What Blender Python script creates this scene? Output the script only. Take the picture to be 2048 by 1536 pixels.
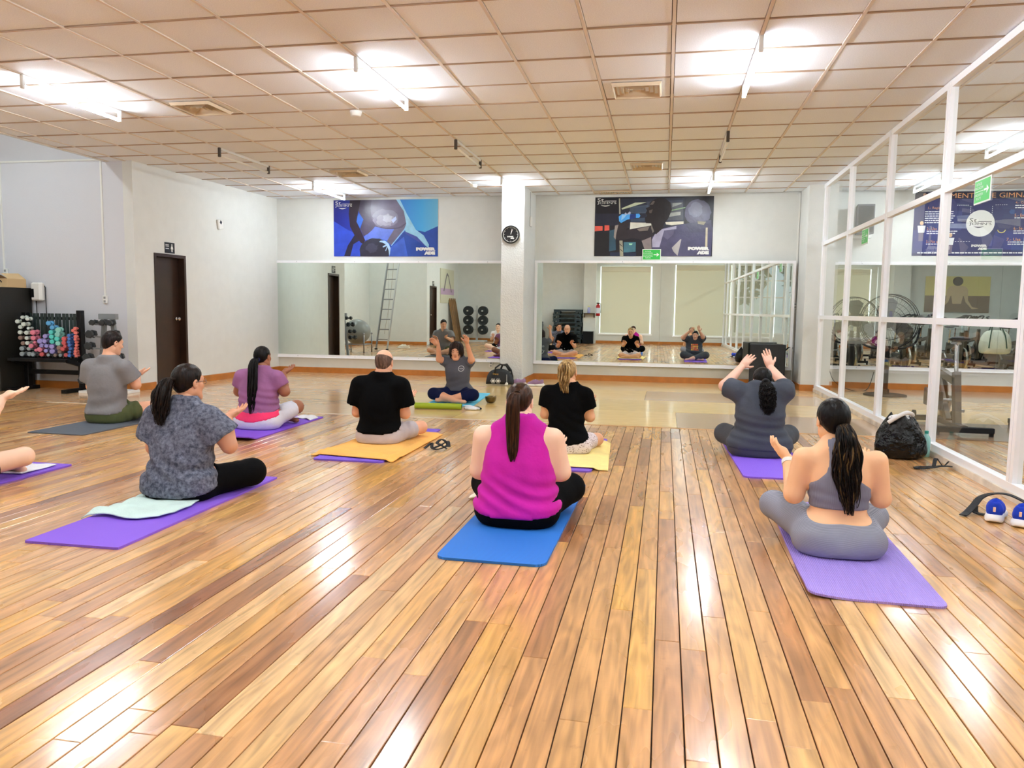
import bpy, bmesh, math, random
import numpy as np
from mathutils import Vector, Matrix
from mathutils.bvhtree import BVHTree
for _o in list(bpy.data.objects): bpy.data.objects.remove(_o)
S = bpy.context.scene
COL = S.collection
PI = math.pi
random.seed(7)
# ------------------------------------------------------------------ camera
CAM_R = Vector((0.98083122, 0.19440898, 0.01323863)); CAM_U = Vector((-0.0315256, 0.09127429, 0.99532665)); CAM_F = Vector((-0.19229209, 0.97666481, -0.09565353))
cam_d = bpy.data.cameras.new('camera'); cam = bpy.data.objects.new('camera', cam_d); COL.objects.link(cam)
cam_d.sensor_width = 36.0; cam_d.lens = 1540.0 * 36.0 / 2048.0; cam_d.clip_start = 0.05; cam_d.clip_end = 200
M = Matrix.Identity(4)
for i in range(3):
    M[i][0] = CAM_R[i]; M[i][1] = CAM_U[i]; M[i][2] = -CAM_F[i]
M[2][3] = 1.2
cam.matrix_world = M
S.camera = cam
# ------------------------------------------------------------------ world, light, exposure
TUBE = 70.0          # radiance of a lit fluorescent tube
BLIND = 1.5          # daylight coming through a roller blind
w = bpy.data.worlds.new('sky'); S.world = w; w.use_nodes = True
_n = w.node_tree.nodes; _l = w.node_tree.links
_sky = _n.new('ShaderNodeTexSky'); _sky.sky_type = 'HOSEK_WILKIE'; _sky.turbidity = 5.0; _sky.ground_albedo = 0.4
_sky.sun_direction = (0.5, 0.2, 0.8)
_l.new(_sky.outputs[0], _n['Background'].inputs[0]); _n['Background'].inputs[1].default_value = 1.6
S.view_settings.view_transform = 'Standard'; S.view_settings.look = 'None'; S.view_settings.gamma = 1.0
S.view_settings.use_curve_mapping = False; S.view_settings.exposure = 1.45
S.cycles.max_bounces = 10; S.cycles.diffuse_bounces = 4; S.cycles.glossy_bounces = 5; S.cycles.transmission_bounces = 6; S.cycles.transparent_max_bounces = 16
S.cycles.caustics_reflective = False; S.cycles.caustics_refractive = False; S.cycles.sample_clamp_indirect = 6.0
# ------------------------------------------------------------------ materials
def lin(c):
    return tuple(((v/255.0)/12.92 if v/255.0 <= 0.04045 else ((v/255.0+0.055)/1.055)**2.4) for v in c) + (1.0,)
MATS = {}
def mat(name, rgb=(200,200,200), rough=0.6, metal=0.0, spec=0.5, emit=None, estr=0.0, coat=0.0, trans=0.0, bump=None, vary=0.0, sheen=0.0, ior=1.5):
    """plain principled material; bump=(scale, strength); vary = brightness mottling by noise"""
    if name in MATS: return MATS[name]
    m = bpy.data.materials.new(name); m.use_nodes = True; MATS[name] = m
    nt = m.node_tree; b = nt.nodes['Principled BSDF']
    b.inputs['Base Color'].default_value = lin(rgb); b.inputs['Roughness'].default_value = rough
    b.inputs['Metallic'].default_value = metal; b.inputs['Specular IOR Level'].default_value = spec; b.inputs['IOR'].default_value = ior
    b.inputs['Coat Weight'].default_value = coat; b.inputs['Coat Roughness'].default_value = 0.08
    b.inputs['Transmission Weight'].default_value = trans
    if sheen: b.inputs['Sheen Weight'].default_value = sheen
    if emit: b.inputs['Emission Color'].default_value = lin(emit); b.inputs['Emission Strength'].default_value = estr
    tc = nt.nodes.new('ShaderNodeTexCoord')
    if bump:
        no = nt.nodes.new('ShaderNodeTexNoise'); no.inputs['Scale'].default_value = bump[0]; no.inputs['Detail'].default_value = 3
        nt.links.new(tc.outputs['Object'], no.inputs['Vector'])
        bu = nt.nodes.new('ShaderNodeBump'); bu.inputs['Strength'].default_value = bump[1]; bu.inputs['Distance'].default_value = 0.01
        nt.links.new(no.outputs['Fac'], bu.inputs['Height']); nt.links.new(bu.outputs[0], b.inputs['Normal'])
    if vary:
        n2 = nt.nodes.new('ShaderNodeTexNoise'); n2.inputs['Scale'].default_value = 6.0; n2.inputs['Detail'].default_value = 4
        nt.links.new(tc.outputs['Object'], n2.inputs['Vector'])
        r = nt.nodes.new('ShaderNodeMapRange'); r.inputs[1].default_value = 0.3; r.inputs[2].default_value = 0.7
        r.inputs[3].default_value = 1.0 - vary; r.inputs[4].default_value = 1.0 + vary*0.4
        nt.links.new(n2.outputs['Fac'], r.inputs[0])
        mx = nt.nodes.new('ShaderNodeVectorMath'); mx.operation = 'SCALE'; mx.inputs[0].default_value = lin(rgb)[:3]
        nt.links.new(r.outputs[0], mx.inputs['Scale']); nt.links.new(mx.outputs[0], b.inputs['Base Color'])
    return m
def nodes_of(m): return m.node_tree.nodes, m.node_tree.links, m.node_tree.nodes['Principled BSDF']
def wood_floor():
    m = mat('floor_wood', rough=0.2); N, L, b = nodes_of(m)
    at = N.new('ShaderNodeAttribute'); at.attribute_name = 'tone'
    ge = N.new('ShaderNodeNewGeometry')
    sep = N.new('ShaderNodeSeparateColor'); L.new(at.outputs['Color'], sep.inputs[0])
    # grain, stretched along the plank (Y), shifted for each plank
    off = N.new('ShaderNodeVectorMath'); off.operation = 'MULTIPLY_ADD'; off.inputs[1].default_value = (40, 40, 40)
    L.new(at.outputs['Color'], off.inputs[0]); L.new(ge.outputs['Position'], off.inputs[2])
    mp = N.new('ShaderNodeMapping'); mp.inputs['Scale'].default_value = (34, 2.0, 1); L.new(off.outputs[0], mp.inputs[0])
    g = N.new('ShaderNodeTexNoise'); g.inputs['Scale'].default_value = 1.0; g.inputs['Detail'].default_value = 4; g.inputs['Distortion'].default_value = 0.6; L.new(mp.outputs[0], g.inputs[0])
    mp2 = N.new('ShaderNodeMapping'); mp2.inputs['Scale'].default_value = (9, 1.3, 1); L.new(off.outputs[0], mp2.inputs[0])
    wv = N.new('ShaderNodeTexNoise'); wv.inputs['Scale'].default_value = 1.0; wv.inputs['Detail'].default_value = 1.5; L.new(mp2.outputs[0], wv.inputs[0])
    mu = N.new('ShaderNodeMath'); mu.operation = 'MULTIPLY'; mu.inputs[1].default_value = 46.0; L.new(wv.outputs['Fac'], mu.inputs[0])
    si = N.new('ShaderNodeMath'); si.operation = 'SINE'; L.new(mu.outputs[0], si.inputs[0])
    # plank base colour from the tone attribute
    cr = N.new('ShaderNodeValToRGB'); e = cr.color_ramp.elements
    e[0].position = 0.0; e[0].color = lin((152,100,68)); e[1].position = 1.0; e[1].color = lin((230,188,134))
    for p, c in ((0.2,(178,124,80)),(0.42,(204,150,98)),(0.62,(214,162,104)),(0.8,(224,168,88))):
        q = e.new(p); q.color = lin(c)
    L.new(sep.outputs[0], cr.inputs[0])
    # rings/grain modulation
    ad = N.new('ShaderNodeMath'); ad.operation = 'MULTIPLY_ADD'; ad.inputs[1].default_value = 0.11; ad.inputs[2].default_value = 0.29; L.new(si.outputs[0], ad.inputs[0])
    gm = N.new('ShaderNodeMath'); gm.operation = 'MULTIPLY_ADD'; gm.inputs[1].default_value = 1.35; L.new(g.outputs['Fac'], gm.inputs[0]); L.new(ad.outputs[0], gm.inputs[2])
    sc = N.new('ShaderNodeVectorMath'); sc.operation = 'SCALE'; L.new(cr.outputs[0], sc.inputs[0]); L.new(gm.outputs[0], sc.inputs['Scale'])
    # worn greyish patches
    wn = N.new('ShaderNodeTexNoise'); wn.inputs['Scale'].default_value = 1.0; wn.inputs['Detail'].default_value = 3; mp3 = N.new('ShaderNodeMapping'); mp3.inputs['Scale'].default_value = (4.0, 1.1, 1); L.new(ge.outputs['Position'], mp3.inputs[0]); L.new(mp3.outputs[0], wn.inputs[0])
    wr = N.new('ShaderNodeMapRange'); wr.inputs[1].default_value = 0.45; wr.inputs[2].default_value = 0.80; wr.inputs[4].default_value = 0.28; L.new(wn.outputs['Fac'], wr.inputs[0])
    mx = N.new('ShaderNodeMix'); mx.data_type = 'RGBA'; mx.inputs[7].default_value = lin((176,138,108)); L.new(wr.outputs[0], mx.inputs[0]); L.new(sc.outputs[0], mx.inputs[6])
    # small dark scuffs
    vn = N.new('ShaderNodeTexNoise'); vn.inputs['Scale'].default_value = 17; vn.inputs['Detail'].default_value = 3; L.new(ge.outputs['Position'], vn.inputs[0])
    vr = N.new('ShaderNodeMapRange'); vr.inputs[1].default_value = 0.66; vr.inputs[2].default_value = 0.84; vr.inputs[4].default_value = 0.45; L.new(vn.outputs['Fac'], vr.inputs[0])
    mx2 = N.new('ShaderNodeMix'); mx2.data_type = 'RGBA'; mx2.inputs[7].default_value = lin((110,66,40)); L.new(vr.outputs[0], mx2.inputs[0]); L.new(mx.outputs[2], mx2.inputs[6])
    L.new(mx2.outputs[2], b.inputs['Base Color'])
    rr = N.new('ShaderNodeMapRange'); rr.inputs[1].default_value = 0.3; rr.inputs[2].default_value = 0.75; rr.inputs[3].default_value = 0.24; rr.inputs[4].default_value = 0.34
    L.new(wn.outputs['Fac'], rr.inputs[0]); L.new(rr.outputs[0], b.inputs['Roughness'])
    bn = N.new('ShaderNodeTexNoise'); bn.inputs['Scale'].default_value = 42; bn.inputs['Detail'].default_value = 2; L.new(ge.outputs['Position'], bn.inputs[0])
    bu = N.new('ShaderNodeBump'); bu.inputs['Strength'].default_value = 0.10; bu.inputs['Distance'].default_value = 0.004
    L.new(bn.outputs['Fac'], bu.inputs['Height']); L.new(bu.outputs[0], b.inputs['Normal'])
    b.inputs['Coat Weight'].default_value = 0.7; b.inputs['Coat Roughness'].default_value = 0.15
    return m
def ply_floor():
    m = mat('floor_ply', rough=0.2); N, L, b = nodes_of(m)
    at = N.new('ShaderNodeAttribute'); at.attribute_name = 'tone'; ge = N.new('ShaderNodeNewGeometry')
    off = N.new('ShaderNodeVectorMath'); off.operation = 'MULTIPLY_ADD'; off.inputs[1].default_value = (9, 9, 9); L.new(at.outputs['Color'], off.inputs[0]); L.new(ge.outputs['Position'], off.inputs[2])
    mp = N.new('ShaderNodeMapping'); mp.inputs['Scale'].default_value = (0.8, 4.0, 1); L.new(off.outputs[0], mp.inputs[0])
    g = N.new('ShaderNodeTexNoise'); g.inputs['Scale'].default_value = 1.1; g.inputs['Detail'].default_value = 2; L.new(mp.outputs[0], g.inputs[0])
    mu = N.new('ShaderNodeMath'); mu.operation = 'MULTIPLY'; mu.inputs[1].default_value = 60; L.new(g.outputs['Fac'], mu.inputs[0])
    si = N.new('ShaderNodeMath'); si.operation = 'SINE'; L.new(mu.outputs[0], si.inputs[0])
    k = N.new('ShaderNodeMath'); k.operation = 'MULTIPLY_ADD'; k.inputs[1].default_value = 0.05; k.inputs[2].default_value = 0.96; L.new(si.outputs[0], k.inputs[0])
    sc = N.new('ShaderNodeVectorMath'); sc.operation = 'SCALE'; L.new(at.outputs['Color'], sc.inputs[0]); L.new(k.outputs[0], sc.inputs['Scale'])
    L.new(sc.outputs[0], b.inputs['Base Color']); b.inputs['Roughness'].default_value = 0.24
    b.inputs['Coat Weight'].default_value = 0.6; b.inputs['Coat Roughness'].default_value = 0.10
    return m
def tile_mat():
    m = mat('ceiling_board', rough=0.9, spec=0.2); N, L, b = nodes_of(m)
    oi = N.new('ShaderNodeObjectInfo'); tc = N.new('ShaderNodeTexCoord')
    n = N.new('ShaderNodeTexNoise'); n.inputs['Scale'].default_value = 120; n.inputs['Detail'].default_value = 2; L.new(tc.outputs['Object'], n.inputs[0])
    r = N.new('ShaderNodeMapRange'); r.inputs[3].default_value = 0.82; r.inputs[4].default_value = 1.1; L.new(n.outputs['Fac'], r.inputs[0])
    a = N.new('ShaderNodeMath'); a.operation = 'MULTIPLY_ADD'; a.inputs[1].default_value = 0.06; L.new(oi.outputs['Random'], a.inputs[0]); L.new(r.outputs[0], a.inputs[2])
    v = N.new('ShaderNodeVectorMath'); v.operation = 'SCALE'; v.inputs[0].default_value = lin((240,245,253))[:3]; L.new(a.outputs[0], v.inputs['Scale'])
    L.new(v.outputs[0], b.inputs['Base Color'])
    return m
def glass_mat(name='pane_glass', tint=(250,253,251), gain=1.1):
    m = bpy.data.materials.new(name); m.use_nodes = True; MATS[name] = m
    N = m.node_tree.nodes; L = m.node_tree.links; N.remove(N['Principled BSDF'])
    t = N.new('ShaderNodeBsdfTransparent'); t.inputs[0].default_value = lin(tint)
    g = N.new('ShaderNodeBsdfGlossy'); g.inputs['Roughness'].default_value = 0.0
    f = N.new('ShaderNodeLayerWeight'); f.inputs[0].default_value = 0.5
    pw = N.new('ShaderNodeMath'); pw.operation = 'POWER'; pw.inputs[1].default_value = 5.0; L.new(f.outputs['Facing'], pw.inputs[0])
    k = N.new('ShaderNodeMath'); k.operation = 'MULTIPLY_ADD'; k.inputs[1].default_value = 0.95*gain; k.inputs[2].default_value = 0.045*gain; k.use_clamp = True; L.new(pw.outputs[0], k.inputs[0])
    x = N.new('ShaderNodeMixShader'); L.new(k.outputs[0], x.inputs[0]); L.new(t.outputs[0], x.inputs[1]); L.new(g.outputs[0], x.inputs[2])
    L.new(x.outputs[0], N['Material Output'].inputs[0])
    return m
def fabric(name, rgb, rough=0.85, weave=260, strength=0.25, vary=0.12, sheen=0.15):
    m = mat(name, rgb, rough, spec=0.2 if sum(rgb) > 120 else 0.08, vary=vary, bump=(weave*0.12, strength), sheen=0.06 if sum(rgb) > 120 else 0.0)
    return m
def mottled(name, a, bcol, scale, lo, hi, rough=0.85, kind='noise'):
    m = mat(name, a, rough, spec=0.2); N, L, b = nodes_of(m); tc = N.new('ShaderNodeTexCoord')
    if kind == 'noise':
        n = N.new('ShaderNodeTexNoise'); n.inputs['Detail'].default_value = 6; n.inputs['Roughness'].default_value = 0.7; o = n.outputs['Fac']
    else:
        n = N.new('ShaderNodeTexVoronoi'); o = n.outputs['Distance']
    n.inputs['Scale'].default_value = scale; L.new(tc.outputs['Object'], n.inputs['Vector'])
    r = N.new('ShaderNodeMapRange'); r.inputs[1].default_value = lo; r.inputs[2].default_value = hi; L.new(o, r.inputs[0])
    x = N.new('ShaderNodeMix'); x.data_type = 'RGBA'; x.inputs[6].default_value = lin(a); x.inputs[7].default_value = lin(bcol); L.new(r.outputs[0], x.inputs[0]); L.new(x.outputs[2], b.inputs['Base Color'])
    return m
def ribbed(name, rgb, dark, scale, axis='Y', rough=0.7, strength=0.4):
    m = mat(name, rgb, rough, spec=0.3); N, L, b = nodes_of(m); tc = N.new('ShaderNodeTexCoord')
    wv = N.new('ShaderNodeTexWave'); wv.bands_direction = axis; wv.inputs['Scale'].default_value = scale; L.new(tc.outputs['Object'], wv.inputs[0])
    x = N.new('ShaderNodeMix'); x.data_type = 'RGBA'; x.inputs[6].default_value = lin(dark); x.inputs[7].default_value = lin(rgb); L.new(wv.outputs['Fac'], x.inputs[0])
    L.new(x.outputs[2], b.inputs['Base Color'])
    bu = N.new('ShaderNodeBump'); bu.inputs['Strength'].default_value = strength; bu.inputs['Distance'].default_value = 0.003
    L.new(wv.outputs['Fac'], bu.inputs['Height']); L.new(bu.outputs[0], b.inputs['Normal'])
    return m
def hair_mat(name, a, bcol, rough=0.38):
    m = mat(name, a, rough, spec=0.16); N, L, b = nodes_of(m); tc = N.new('ShaderNodeTexCoord')
    mp = N.new('ShaderNodeMapping'); mp.inputs['Scale'].default_value = (90, 90, 7); L.new(tc.outputs['Object'], mp.inputs[0])
    n = N.new('ShaderNodeTexNoise'); n.inputs['Scale'].default_value = 1; n.inputs['Detail'].default_value = 2; L.new(mp.outputs[0], n.inputs[0])
    r = N.new('ShaderNodeMapRange'); r.inputs[1].default_value = 0.35; r.inputs[2].default_value = 0.7; L.new(n.outputs['Fac'], r.inputs[0])
    x = N.new('ShaderNodeMix'); x.data_type = 'RGBA'; x.inputs[6].default_value = lin(a); x.inputs[7].default_value = lin(bcol); L.new(r.outputs[0], x.inputs[0]); L.new(x.outputs[2], b.inputs['Base Color'])
    bu = N.new('ShaderNodeBump'); bu.inputs['Strength'].default_value = 0.5; bu.inputs['Distance'].default_value = 0.004
    L.new(n.outputs['Fac'], bu.inputs['Height']); L.new(bu.outputs[0], b.inputs['Normal'])
    return m
def gradient_mat(name, stops, axis=0, rough=0.35):
    m = mat(name, (255,255,255), rough); N, L, b = nodes_of(m); tc = N.new('ShaderNodeTexCoord')
    s = N.new('ShaderNodeSeparateXYZ'); L.new(tc.outputs['Generated'], s.inputs[0])
    c = N.new('ShaderNodeValToRGB'); e = c.color_ramp.elements
    e[0].position = stops[0][0]; e[0].color = lin(stops[0][1]); e[1].position = stops[-1][0]; e[1].color = lin(stops[-1][1])
    for p, q in stops[1:-1]:
        z = e.new(p); z.color = lin(q)
    L.new(s.outputs[axis], c.inputs[0]); L.new(c.outputs[0], b.inputs['Base Color'])
    return m
WHITE = mat('white_paint', (221,222,218), 0.75, spec=0.3, bump=(60,0.12), vary=0.03)
ROUGH_WHITE = mat('rough_plaster', (222,224,223), 0.7, spec=0.3, bump=(45,0.9), vary=0.03)
ALU = mat('white_aluminium', (248,248,252), 0.35, spec=0.5)
BROWNBASE = mat('baseboard_wood', (190,118,50), 0.35, vary=0.2, coat=0.2)
DARKWOOD = mat('dark_door_wood', (52,30,16), 0.35, vary=0.25, coat=0.2)
BLACK = mat('black_paint', (10,10,12), 0.45, spec=0.25)
RUBBER = mat('black_rubber', (20,21,24), 0.7, spec=0.2)
CHROME = mat('chrome', (215,218,222), 0.15, metal=1.0)
STEEL = mat('brushed_steel', (160,162,166), 0.35, metal=1.0)
MIRROR = mat('mirror_silver', (226,236,228), 0.0, metal=1.0)
WPLASTIC = mat('white_plastic', (232,232,228), 0.4)
GLASS = glass_mat()
def emis(name, rgb, s):
    m = bpy.data.materials.new(name); m.use_nodes = True; N = m.node_tree.nodes
    b = N['Principled BSDF']; b.inputs['Base Color'].default_value = (0.8,0.8,0.8,1); b.inputs['Emission Color'].default_value = lin(rgb); b.inputs['Emission Strength'].default_value = s
    MATS[name] = m; return m
TUBE_ON = emis('tube_light', (240,249,255), TUBE*1.5); TUBE_TOP = emis('tube_back', (222,238,255), TUBE*0.16)
# ------------------------------------------------------------------ mesh builder
def V(*a): return Vector(a)
class MB:
    def __init__(s): s.v = []; s.f = []; s.mi = []; s.m = 0; s.X = Matrix.Identity(4)
    def add(s, vs, fs, mi=None):
        o = len(s.v); s.v += [tuple(s.X @ Vector(p)) for p in vs]; s.f += [tuple(i+o for i in f) for f in fs]; s.mi += [s.m if mi is None else mi]*len(fs); return s
    def box(s, a, b, mi=None):
        x0,y0,z0 = a; x1,y1,z1 = b
        return s.add([(x0,y0,z0),(x1,y0,z0),(x1,y1,z0),(x0,y1,z0),(x0,y0,z1),(x1,y0,z1),(x1,y1,z1),(x0,y1,z1)],
              [(0,3,2,1),(4,5,6,7),(0,1,5,4),(1,2,6,5),(2,3,7,6),(3,0,4,7)], mi)
    def bbox(s, a, b, r=0.01, mi=None):
        """box with chamfered vertical and top edges"""
        x0,y0,z0 = a; x1,y1,z1 = b; r = min(r,(x1-x0)/2.1,(y1-y0)/2.1,(z1-z0)/2.1)
        def ring(e, z): return [(x0+e+r,y0+e,z),(x1-e-r,y0+e,z),(x1-e,y0+e+r,z),(x1-e,y1-e-r,z),(x1-e-r,y1-e,z),(x0+e+r,y1-e,z),(x0+e,y1-e-r,z),(x0+e,y0+e+r,z)]
        rings = [ring(r*0.6,z0),ring(0,z0+r*0.6),ring(0,z1-r*0.6),ring(r*0.6,z1)]
        vs = sum(rings,[]); fs = [tuple(range(7,-1,-1)), tuple(range(24,32))]
        for k in range(3):
            for i in range(8): fs.append((k*8+i,k*8+(i+1)%8,(k+1)*8+(i+1)%8,(k+1)*8+i))
        return s.add(vs,fs,mi)
    def obox(s, p0, p1, w, h, up=(0,0,1), mi=None):
        """bar of w x h section from p0 to p1"""
        p0 = Vector(p0); p1 = Vector(p1); d = (p1-p0).normalized(); u = Vector(up); sd = d.cross(u)
        if sd.length < 1e-4: sd = d.cross(Vector((0,1,0)))
        sd.normalize(); u = sd.cross(d)
        a = sd*w/2; b = u*h/2
        vs = [p+q for p in (p0,p1) for q in (-a-b, a-b, a+b, -a+b)]
        return s.add(vs,[(0,3,2,1),(4,5,6,7),(0,1,5,4),(1,2,6,5),(2,3,7,6),(3,0,4,7)],mi)
    def tube(s, pts, r, seg=8, caps=True, mi=None, closed=False):
        pts = [Vector(p) for p in pts]; n = len(pts); rs = r if isinstance(r,(list,tuple)) else [r]*n
        vs = []; prev = None
        for i,p in enumerate(pts):
            if closed: d = pts[(i+1)%n]-pts[i-1]
            else: d = pts[min(i+1,n-1)]-pts[max(i-1,0)]
            d.normalize()
            if prev is None:
                a = d.orthogonal().normalized()
            else:
                a = prev - d*prev.dot(d)
                a = a.normalized() if a.length > 1e-5 else d.orthogonal().normalized()
            prev = a; b = d.cross(a)
            for k in range(seg):
                t = 2*PI*k/seg; vs.append(p + (a*math.cos(t)+b*math.sin(t))*rs[i])
        fs = []
        for i in range(n if closed else n-1):
            j = (i+1)%n
            for k in range(seg): fs.append((i*seg+k,i*seg+(k+1)%seg,j*seg+(k+1)%seg,j*seg+k))
        if caps and not closed: fs += [tuple(range(seg-1,-1,-1)), tuple((n-1)*seg+k for k in range(seg))]
        return s.add(vs,fs,mi)
    def cyl(s, p0, p1, r0, r1=None, seg=16, mi=None):
        return s.tube([p0,p1],[r0, r0 if r1 is None else r1],seg,True,mi)
    def lathe(s, prof, seg=24, c=(0,0,0), mi=None, hollow=False):
        """prof: list of (r,z); closed with caps when r>0 at ends"""
        vs = []; n = len(prof)
        for r,z in prof:
            for k in range(seg):
                t = 2*PI*k/seg; vs.append((c[0]+r*math.cos(t), c[1]+r*math.sin(t), c[2]+z))
        fs = []
        for i in range(n-1):
            for k in range(seg): fs.append((i*seg+k,i*seg+(k+1)%seg,(i+1)*seg+(k+1)%seg,(i+1)*seg+k))
        if not hollow: fs += [tuple(range(seg-1,-1,-1)), tuple((n-1)*seg+k for k in range(seg))]
        else: fs += [((n-1)*seg+k,(n-1)*seg+(k+1)%seg,(k+1)%seg,k) for k in range(seg)]
        return s.add(vs,fs,mi)
    def ball(s, c, r, seg=12, rings=8, mi=None):
        r = r if isinstance(r,(tuple,list)) else (r,r,r); vs = [(c[0],c[1],c[2]-r[2])]
        for i in range(1,rings):
            a = -PI/2+PI*i/rings
            for k in range(seg):
                t = 2*PI*k/seg; vs.append((c[0]+r[0]*math.cos(a)*math.cos(t),c[1]+r[1]*math.cos(a)*math.sin(t),c[2]+r[2]*math.sin(a)))
        vs.append((c[0],c[1],c[2]+r[2])); fs = []
        for k in range(seg): fs.append((0,1+(k+1)%seg,1+k))
        for i in range(rings-2):
            for k in range(seg): fs.append((1+i*seg+k,1+i*seg+(k+1)%seg,1+(i+1)*seg+(k+1)%seg,1+(i+1)*seg+k))
        for k in range(seg): fs.append((len(vs)-1,1+(rings-2)*seg+k,1+(rings-2)*seg+(k+1)%seg))
        return s.add(vs,fs,mi)
    def prism(s, pts, axis_vec, mi=None):
        """polygon pts (3D, planar) swept by axis_vec"""
        n = len(pts); a = Vector(axis_vec); vs = [Vector(p) for p in pts]+[Vector(p)+a for p in pts]
        fs = [tuple(range(n-1,-1,-1)), tuple(range(n,2*n))]+[(i,(i+1)%n,n+(i+1)%n,n+i) for i in range(n)]
        return s.add(vs,fs,mi)
    def mesh(s, name, mats, smooth=False, tone=None):
        me = bpy.data.meshes.new(name); me.from_pydata([tuple(p) for p in s.v],[],s.f)
        for m in (mats if isinstance(mats,(list,tuple)) else [mats]): me.materials.append(m)
        me.polygons.foreach_set('material_index', s.mi)
        if smooth: me.polygons.foreach_set('use_smooth', [True]*len(s.f))
        if tone is not None:
            a = me.color_attributes.new('tone','FLOAT_COLOR','POINT')
            arr = np.array(tone, dtype=np.float32)
            if arr.ndim == 1: arr = np.tile(arr,(len(s.v),1))
            a.data.foreach_set('color', arr.ravel())
        me.update(); return me
    def build(s, name, mats, parent=None, smooth=False, tone=None, bevel=0.0):
        me = s.mesh(name, mats, smooth, tone); return link(name, me, parent, bevel)
def recalc(me):
    b = bmesh.new(); b.from_mesh(me); bmesh.ops.recalc_face_normals(b, faces=b.faces); b.to_mesh(me); b.free()
def link(name, me, parent=None, bevel=0.0):
    o = bpy.data.objects.new(name, me); COL.objects.link(o)
    if parent is not None: o.parent = parent
    if smooth_angle_needed(me): pass
    if bevel:
        md = o.modifiers.new('bevel','BEVEL'); md.width = bevel; md.segments = 2; md.limit_method = 'ANGLE'
    return o
def smooth_angle_needed(me): return False
def thing(name, label, cat, loc=(0,0,0), rz=0.0, group=None):
    o = bpy.data.objects.new(name, None); COL.objects.link(o); o.empty_display_size = 0.05
    o.location = loc; o.rotation_euler = (0,0,rz); o['label'] = label; o['category'] = cat
    if group: o['group'] = group
    return o
def tag(o, label, cat, group=None, loc=None, rz=None):
    o['label'] = label; o['category'] = cat
    if group: o['group'] = group
    if loc is not None: o.location = loc
    if rz is not None: o.rotation_euler = (0,0,rz)
    return o
def struct(name, mb_or_none, mats=None, loc=(0,0,0), smooth=False, tone=None, label=None):
    if mb_or_none is None:
        o = bpy.data.objects.new(name, None); COL.objects.link(o); o.empty_display_size = 0.05
    else: o = mb_or_none.build(name, mats, None, smooth, tone)
    o['kind'] = 'structure'; o['label'] = label or name.replace('_',' '); o.location = loc
    return o
def dup(root, loc, rz=None, label=None):
    r = root.copy(); COL.objects.link(r); r.location = loc
    if rz is not None: r.rotation_euler = (0,0,rz)
    if label: r['label'] = label
    for ch in root.children:
        c = ch.copy(); COL.objects.link(c); c.parent = r
        for g in ch.children:
            d = g.copy(); COL.objects.link(d); d.parent = c
    return r
def text_mesh(s, size=0.1, bold=0.0, align='LEFT', spacing=1.0, width=None, height=None):
    cu = bpy.data.curves.new('txt','FONT'); cu.body = s; cu.size = size; cu.align_x = align; cu.offset = bold; cu.space_character = spacing; cu.resolution_u = 2; cu.fill_mode = 'FRONT'
    o = bpy.data.objects.new('txt', cu); COL.objects.link(o); dg = bpy.context.evaluated_depsgraph_get(); dg.update()
    me = bpy.data.meshes.new_from_object(o.evaluated_get(dg)); bpy.data.objects.remove(o)
    n = len(me.vertices); co = np.empty(n*3, dtype=np.float32); me.vertices.foreach_get('co', co); co = co.reshape(-1,3)
    fs = [tuple(p.vertices) for p in me.polygons]; bpy.data.meshes.remove(me)
    if n and width:
        w0 = co[:,0].max()-co[:,0].min(); x0 = co[:,0].min(); k = width/w0; co[:,0] = (co[:,0]-x0)*k
        if height: h0 = co[:,1].max()-co[:,1].min(); co[:,1] = (co[:,1]-co[:,1].min())*height/h0
        else: co[:,1] *= k
    return [tuple(map(float,p)) for p in co], fs
def put_text(mb, s, x, z, width, height, y=0.0, mi=0, bold=0.0):
    """text in the local XZ plane facing -Y, lower left corner at (x,z)"""
    vs, fs = text_mesh(s, bold=bold, width=width, height=height)
    mb.add([(x+p[0], y, z+p[1]) for p in vs], fs, mi)
# ------------------------------------------------------------------ room geometry (metres, camera stands at x=0,y=0)
D0, WA = 13.3502, 0.0162
LX0, LA = -7.6941, 0.0493
GX0, GA = 2.2773, 0.0048
CZ = 3.16
def LX(y): return LX0+LA*y
def on_back(o, x, z, off=0.0): o.location = (x, D0+WA*x-off, z); o.rotation_euler = (0,0,math.atan(WA)); return o
def on_left(o, y, z, off=0.0): o.location = (LX(y)+off, y, z); o.rotation_euler = (0,0,PI/2-math.atan(LA)); return o
def on_glass(o, y, z, off=0.0): o.location = (GX0+GA*y+off, y, z); o.rotation_euler = (0,0,PI/2-math.atan(GA)); return o
# ---- floor
floor = struct('floor', MB().box((-9.6,-2.7,-0.08),(13.0,13.8,-0.0125)), mat('floor_gap',(46,26,14),0.8), label='wooden strip floor of the exercise room')
WOODF = wood_floor(); PLYF = ply_floor()
PW, PT = 0.0905, 0.0125
rng = random.Random(11)
planks = []
nx0 = int(-9.5/PW)
for i in range(nx0, int(8.0/PW)):
    x0 = i*PW; y = -2.6 - rng.random()*1.5
    if x0 < -7.5: ys, ye = 1.74, 8.08
    else: ys, ye = -2.6, 8.08
    while y < ye:
        ln = rng.choice((0.7,1.0,1.3,1.7,2.1,2.6)); a = max(y, ys); b = min(y+ln, ye); y += ln
        if b-a < 0.05: continue
        t = rng.random()
        planks.append((x0, a, b, (min(1,max(0,rng.gauss(0.56,0.24))), rng.random(), rng.random(), 1.0), rng.uniform(-0.0006,0.0006), rng.uniform(-0.0006,0.0006)))
def px_size(x, y):
    v = Vector((x, y, -1.2)); z = v.dot(CAM_F)
    if z < 0.5: return 0
    u = v.dot(CAM_R)/z*1540; h = -v.dot(CAM_U)/z*1540
    return 1.0/z/z if abs(u) < 1090 and h < 830 else 0
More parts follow.
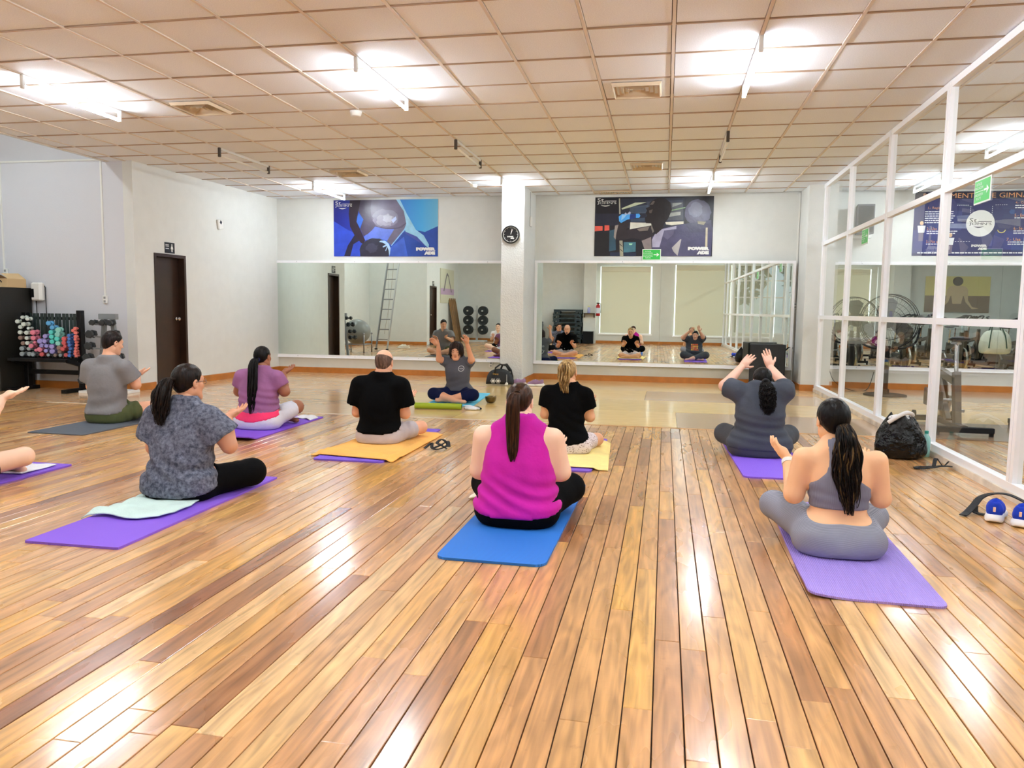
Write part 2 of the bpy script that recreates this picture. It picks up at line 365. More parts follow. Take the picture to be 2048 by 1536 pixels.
ranked = sorted(planks, key=lambda p: -px_size(p[0], max(p[1], min(p[2], 0.5*(p[1]+p[2])))))
def plank_mb(mb, p, tones):
    x0,a,b,t,d0,d1 = p; g = 0.002; n = len(mb.v); c = 0.0016
    xl, xr = x0+g, x0+PW-g; a += 0.001; b -= 0.001; z = -0.0002
    mb.add([(xl,a,-PT),(xr,a,-PT),(xr,b,-PT),(xl,b,-PT),
            (xl,a,z+d0-c),(xr,a,z+d1-c),(xr,b,z+d1-c),(xl,b,z+d0-c),
            (xl+c,a+c,z+d0),(xr-c,a+c,z+d1),(xr-c,b-c,z+d1),(xl+c,b-c,z+d0)],
           [(0,1,5,4),(1,2,6,5),(2,3,7,6),(3,0,4,7),(4,5,9,8),(5,6,10,9),(6,7,11,10),(7,4,8,11),(8,9,10,11)])
    tones += [t]*(len(mb.v)-n)
for p in ranked[:298]:
    mb = MB(); tn = []; plank_mb(mb, p, tn); mb.build('plank', WOODF, floor, tone=tn)
mb = MB(); tn = []
for p in ranked[298:]: plank_mb(mb, p, tn)
o = mb.build('plank_field', WOODF, floor, tone=tn); o['kind'] = 'stuff'
# plywood sheets of the front strip
def C3(c): return lin(c)
rows = [(8.12,9.40),(9.40,10.60),(10.60,11.80),(11.80,13.75)]
for r,(ya,yb) in enumerate(rows):
    x = -9.6 + (0.0,-1.2,-0.4,-1.6)[r]
    while x < 9.0:
        xa, xb = x, x+2.44; x += 2.44; xm = (xa+xb)/2
        if xm < -2.9: c = [(226,180,134),(234,188,138),(236,192,142),(238,198,148)][r]
        elif xm < -0.2: c = [(252,212,136),(252,214,138),(250,212,142),(246,212,152)][r]
        elif xm < 2.3: c = [(192,156,120),(244,204,128),(208,172,130),(230,194,142)][r]
        else: c = [(170,138,110),(238,200,140),(234,196,140),(180,156,132)][r]
        j = rng.uniform(0.96,1.04); t = lin(c); t = (t[0]*j,t[1]*j,t[2]*j,1)
        mb = MB(); mb.box((xa+0.002,ya+0.002,-0.0125),(xb-0.002,yb-0.002,-0.0004+rng.uniform(-0.0004,0.0004))); mb.build('plywood_sheet', PLYF, floor, tone=t)
MB().bbox((-7.4,8.078,-0.004),(-1.2,8.122,0.004),0.002).build('joint_strip', mat('light_strip',(214,196,172),0.35), floor)
MB().bbox((-1.2,8.078,-0.004),(2.25,8.122,0.003),0.002).build('joint_strip', mat('tan_strip',(196,150,98),0.35), floor)
# ---- walls
def bwv(x, z, off): return (x, D0+WA*x-off, z)
mb = MB(); mb.add([bwv(-7.35,0,0),bwv(13.2,0,0),bwv(13.2,0,-0.15),bwv(-7.35,0,-0.15),bwv(-7.35,3.6,0),bwv(13.2,3.6,0),bwv(13.2,3.6,-0.15),bwv(-7.35,3.6,-0.15)],
    [(0,3,2,1),(4,5,6,7),(0,1,5,4),(1,2,6,5),(2,3,7,6),(3,0,4,7)])
struct('wall_back', mb, WHITE, label='white back wall carrying mirrors and posters')
def slab_left(mb, ya, yb, za, zb):
    t = 0.15
    mb.add([(LX(ya),ya,za),(LX(yb),yb,za),(LX(yb)-t,yb,za),(LX(ya)-t,ya,za),(LX(ya),ya,zb),(LX(yb),yb,zb),(LX(yb)-t,yb,zb),(LX(ya)-t,ya,zb)],
      [(0,1,2,3),(4,7,6,5),(0,4,5,1),(1,5,6,2),(2,6,7,3),(3,7,4,0)])
mb = MB(); slab_left(mb,9.55,9.93,0,3.6); slab_left(mb,10.62,13.4,0,3.6); slab_left(mb,9.93,10.62,1.95,3.6)
struct('wall_left', mb, WHITE, label='white left wall with the brown door')
struct('wall_recess', MB().box((-9.65,9.552,0),(-7.226,9.70,4.3)), mat('recess_paint',(212,213,219),0.75,bump=(60,0.12)), label='wall of the recess behind the dumbbell racks')
struct('wall_recess_left', MB().box((-9.65,1.6,0),(-9.5,9.6,4.3)), WHITE)
struct('wall_recess_return', MB().box((-9.5,1.6,0),(-7.65,1.74,4.3)), WHITE)
mb = MB(); mb.box((-7.65,-2.7,0),(-7.5,0.54,3.6)); mb.box((-7.65,1.40,0),(-7.5,1.74,3.6)); mb.box((-7.65,0.54,1.98),(-7.5,1.40,3.6))
struct('wall_left_front', mb, WHITE)
mb = MB(); mb.box((-7.6,-2.75,0),(2.6,-2.6,3.6)); mb.box((4.9,-2.75,0),(13.2,-2.6,3.6)); mb.box((2.6,-2.75,0),(4.9,-2.6,0.45)); mb.box((2.6,-2.75,2.95),(4.9,-2.6,3.6))
struct('wall_rear', mb, WHITE)
struct('wall_far_right', MB().box((13.0,-2.7,0),(13.15,13.8,3.6)), WHITE)
struct('trim_1', MB().box((-7.64,1.74,CZ-0.005),(-7.60,9.552,4.3)), WHITE, label='edge panel where the tiled ceiling stops above the recess')
struct('ceiling_2', MB().box((-9.65,1.6,4.3),(-7.5,9.7,4.4)), WHITE, label='plain high ceiling above the recess')
# columns
mb = MB(); mb.box((-2.62,12.25,0),(-2.245,13.32,CZ+0.2))
o = struct('trim_2', mb, ROUGH_WHITE, label='rough white column between the two mirrors'); o.modifiers.new('b','BEVEL').width = 0.008
mb = MB(); mb.box((2.105,12.64,0),(2.53,13.40,CZ+0.2)); struct('trim_3', mb, WHITE, label='white pillar where the glass partition meets the back wall')
mb = MB(); mb.box((-2.83,-2.6,0),(-2.38,-2.2,CZ)); struct('trim_4', mb, WHITE, label='white column on the rear wall beside the blinds')
mb = MB(); mb.box((8.3,-2.6,0),(8.85,-2.2,CZ)); struct('trim_5', mb, WHITE, label='white column on the rear wall of the spinning room')
# baseboards
mb = MB()
def bb_back(x0, x1):
    mb.add([bwv(x0,0,0.016),bwv(x1,0,0.016),bwv(x1,0,0),bwv(x0,0,0),bwv(x0,0.095,0.016),bwv(x1,0.095,0.016),bwv(x1,0.1,0),bwv(x0,0.1,0)],[(0,1,5,4),(4,5,6,7),(0,4,7,3),(1,2,6,5)])
bb_back(-7.05,-2.62); bb_back(-2.245,2.105); bb_back(2.53,12.9)
struct('baseboard_back', mb, BROWNBASE)
mb = MB()
def bb_left(ya,yb):
    t=0.016; mb.add([(LX(ya)+t,ya,0),(LX(yb)+t,yb,0),(LX(yb),yb,0),(LX(ya),ya,0),(LX(ya)+t,ya,.095),(LX(yb)+t,yb,.095),(LX(yb),yb,.1),(LX(ya),ya,.1)],[(0,4,5,1),(4,7,6,5),(0,3,7,4),(1,5,6,2)])
bb_left(9.55,9.89); bb_left(10.67,13.22); struct('baseboard_left', mb, BROWNBASE)
struct('baseboard_recess', MB().box((-9.5,9.535,0),(-7.23,9.552,0.1)).box((-9.5,1.74,0),(-9.484,9.535,0.1)).box((-9.48,1.74,0),(-7.5,1.756,0.1)), BROWNBASE)
struct('baseboard_rear', MB().box((-7.5,-2.6,0),(-2.83,-2.584,0.1)).box((-2.38,-2.6,0),(8.3,-2.584,0.1)).box((-7.5,-2.58,0),(-7.484,0.5,0.1)), BROWNBASE)
struct('baseboard_pillar', MB().box((2.089,12.624,0),(2.3,12.64,0.1)).box((2.089,12.64,0),(2.105,13.36,0.1)).box((2.35,12.624,0),(2.546,12.64,0.1)).box((-2.245,12.4,0),(-2.229,13.3,0.095)), BROWNBASE)
# ---- ceiling
ceil = struct('ceiling', MB().box((-7.6,-2.7,CZ+0.24),(13.1,13.8,CZ+0.34)), mat('ceiling_void',(60,48,38),0.9), label='suspended ceiling of square beige boards')
TILE = tile_mat(); BAR = mat('ceiling_bar',(226,214,202),0.6); XBAR = mat('ceiling_crossbar',(176,150,128),0.6)
T = 0.61; XK = [k*T-0.003 for k in range(-12,10)]; YK = [5.585+k*T for k in range(-14,13)]
tme = MB().box((-0.288,-0.288,0),(0.288,0.288,0.014)).mesh('ceiling_tile', TILE)
vent_cells = {(-8,2),(-1,2),(-8,8),(-1,8),(-2,12)}
rt = random.Random(5)
stuff = MB()
cells = []
for i,k in enumerate(range(-13,10)):
    for j in range(-14,13):
        x0 = k*T-0.003; y0 = 5.585+j*T
        x1 = x0+T; y1 = y0+T
        if x1 < -7.59 or x0 > 5.6: continue
        xa = max(x0,-7.58); yb = y1
        if j == 12: yb = D0+WA*x0-0.02
        cells.append((k,j,xa,x1,y0,yb))
def seen(c):
    v = Vector(((c[2]+c[3])/2,(c[4]+c[5])/2,CZ-1.2)); z = v.dot(CAM_F)
    return z > 1 and abs(v.dot(CAM_R)/z*1540) < 1100 and v.dot(CAM_U)/z*1540 < 810
ncount = 0
for c in cells:
    k,j,xa,x1,ya,yb = c
    full = (x1-xa) > 0.6 and (yb-ya) > 0.6
    if (k,j) in vent_cells and j != 12: continue
    z = CZ+0.004+rt.uniform(-0.0015,0.0025)
    if seen(c) and ncount < 299:
        ncount += 1
        me = tme if full else MB().box((-(x1-xa)/2+0.016,-(yb-ya)/2+0.016,0),((x1-xa)/2-0.016,(yb-ya)/2-0.016,0.014)).mesh('ceiling_tile', TILE)
        o = bpy.data.objects.new('ceiling_tile', me); COL.objects.link(o); o.parent = ceil
        o.location = ((xa+x1)/2,(ya+yb)/2,z)
        o.rotation_euler = (rt.gauss(0,0.0022), rt.gauss(0,0.0022), 0)
        if j >= 10 and rt.random() < 0.25: o.rotation_euler = (rt.gauss(0,0.012), rt.gauss(0,0.012), 0); o.location.z += 0.006
    else:
        stuff.box((xa+0.016,ya+0.016,z),(x1-0.016,yb-0.016,z+0.014))
stuff.box((5.6,-2.6,CZ),(13.0,13.6,CZ+0.02)); 
o = stuff.build('ceiling_tile_field', TILE, ceil); o['kind'] = 'stuff'
for x in XK+[-7.588]:
    MB().box((x-0.012,-2.6,CZ-0.002),(x+0.012,13.2,CZ+0.028)).build('grid_runner', BAR, ceil)
for y in YK:
    MB().box((-7.59,y-0.009,CZ-0.001),(5.6,y+0.009,CZ+0.026)).build('grid_crossbar', XBAR, ceil)
# ---- doors
def door(name, w, h, reveal):
    d = struct(name, None, label='dark brown wooden door under a black restroom sign' if name == 'door_1' else 'dark brown wooden door')
    lf = MB().box((-w/2,reveal,0.008),(w/2,reveal+0.04,h)).build('door_leaf', DARKWOOD, d)
    fr = MB(); t = 0.045
    fr.box((-w/2-t,-0.012,0),(-w/2,reveal+0.06,h+t)).box((w/2,-0.012,0),(w/2+t,reveal+0.06,h+t)).box((-w/2,-0.012,h),(w/2,reveal+0.06,h+t)); fr.build('door_frame', DARKWOOD, d)
    k = MB(); k.cyl((w/2-0.08,reveal-0.001,1.0),(w/2-0.08,reveal-0.03,1.0),0.026,seg=16).cyl((w/2-0.08,reveal-0.03,1.0),(w/2-0.08,reveal-0.05,1.0),0.012,seg=10); k.ball((w/2-0.08,reveal-0.065,1.0),(0.03,0.022,0.03)); k.build('door_knob', CHROME, lf, smooth=True)
    return d
on_left(door('door_1', 0.60, 1.905, 0.10), 10.275, 0)
d2 = door('door_2', 0.76, 1.93, 0.06); d2.location = (-7.5, 0.97, 0); d2.rotation_euler = (0,0,PI/2)
def restroom_sign(label):
    s = thing('restroom_sign', label, 'sign')
    MB().bbox((-0.11,-0.008,0),(0.11,0,0.155),0.004).build('panel', mat('sign_black',(22,22,24),0.3), s)
    m = MB(); m.ball((0.045,-0.0095,0.122),(0.013,0.0015,0.013)); m.prism([(0.03,-0.008,0.105),(0.06,-0.008,0.105),(0.072,-0.008,0.06),(0.018,-0.008,0.06)],(0,-0.0015,0)); m.box((0.032,-0.0095,0.02),(0.042,-0.008,0.06)); m.box((0.048,-0.0095,0.02),(0.058,-0.008,0.06))
    for z in (0.115,0.095,0.06): m.box((-0.095,-0.0095,z),(-0.02,-0.008,z+0.009))
    m.build('pictogram', WPLASTIC, s)['kind'] = 'stuff'; return s
on_left(restroom_sign('small black restroom sign above the brown door at left'), 10.27, 1.965)
r2 = restroom_sign('black restroom sign above the far door seen in the mirror'); r2.location = (-7.5,0.97,1.99); r2.rotation_euler = (0,0,PI/2)
# ---- mirrors
def wall_mirror(label, w, h, seams):
    t = thing('wall_mirror', label, 'mirror'); f = 0.045
    xs = [0]+seams+[w]
    for a,b in zip(xs[:-1],xs[1:]): MB().box((a+0.001,-0.012,f*0.5),(b-0.001,-0.004,h-f*0.5)).build('mirror_panel', MIRROR, t)
    fr = MB(); fr.box((0,-0.03,0),(w,0,f)).box((0,-0.03,h-f),(w,0,h)).box((0,-0.03,f),(f,0,h-f)).box((w-f,-0.03,f),(w,0,h-f)).box((-0.01,-0.045,-0.012),(w+0.01,0,0)).build('mirror_frame', ALU, t)
    sc = MB()
    for x in (w*0.1,w*0.35,w*0.62,w*0.9):
        for z in (f/2,h-f/2): sc.cyl((x,-0.03,z),(x,-0.033,z),0.006,seg=8)
    sc.build('frame_screws', STEEL, t)['kind'] = 'stuff'; return t
m1 = on_back(wall_mirror('wide wall mirror left of the rough white column', 4.47, 1.765, [2.2]), -7.095, 0.287)
m2 = on_back(wall_mirror('wide wall mirror right of the rough white column', 4.30, 1.775, [2.15]), -2.238, 0.283); m2.rotation_euler = (0,0,math.atan(WA)-0.011); m2.location.y -= 0.0
m2.location = (-2.238, D0+WA*-2.238-0.024, 0.283)
m1.rotation_euler = (0,0,math.atan(WA)-0.004); m1.location.y -= 0.004
m3 = on_back(wall_mirror('wall mirror in the spinning room behind the glass partition', 5.2, 1.72, [2.6]), 2.56, 0.32)
# ---- glass partition
gw = struct('wall_right', None, label='white framed glass partition along the right side'); on_glass(gw, 0.0, 0.0)
posts = [12.50,10.85,9.02,7.26,5.58,3.85,2.1,0.35,-1.4,-2.55]
P2 = 0.05
for y in posts:
    m = MB(); m.box((y-0.048,-0.03,0.05),(y-0.004,0.03,CZ)); m.box((y+0.004,-0.03,0.05),(y+0.048,0.03,CZ)); m.box((y-0.004,-0.022,0.05),(y+0.004,0.022,CZ)); m.build('post', ALU, gw)
for z,h in ((1.125,0.055),(2.235,0.055),(3.10,0.06)):
    m = MB(); m.box((-2.6,-0.028,z),(12.6,0.028,z+h)); m.build('rail', ALU, gw)
MB().box((-2.6,-0.035,0.05),(12.6,0.035,0.105)).build('bottom_rail', ALU, gw)
MB().box((-2.6,-0.05,0.0),(12.6,0.05,0.05)).build('sill', mat('sill_stained',(228,218,204),0.6,vary=0.3), gw)
for a,b in zip(posts[1:],posts[:-1]):
    for z0,z1 in ((0.105,1.125),(1.18,2.235),(2.29,3.10)):
        MB().add([(a+0.048,0,z0),(b-0.048,0,z0),(b-0.048,0,z1),(a+0.048,0,z1)],[(0,1,2,3)]).build('pane', GLASS, gw)
# ---- rear windows with roller blinds, open window of the spinning room
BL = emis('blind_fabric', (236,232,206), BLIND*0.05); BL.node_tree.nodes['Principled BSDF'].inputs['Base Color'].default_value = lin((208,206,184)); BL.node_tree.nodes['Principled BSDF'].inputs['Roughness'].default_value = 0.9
DAY = emis('daylight_glass', (244,250,255), BLIND*0.7)
def blind_window(n, x0, x1, z0, z1, label):
    wi = struct('window_%d'%n, MB().box((x0-0.03,-2.598,z0-0.02),(x1+0.05,-2.59,z1)), DAY, label='bright window behind '+label)
    wi2 = MB().box((x0-0.08,-2.6,z0-0.08),(x1+0.1,-2.57,z0-0.02)); wi2.build('window_sill', ALU, wi)
    t = thing('roller_blind', label, 'blind', ((x0+x1)/2,-2.54,z0))
    hw = (x1-x0)/2
    MB().box((-hw,-0.004,0.0),(hw,0.0,z1-z0)).build('blind_cloth', BL, t)
    MB().bbox((-hw,-0.03,z1-z0-0.2),(hw,0.03,z1-z0),0.01).build('cassette', mat('blind_case',(226,222,200),0.6), t)
    MB().cyl((-hw,-0.002,-0.005),(hw,-0.002,-0.005),0.012).build('bottom_bar', WPLASTIC, t)
    MB().tube([(hw+0.01,0.02,z1-z0-0.1),(hw+0.01,0.02,0.25)],0.004,6).build('pull_chain', WPLASTIC, t)
blind_window(1, -2.22, -0.40, 0.40, 2.86, 'cream roller blind next to the fire extinguisher')
blind_window(2, 0.52, 2.45, 0.36, 2.92, 'cream roller blind near the glass partition')
blind_window(3, 5.7, 7.6, 0.6, 2.8, 'cream roller blind in the spinning room')
wi = struct('window_4', None, label='gridded window of the spinning room looking on trees')
fr = MB()
for x in (2.6,3.17,3.75,4.32,4.86): fr.box((x,-2.70,0.45),(x+0.04,-2.64,2.95))
for z in (0.45,1.1,1.75,2.35,2.91): fr.box((2.6,-2.69,z),(4.9,-2.65,z+0.04))
fr.build('window_frame', ALU, wi)
for i in range(4):
    for k in range(4):
        x = (2.64,3.21,3.79,4.36)[i]; z=(0.49,1.14,1.79,2.39)[k]; z1=(1.1,1.75,2.35,2.91)[k]; x1=(3.17,3.75,4.32,4.86)[i]
        MB().add([(x,-2.67,z),(x1,-2.67,z),(x1,-2.67,z1),(x,-2.67,z1)],[(0,1,2,3)]).build('pane', GLASS, wi)
gr = struct('ground', MB().box((-6,-16,-0.35),(16,-2.76,-0.30)), mat('outside_paving',(176,172,160),0.9,vary=0.2), label='paving outside the rear windows')
# ---- fluorescent lights
BATTEN = mat('batten_white',(226,224,218),0.5); TUBE_OFF = mat('tube_off',(236,234,226),0.3); SOCK = mat('socket_dark',(70,62,56),0.5)
def light(x, y, lit, label, group, ln=1.21):
    t = thing('fluorescent_light', label, 'lamp', (x,y,CZ), 0, group)
    MB().box((-0.012,-ln/2,-0.028),(0.012,ln/2,-0.002)).build('batten', BATTEN, t)
    m = MB(); m.cyl((0,-ln/2+0.03,-0.095),(0,ln/2-0.03,-0.095),0.0145,seg=16); o = m.build('tube', [TUBE_ON,TUBE_TOP] if lit else TUBE_OFF, t, smooth=True)
    if lit:
        for p in o.data.polygons:
            if p.normal.z > 0.0: p.material_index = 1
    for s in (-1,1):
        m = MB(); m.bbox((-0.017,s*ln/2-0.016,-0.115),(0.017,s*ln/2+0.016,-0.002),0.006); m.build('socket', WPLASTIC if lit else SOCK, t)
names = {-5.493:'left', -2.443:'middle', 0.607:'right'}
LIT = 'lit ceiling tubes'; OFF = 'unlit ceiling tubes'
for (x,y,lit,lab) in ((-5.493,6.5,1,'lit fluorescent tube on the ceiling at the left, before the left vent'),
    (-2.443,6.5,1,'lit fluorescent tube in the middle, above the round smoke detector'),
    (0.607,6.5,1,'lit fluorescent tube right of the near ceiling vent'),
    (-5.493,9.5,0,'unlit white tube above the wall with the brown door'),
    (-2.443,9.45,0,'unlit white tube in line with the white column'),
    (0.607,9.45,0,'unlit white tube right of the far square vent'),
    (-5.493,12.1,1,'lit fluorescent tube by the blue swimmer poster'),
    (-2.443,12.0,1,'lit fluorescent tube ending at the top of the white column'),
    (0.607,12.0,1,'lit fluorescent tube in front of the drinking athlete poster')):
    light(x,y,lit,lab, LIT if lit else OFF)
for x in (-5.493,-2.443,0.607):
    for y in (3.4,0.4): light(x,y,1,'lit fluorescent tube over the rear half of the room, behind the class','lit tubes over the rear half')
for i,(x,y,lab) in enumerate(((3.657,9.6,'lit fluorescent tube of the spinning room, the nearer one behind the glass'),(3.657,12.3,'lit fluorescent tube of the spinning room above the rules poster'))): light(x,y,1,lab,'tubes in the spinning room')
for x in (3.657,6.707,9.76):
    for y in (0.6,3.6,6.6): light(x,y,1,'lit fluorescent tube deep in the spinning room','tubes deep in the spinning room')
for y in (9.6,12.3): light(6.707,y,1,'lit fluorescent tube deep in the spinning room','tubes deep in the spinning room')
def recess_light(y):
    light(-8.6,y,1,'lit fluorescent tube in the high recess beyond the ceiling edge','tubes in the recess')
for y in (4.0,7.2):
    recess_light(y)
for o in list(COL.objects):
    if o.get('group') == 'tubes in the recess': o.location.z = 4.3
# ------------------------------------------------------------------ ceiling fittings
VENTM = mat('vent_metal',(214,196,168),0.5)
def vent(x, y, label, grp='square ceiling vents'):
    t = thing('ceiling_vent', label, 'vent', (x,y,CZ+0.002), 0, grp)
    o = 0.287
    MB().box((-o,-o,0.004),(o,o,0.008)).build('backing_board', TILE, t)
    def ring(a, z0, z1, b):
        m = MB()
        m.add([(-a,-a,z0),(a,-a,z0),(a,a,z0),(-a,a,z0),(-b,-b,z1),(b,-b,z1),(b,b,z1),(-b,b,z1)],[(0,1,5,4),(1,2,6,5),(2,3,7,6),(3,0,4,7)]); return m
    m = ring(0.215,-0.002,-0.03,0.20); m2 = ring(0.20,-0.03,0.03,0.165); m.add(m2.v,m2.f); m.build('outer_frame', VENTM, t)
    for a in (0.155,0.115,0.075,0.038):
        ring(a,-0.02,0.03,a-0.028).build('louvre_ring', VENTM, t)
    MB().box((-0.19,-0.19,0.032),(0.19,0.19,0.04)).build('duct_dark', mat('duct_dark',(24,20,16),0.9), t)
vent(-4.578,7.11,'square ceiling vent left of the near middle tube')
vent(-0.308,7.11,'square ceiling vent left of the near right tube')
vent(-4.578,10.77,'square ceiling vent above the blue swimmer poster')
vent(-0.308,10.77,'square ceiling vent above the drinking athlete poster')
t = thing('ceiling_grille','slotted linear ceiling grille right above the drinking athlete poster','vent',(-0.93,13.1,CZ-0.004))
for k in range(14): MB().box((-0.26+k*0.04,-0.1,0),(-0.245+k*0.04,0.1,0.02)).build('grille_fin', VENTM, t)
m = MB(); m.box((-0.28,-0.12,-0.002),(0.29,-0.1,0.02)).box((-0.28,0.1,-0.002),(0.29,0.12,0.02)).box((-0.30,-0.12,-0.002),(-0.28,0.12,0.02)).box((0.29,-0.12,-0.002),(0.31,0.12,0.02)); m.build('grille_frame', VENTM, t)
def detector(x,y,label):
    t = thing('smoke_detector', label, 'smoke detector', (x,y,CZ-0.001))
    MB().lathe([(0.03,-0.05),(0.052,-0.045),(0.056,-0.02),(0.06,-0.018),(0.062,0)],24).build('housing', WPLASTIC, t, smooth=True)
detector(-3.1,7.47,'round white smoke detector below the near middle tube')
detector(-3.02,12.0,'tiny white smoke detector on the far ceiling by the swimmer poster')
# ------------------------------------------------------------------ posters
def poster(name, label, w, h, bg, shapes, u0, v0, su, sv):
    t = thing(name, label, 'poster')
    MB().box((0,-0.006,0),(w,0,h)).build('sheet', bg, t)
    mats = []; mb = MB(); idx = {}
    for n,(c,pts) in enumerate(shapes):
        if c not in idx: idx[c] = len(mats); mats.append(mat('print_%d_%d_%d'%c, c, 0.32, vary=0.22, bump=(14,0.35)))
        y = -0.0062-0.00012*n
        P = [(min(max((x-u0)/su,0),1)*w, y, min(max(1-(z-v0)/sv,0),1)*h) for x,z in pts]
        mb.add(P,[tuple(range(len(P)))],idx[c])
    o = mb.build('artwork', mats, t)
    return t
def ellp(cx,cy,rx,ry,n=28,jit=0,seed=1):
    r = random.Random(seed); return [(cx+rx*(1+r.uniform(-jit,jit))*math.cos(2*PI*i/n), cy+ry*(1+r.uniform(-jit,jit))*math.sin(2*PI*i/n)) for i in range(n)]
def logo_power(t, x, z, w, h, mi=WPLASTIC):
    m = MB(); put_text(m,'POWER',x,z+h*0.54,w,h*0.46,-0.0125,bold=0.012); put_text(m,'ADE',x+w*0.42,z,w*0.56,h*0.46,-0.0125,bold=0.012); m.build('brand_lettering', mi, t)
def logo_john(t, x, z, w, h, mtl=WPLASTIC, y=-0.0125):
    m = MB(); put_text(m,'St.',x,z+h*0.58,w*0.42,h*0.42,y); put_text(m,"JOHN'S",x,z+h*0.22,w,h*0.34,y)
    m.box((x+w*0.42,y,z+h*0.62),(x+w,y+0.0003,z+h*0.68))
    m.add([(x+w*(0.18+0.5*i/8), y, z+h*(0.17-0.17*math.sin(PI*i/8))) for i in range(9)]+[(x+w*(0.68-0.5*i/8), y, z+h*(0.17-0.05*math.sin(PI*i/8))) for i in range(9)],[tuple(range(18))])
    m.build('club_lettering', mtl, t)
bg1 = gradient_mat('poster_blue',[(0,(24,30,120)),(0.35,(40,62,176)),(0.6,(36,110,200)),(0.85,(70,160,215)),(1,(110,178,210))],0,0.3)
bg1b = bg1
sh1 = [((30,70,160),[(1000,1045),(1925,1045),(1925,520),(1700,620),(1400,560),(1100,800)]),
 ((46,74,190),[(75,1045),(560,1045),(640,720),(300,560),(75,420)]),
 ((96,120,215),[(620,700),(820,520),(1000,565),(1170,570),(1040,770),(880,730),(640,760)]),
 ((62,98,200),[(1020,1045),(1400,1045),(1330,700),(1180,820),(1080,900)]),
 ((150,200,226),[(1190,55),(1262,55),(1380,300),(1540,580),(1680,680),(1770,840),(1765,900),(1560,740),(1370,640),(1330,520),(1280,330)]),
 ((66,78,160),[(1330,600),(1560,700),(1740,890),(1500,735),(1370,655)]),
 ((74,64,90),[(545,55),(1195,55),(1330,260),(1372,470),(1290,560),(1170,570),(1000,565),(820,520),(760,590),(690,650),(610,690),(555,560),(610,400),(545,285),(500,200)]),
 ((98,88,114),[(760,60),(1195,55),(1330,260),(1368,460),(1230,540),(980,555),(830,510),(760,380),(740,200)]),
 ((122,114,138),ellp(1010,380,230,160,24,0.12,3)), ((150,146,166),ellp(1000,410,150,110,20,0.2,4)), ((176,174,192),ellp(1030,380,80,70,16,0.3,5)),
 ((176,190,230),[(1110,410),(1190,345),(1205,400),(1140,465)]),
 ((38,22,42),[(370,60),(565,55),(515,280),(485,430),(550,560),(640,760),(610,830),(560,800),(450,670),(372,520),(350,300)]),
 ((32,26,54),[(450,670),(540,765),(430,830),(370,1042),(260,1042),(330,850)]),
 ((50,110,220),[(530,275),(612,395),(550,550),(490,440),(505,340)]),
 ((100,92,116),[(1160,570),(1300,545),(1372,470),(1345,570),(1110,850),(1030,780)]),
 ((140,190,230),[(1372,480),(1350,585),(1112,865),(1104,850),(1338,565)]),
 ((42,42,62),ellp(815,960,272,235,36,0.03,6)), ((62,62,84),ellp(760,900,120,80,20,0.25,8)),
 ((176,212,244),[(890,790),(920,768),(1000,770),(1060,820),(1095,900),(1085,1000),(1070,1040),(1060,940),(1040,880),(1015,950),(1000,945),(1035,860),(960,890),(955,870),(1010,835),(960,805)])]
p = on_back(poster('swim_poster','blue poster of a swimmer underwater with a ball, above the left mirror',1.95,1.0,bg1,sh1,75,55,1850,990), -5.935, 2.127, 0.002)
logo_power(p,1.55,0.03,0.36,0.13); logo_john(p,0.035,0.84,0.32,0.14)
bg2 = mat('poster_dark',(20,20,32),0.3)
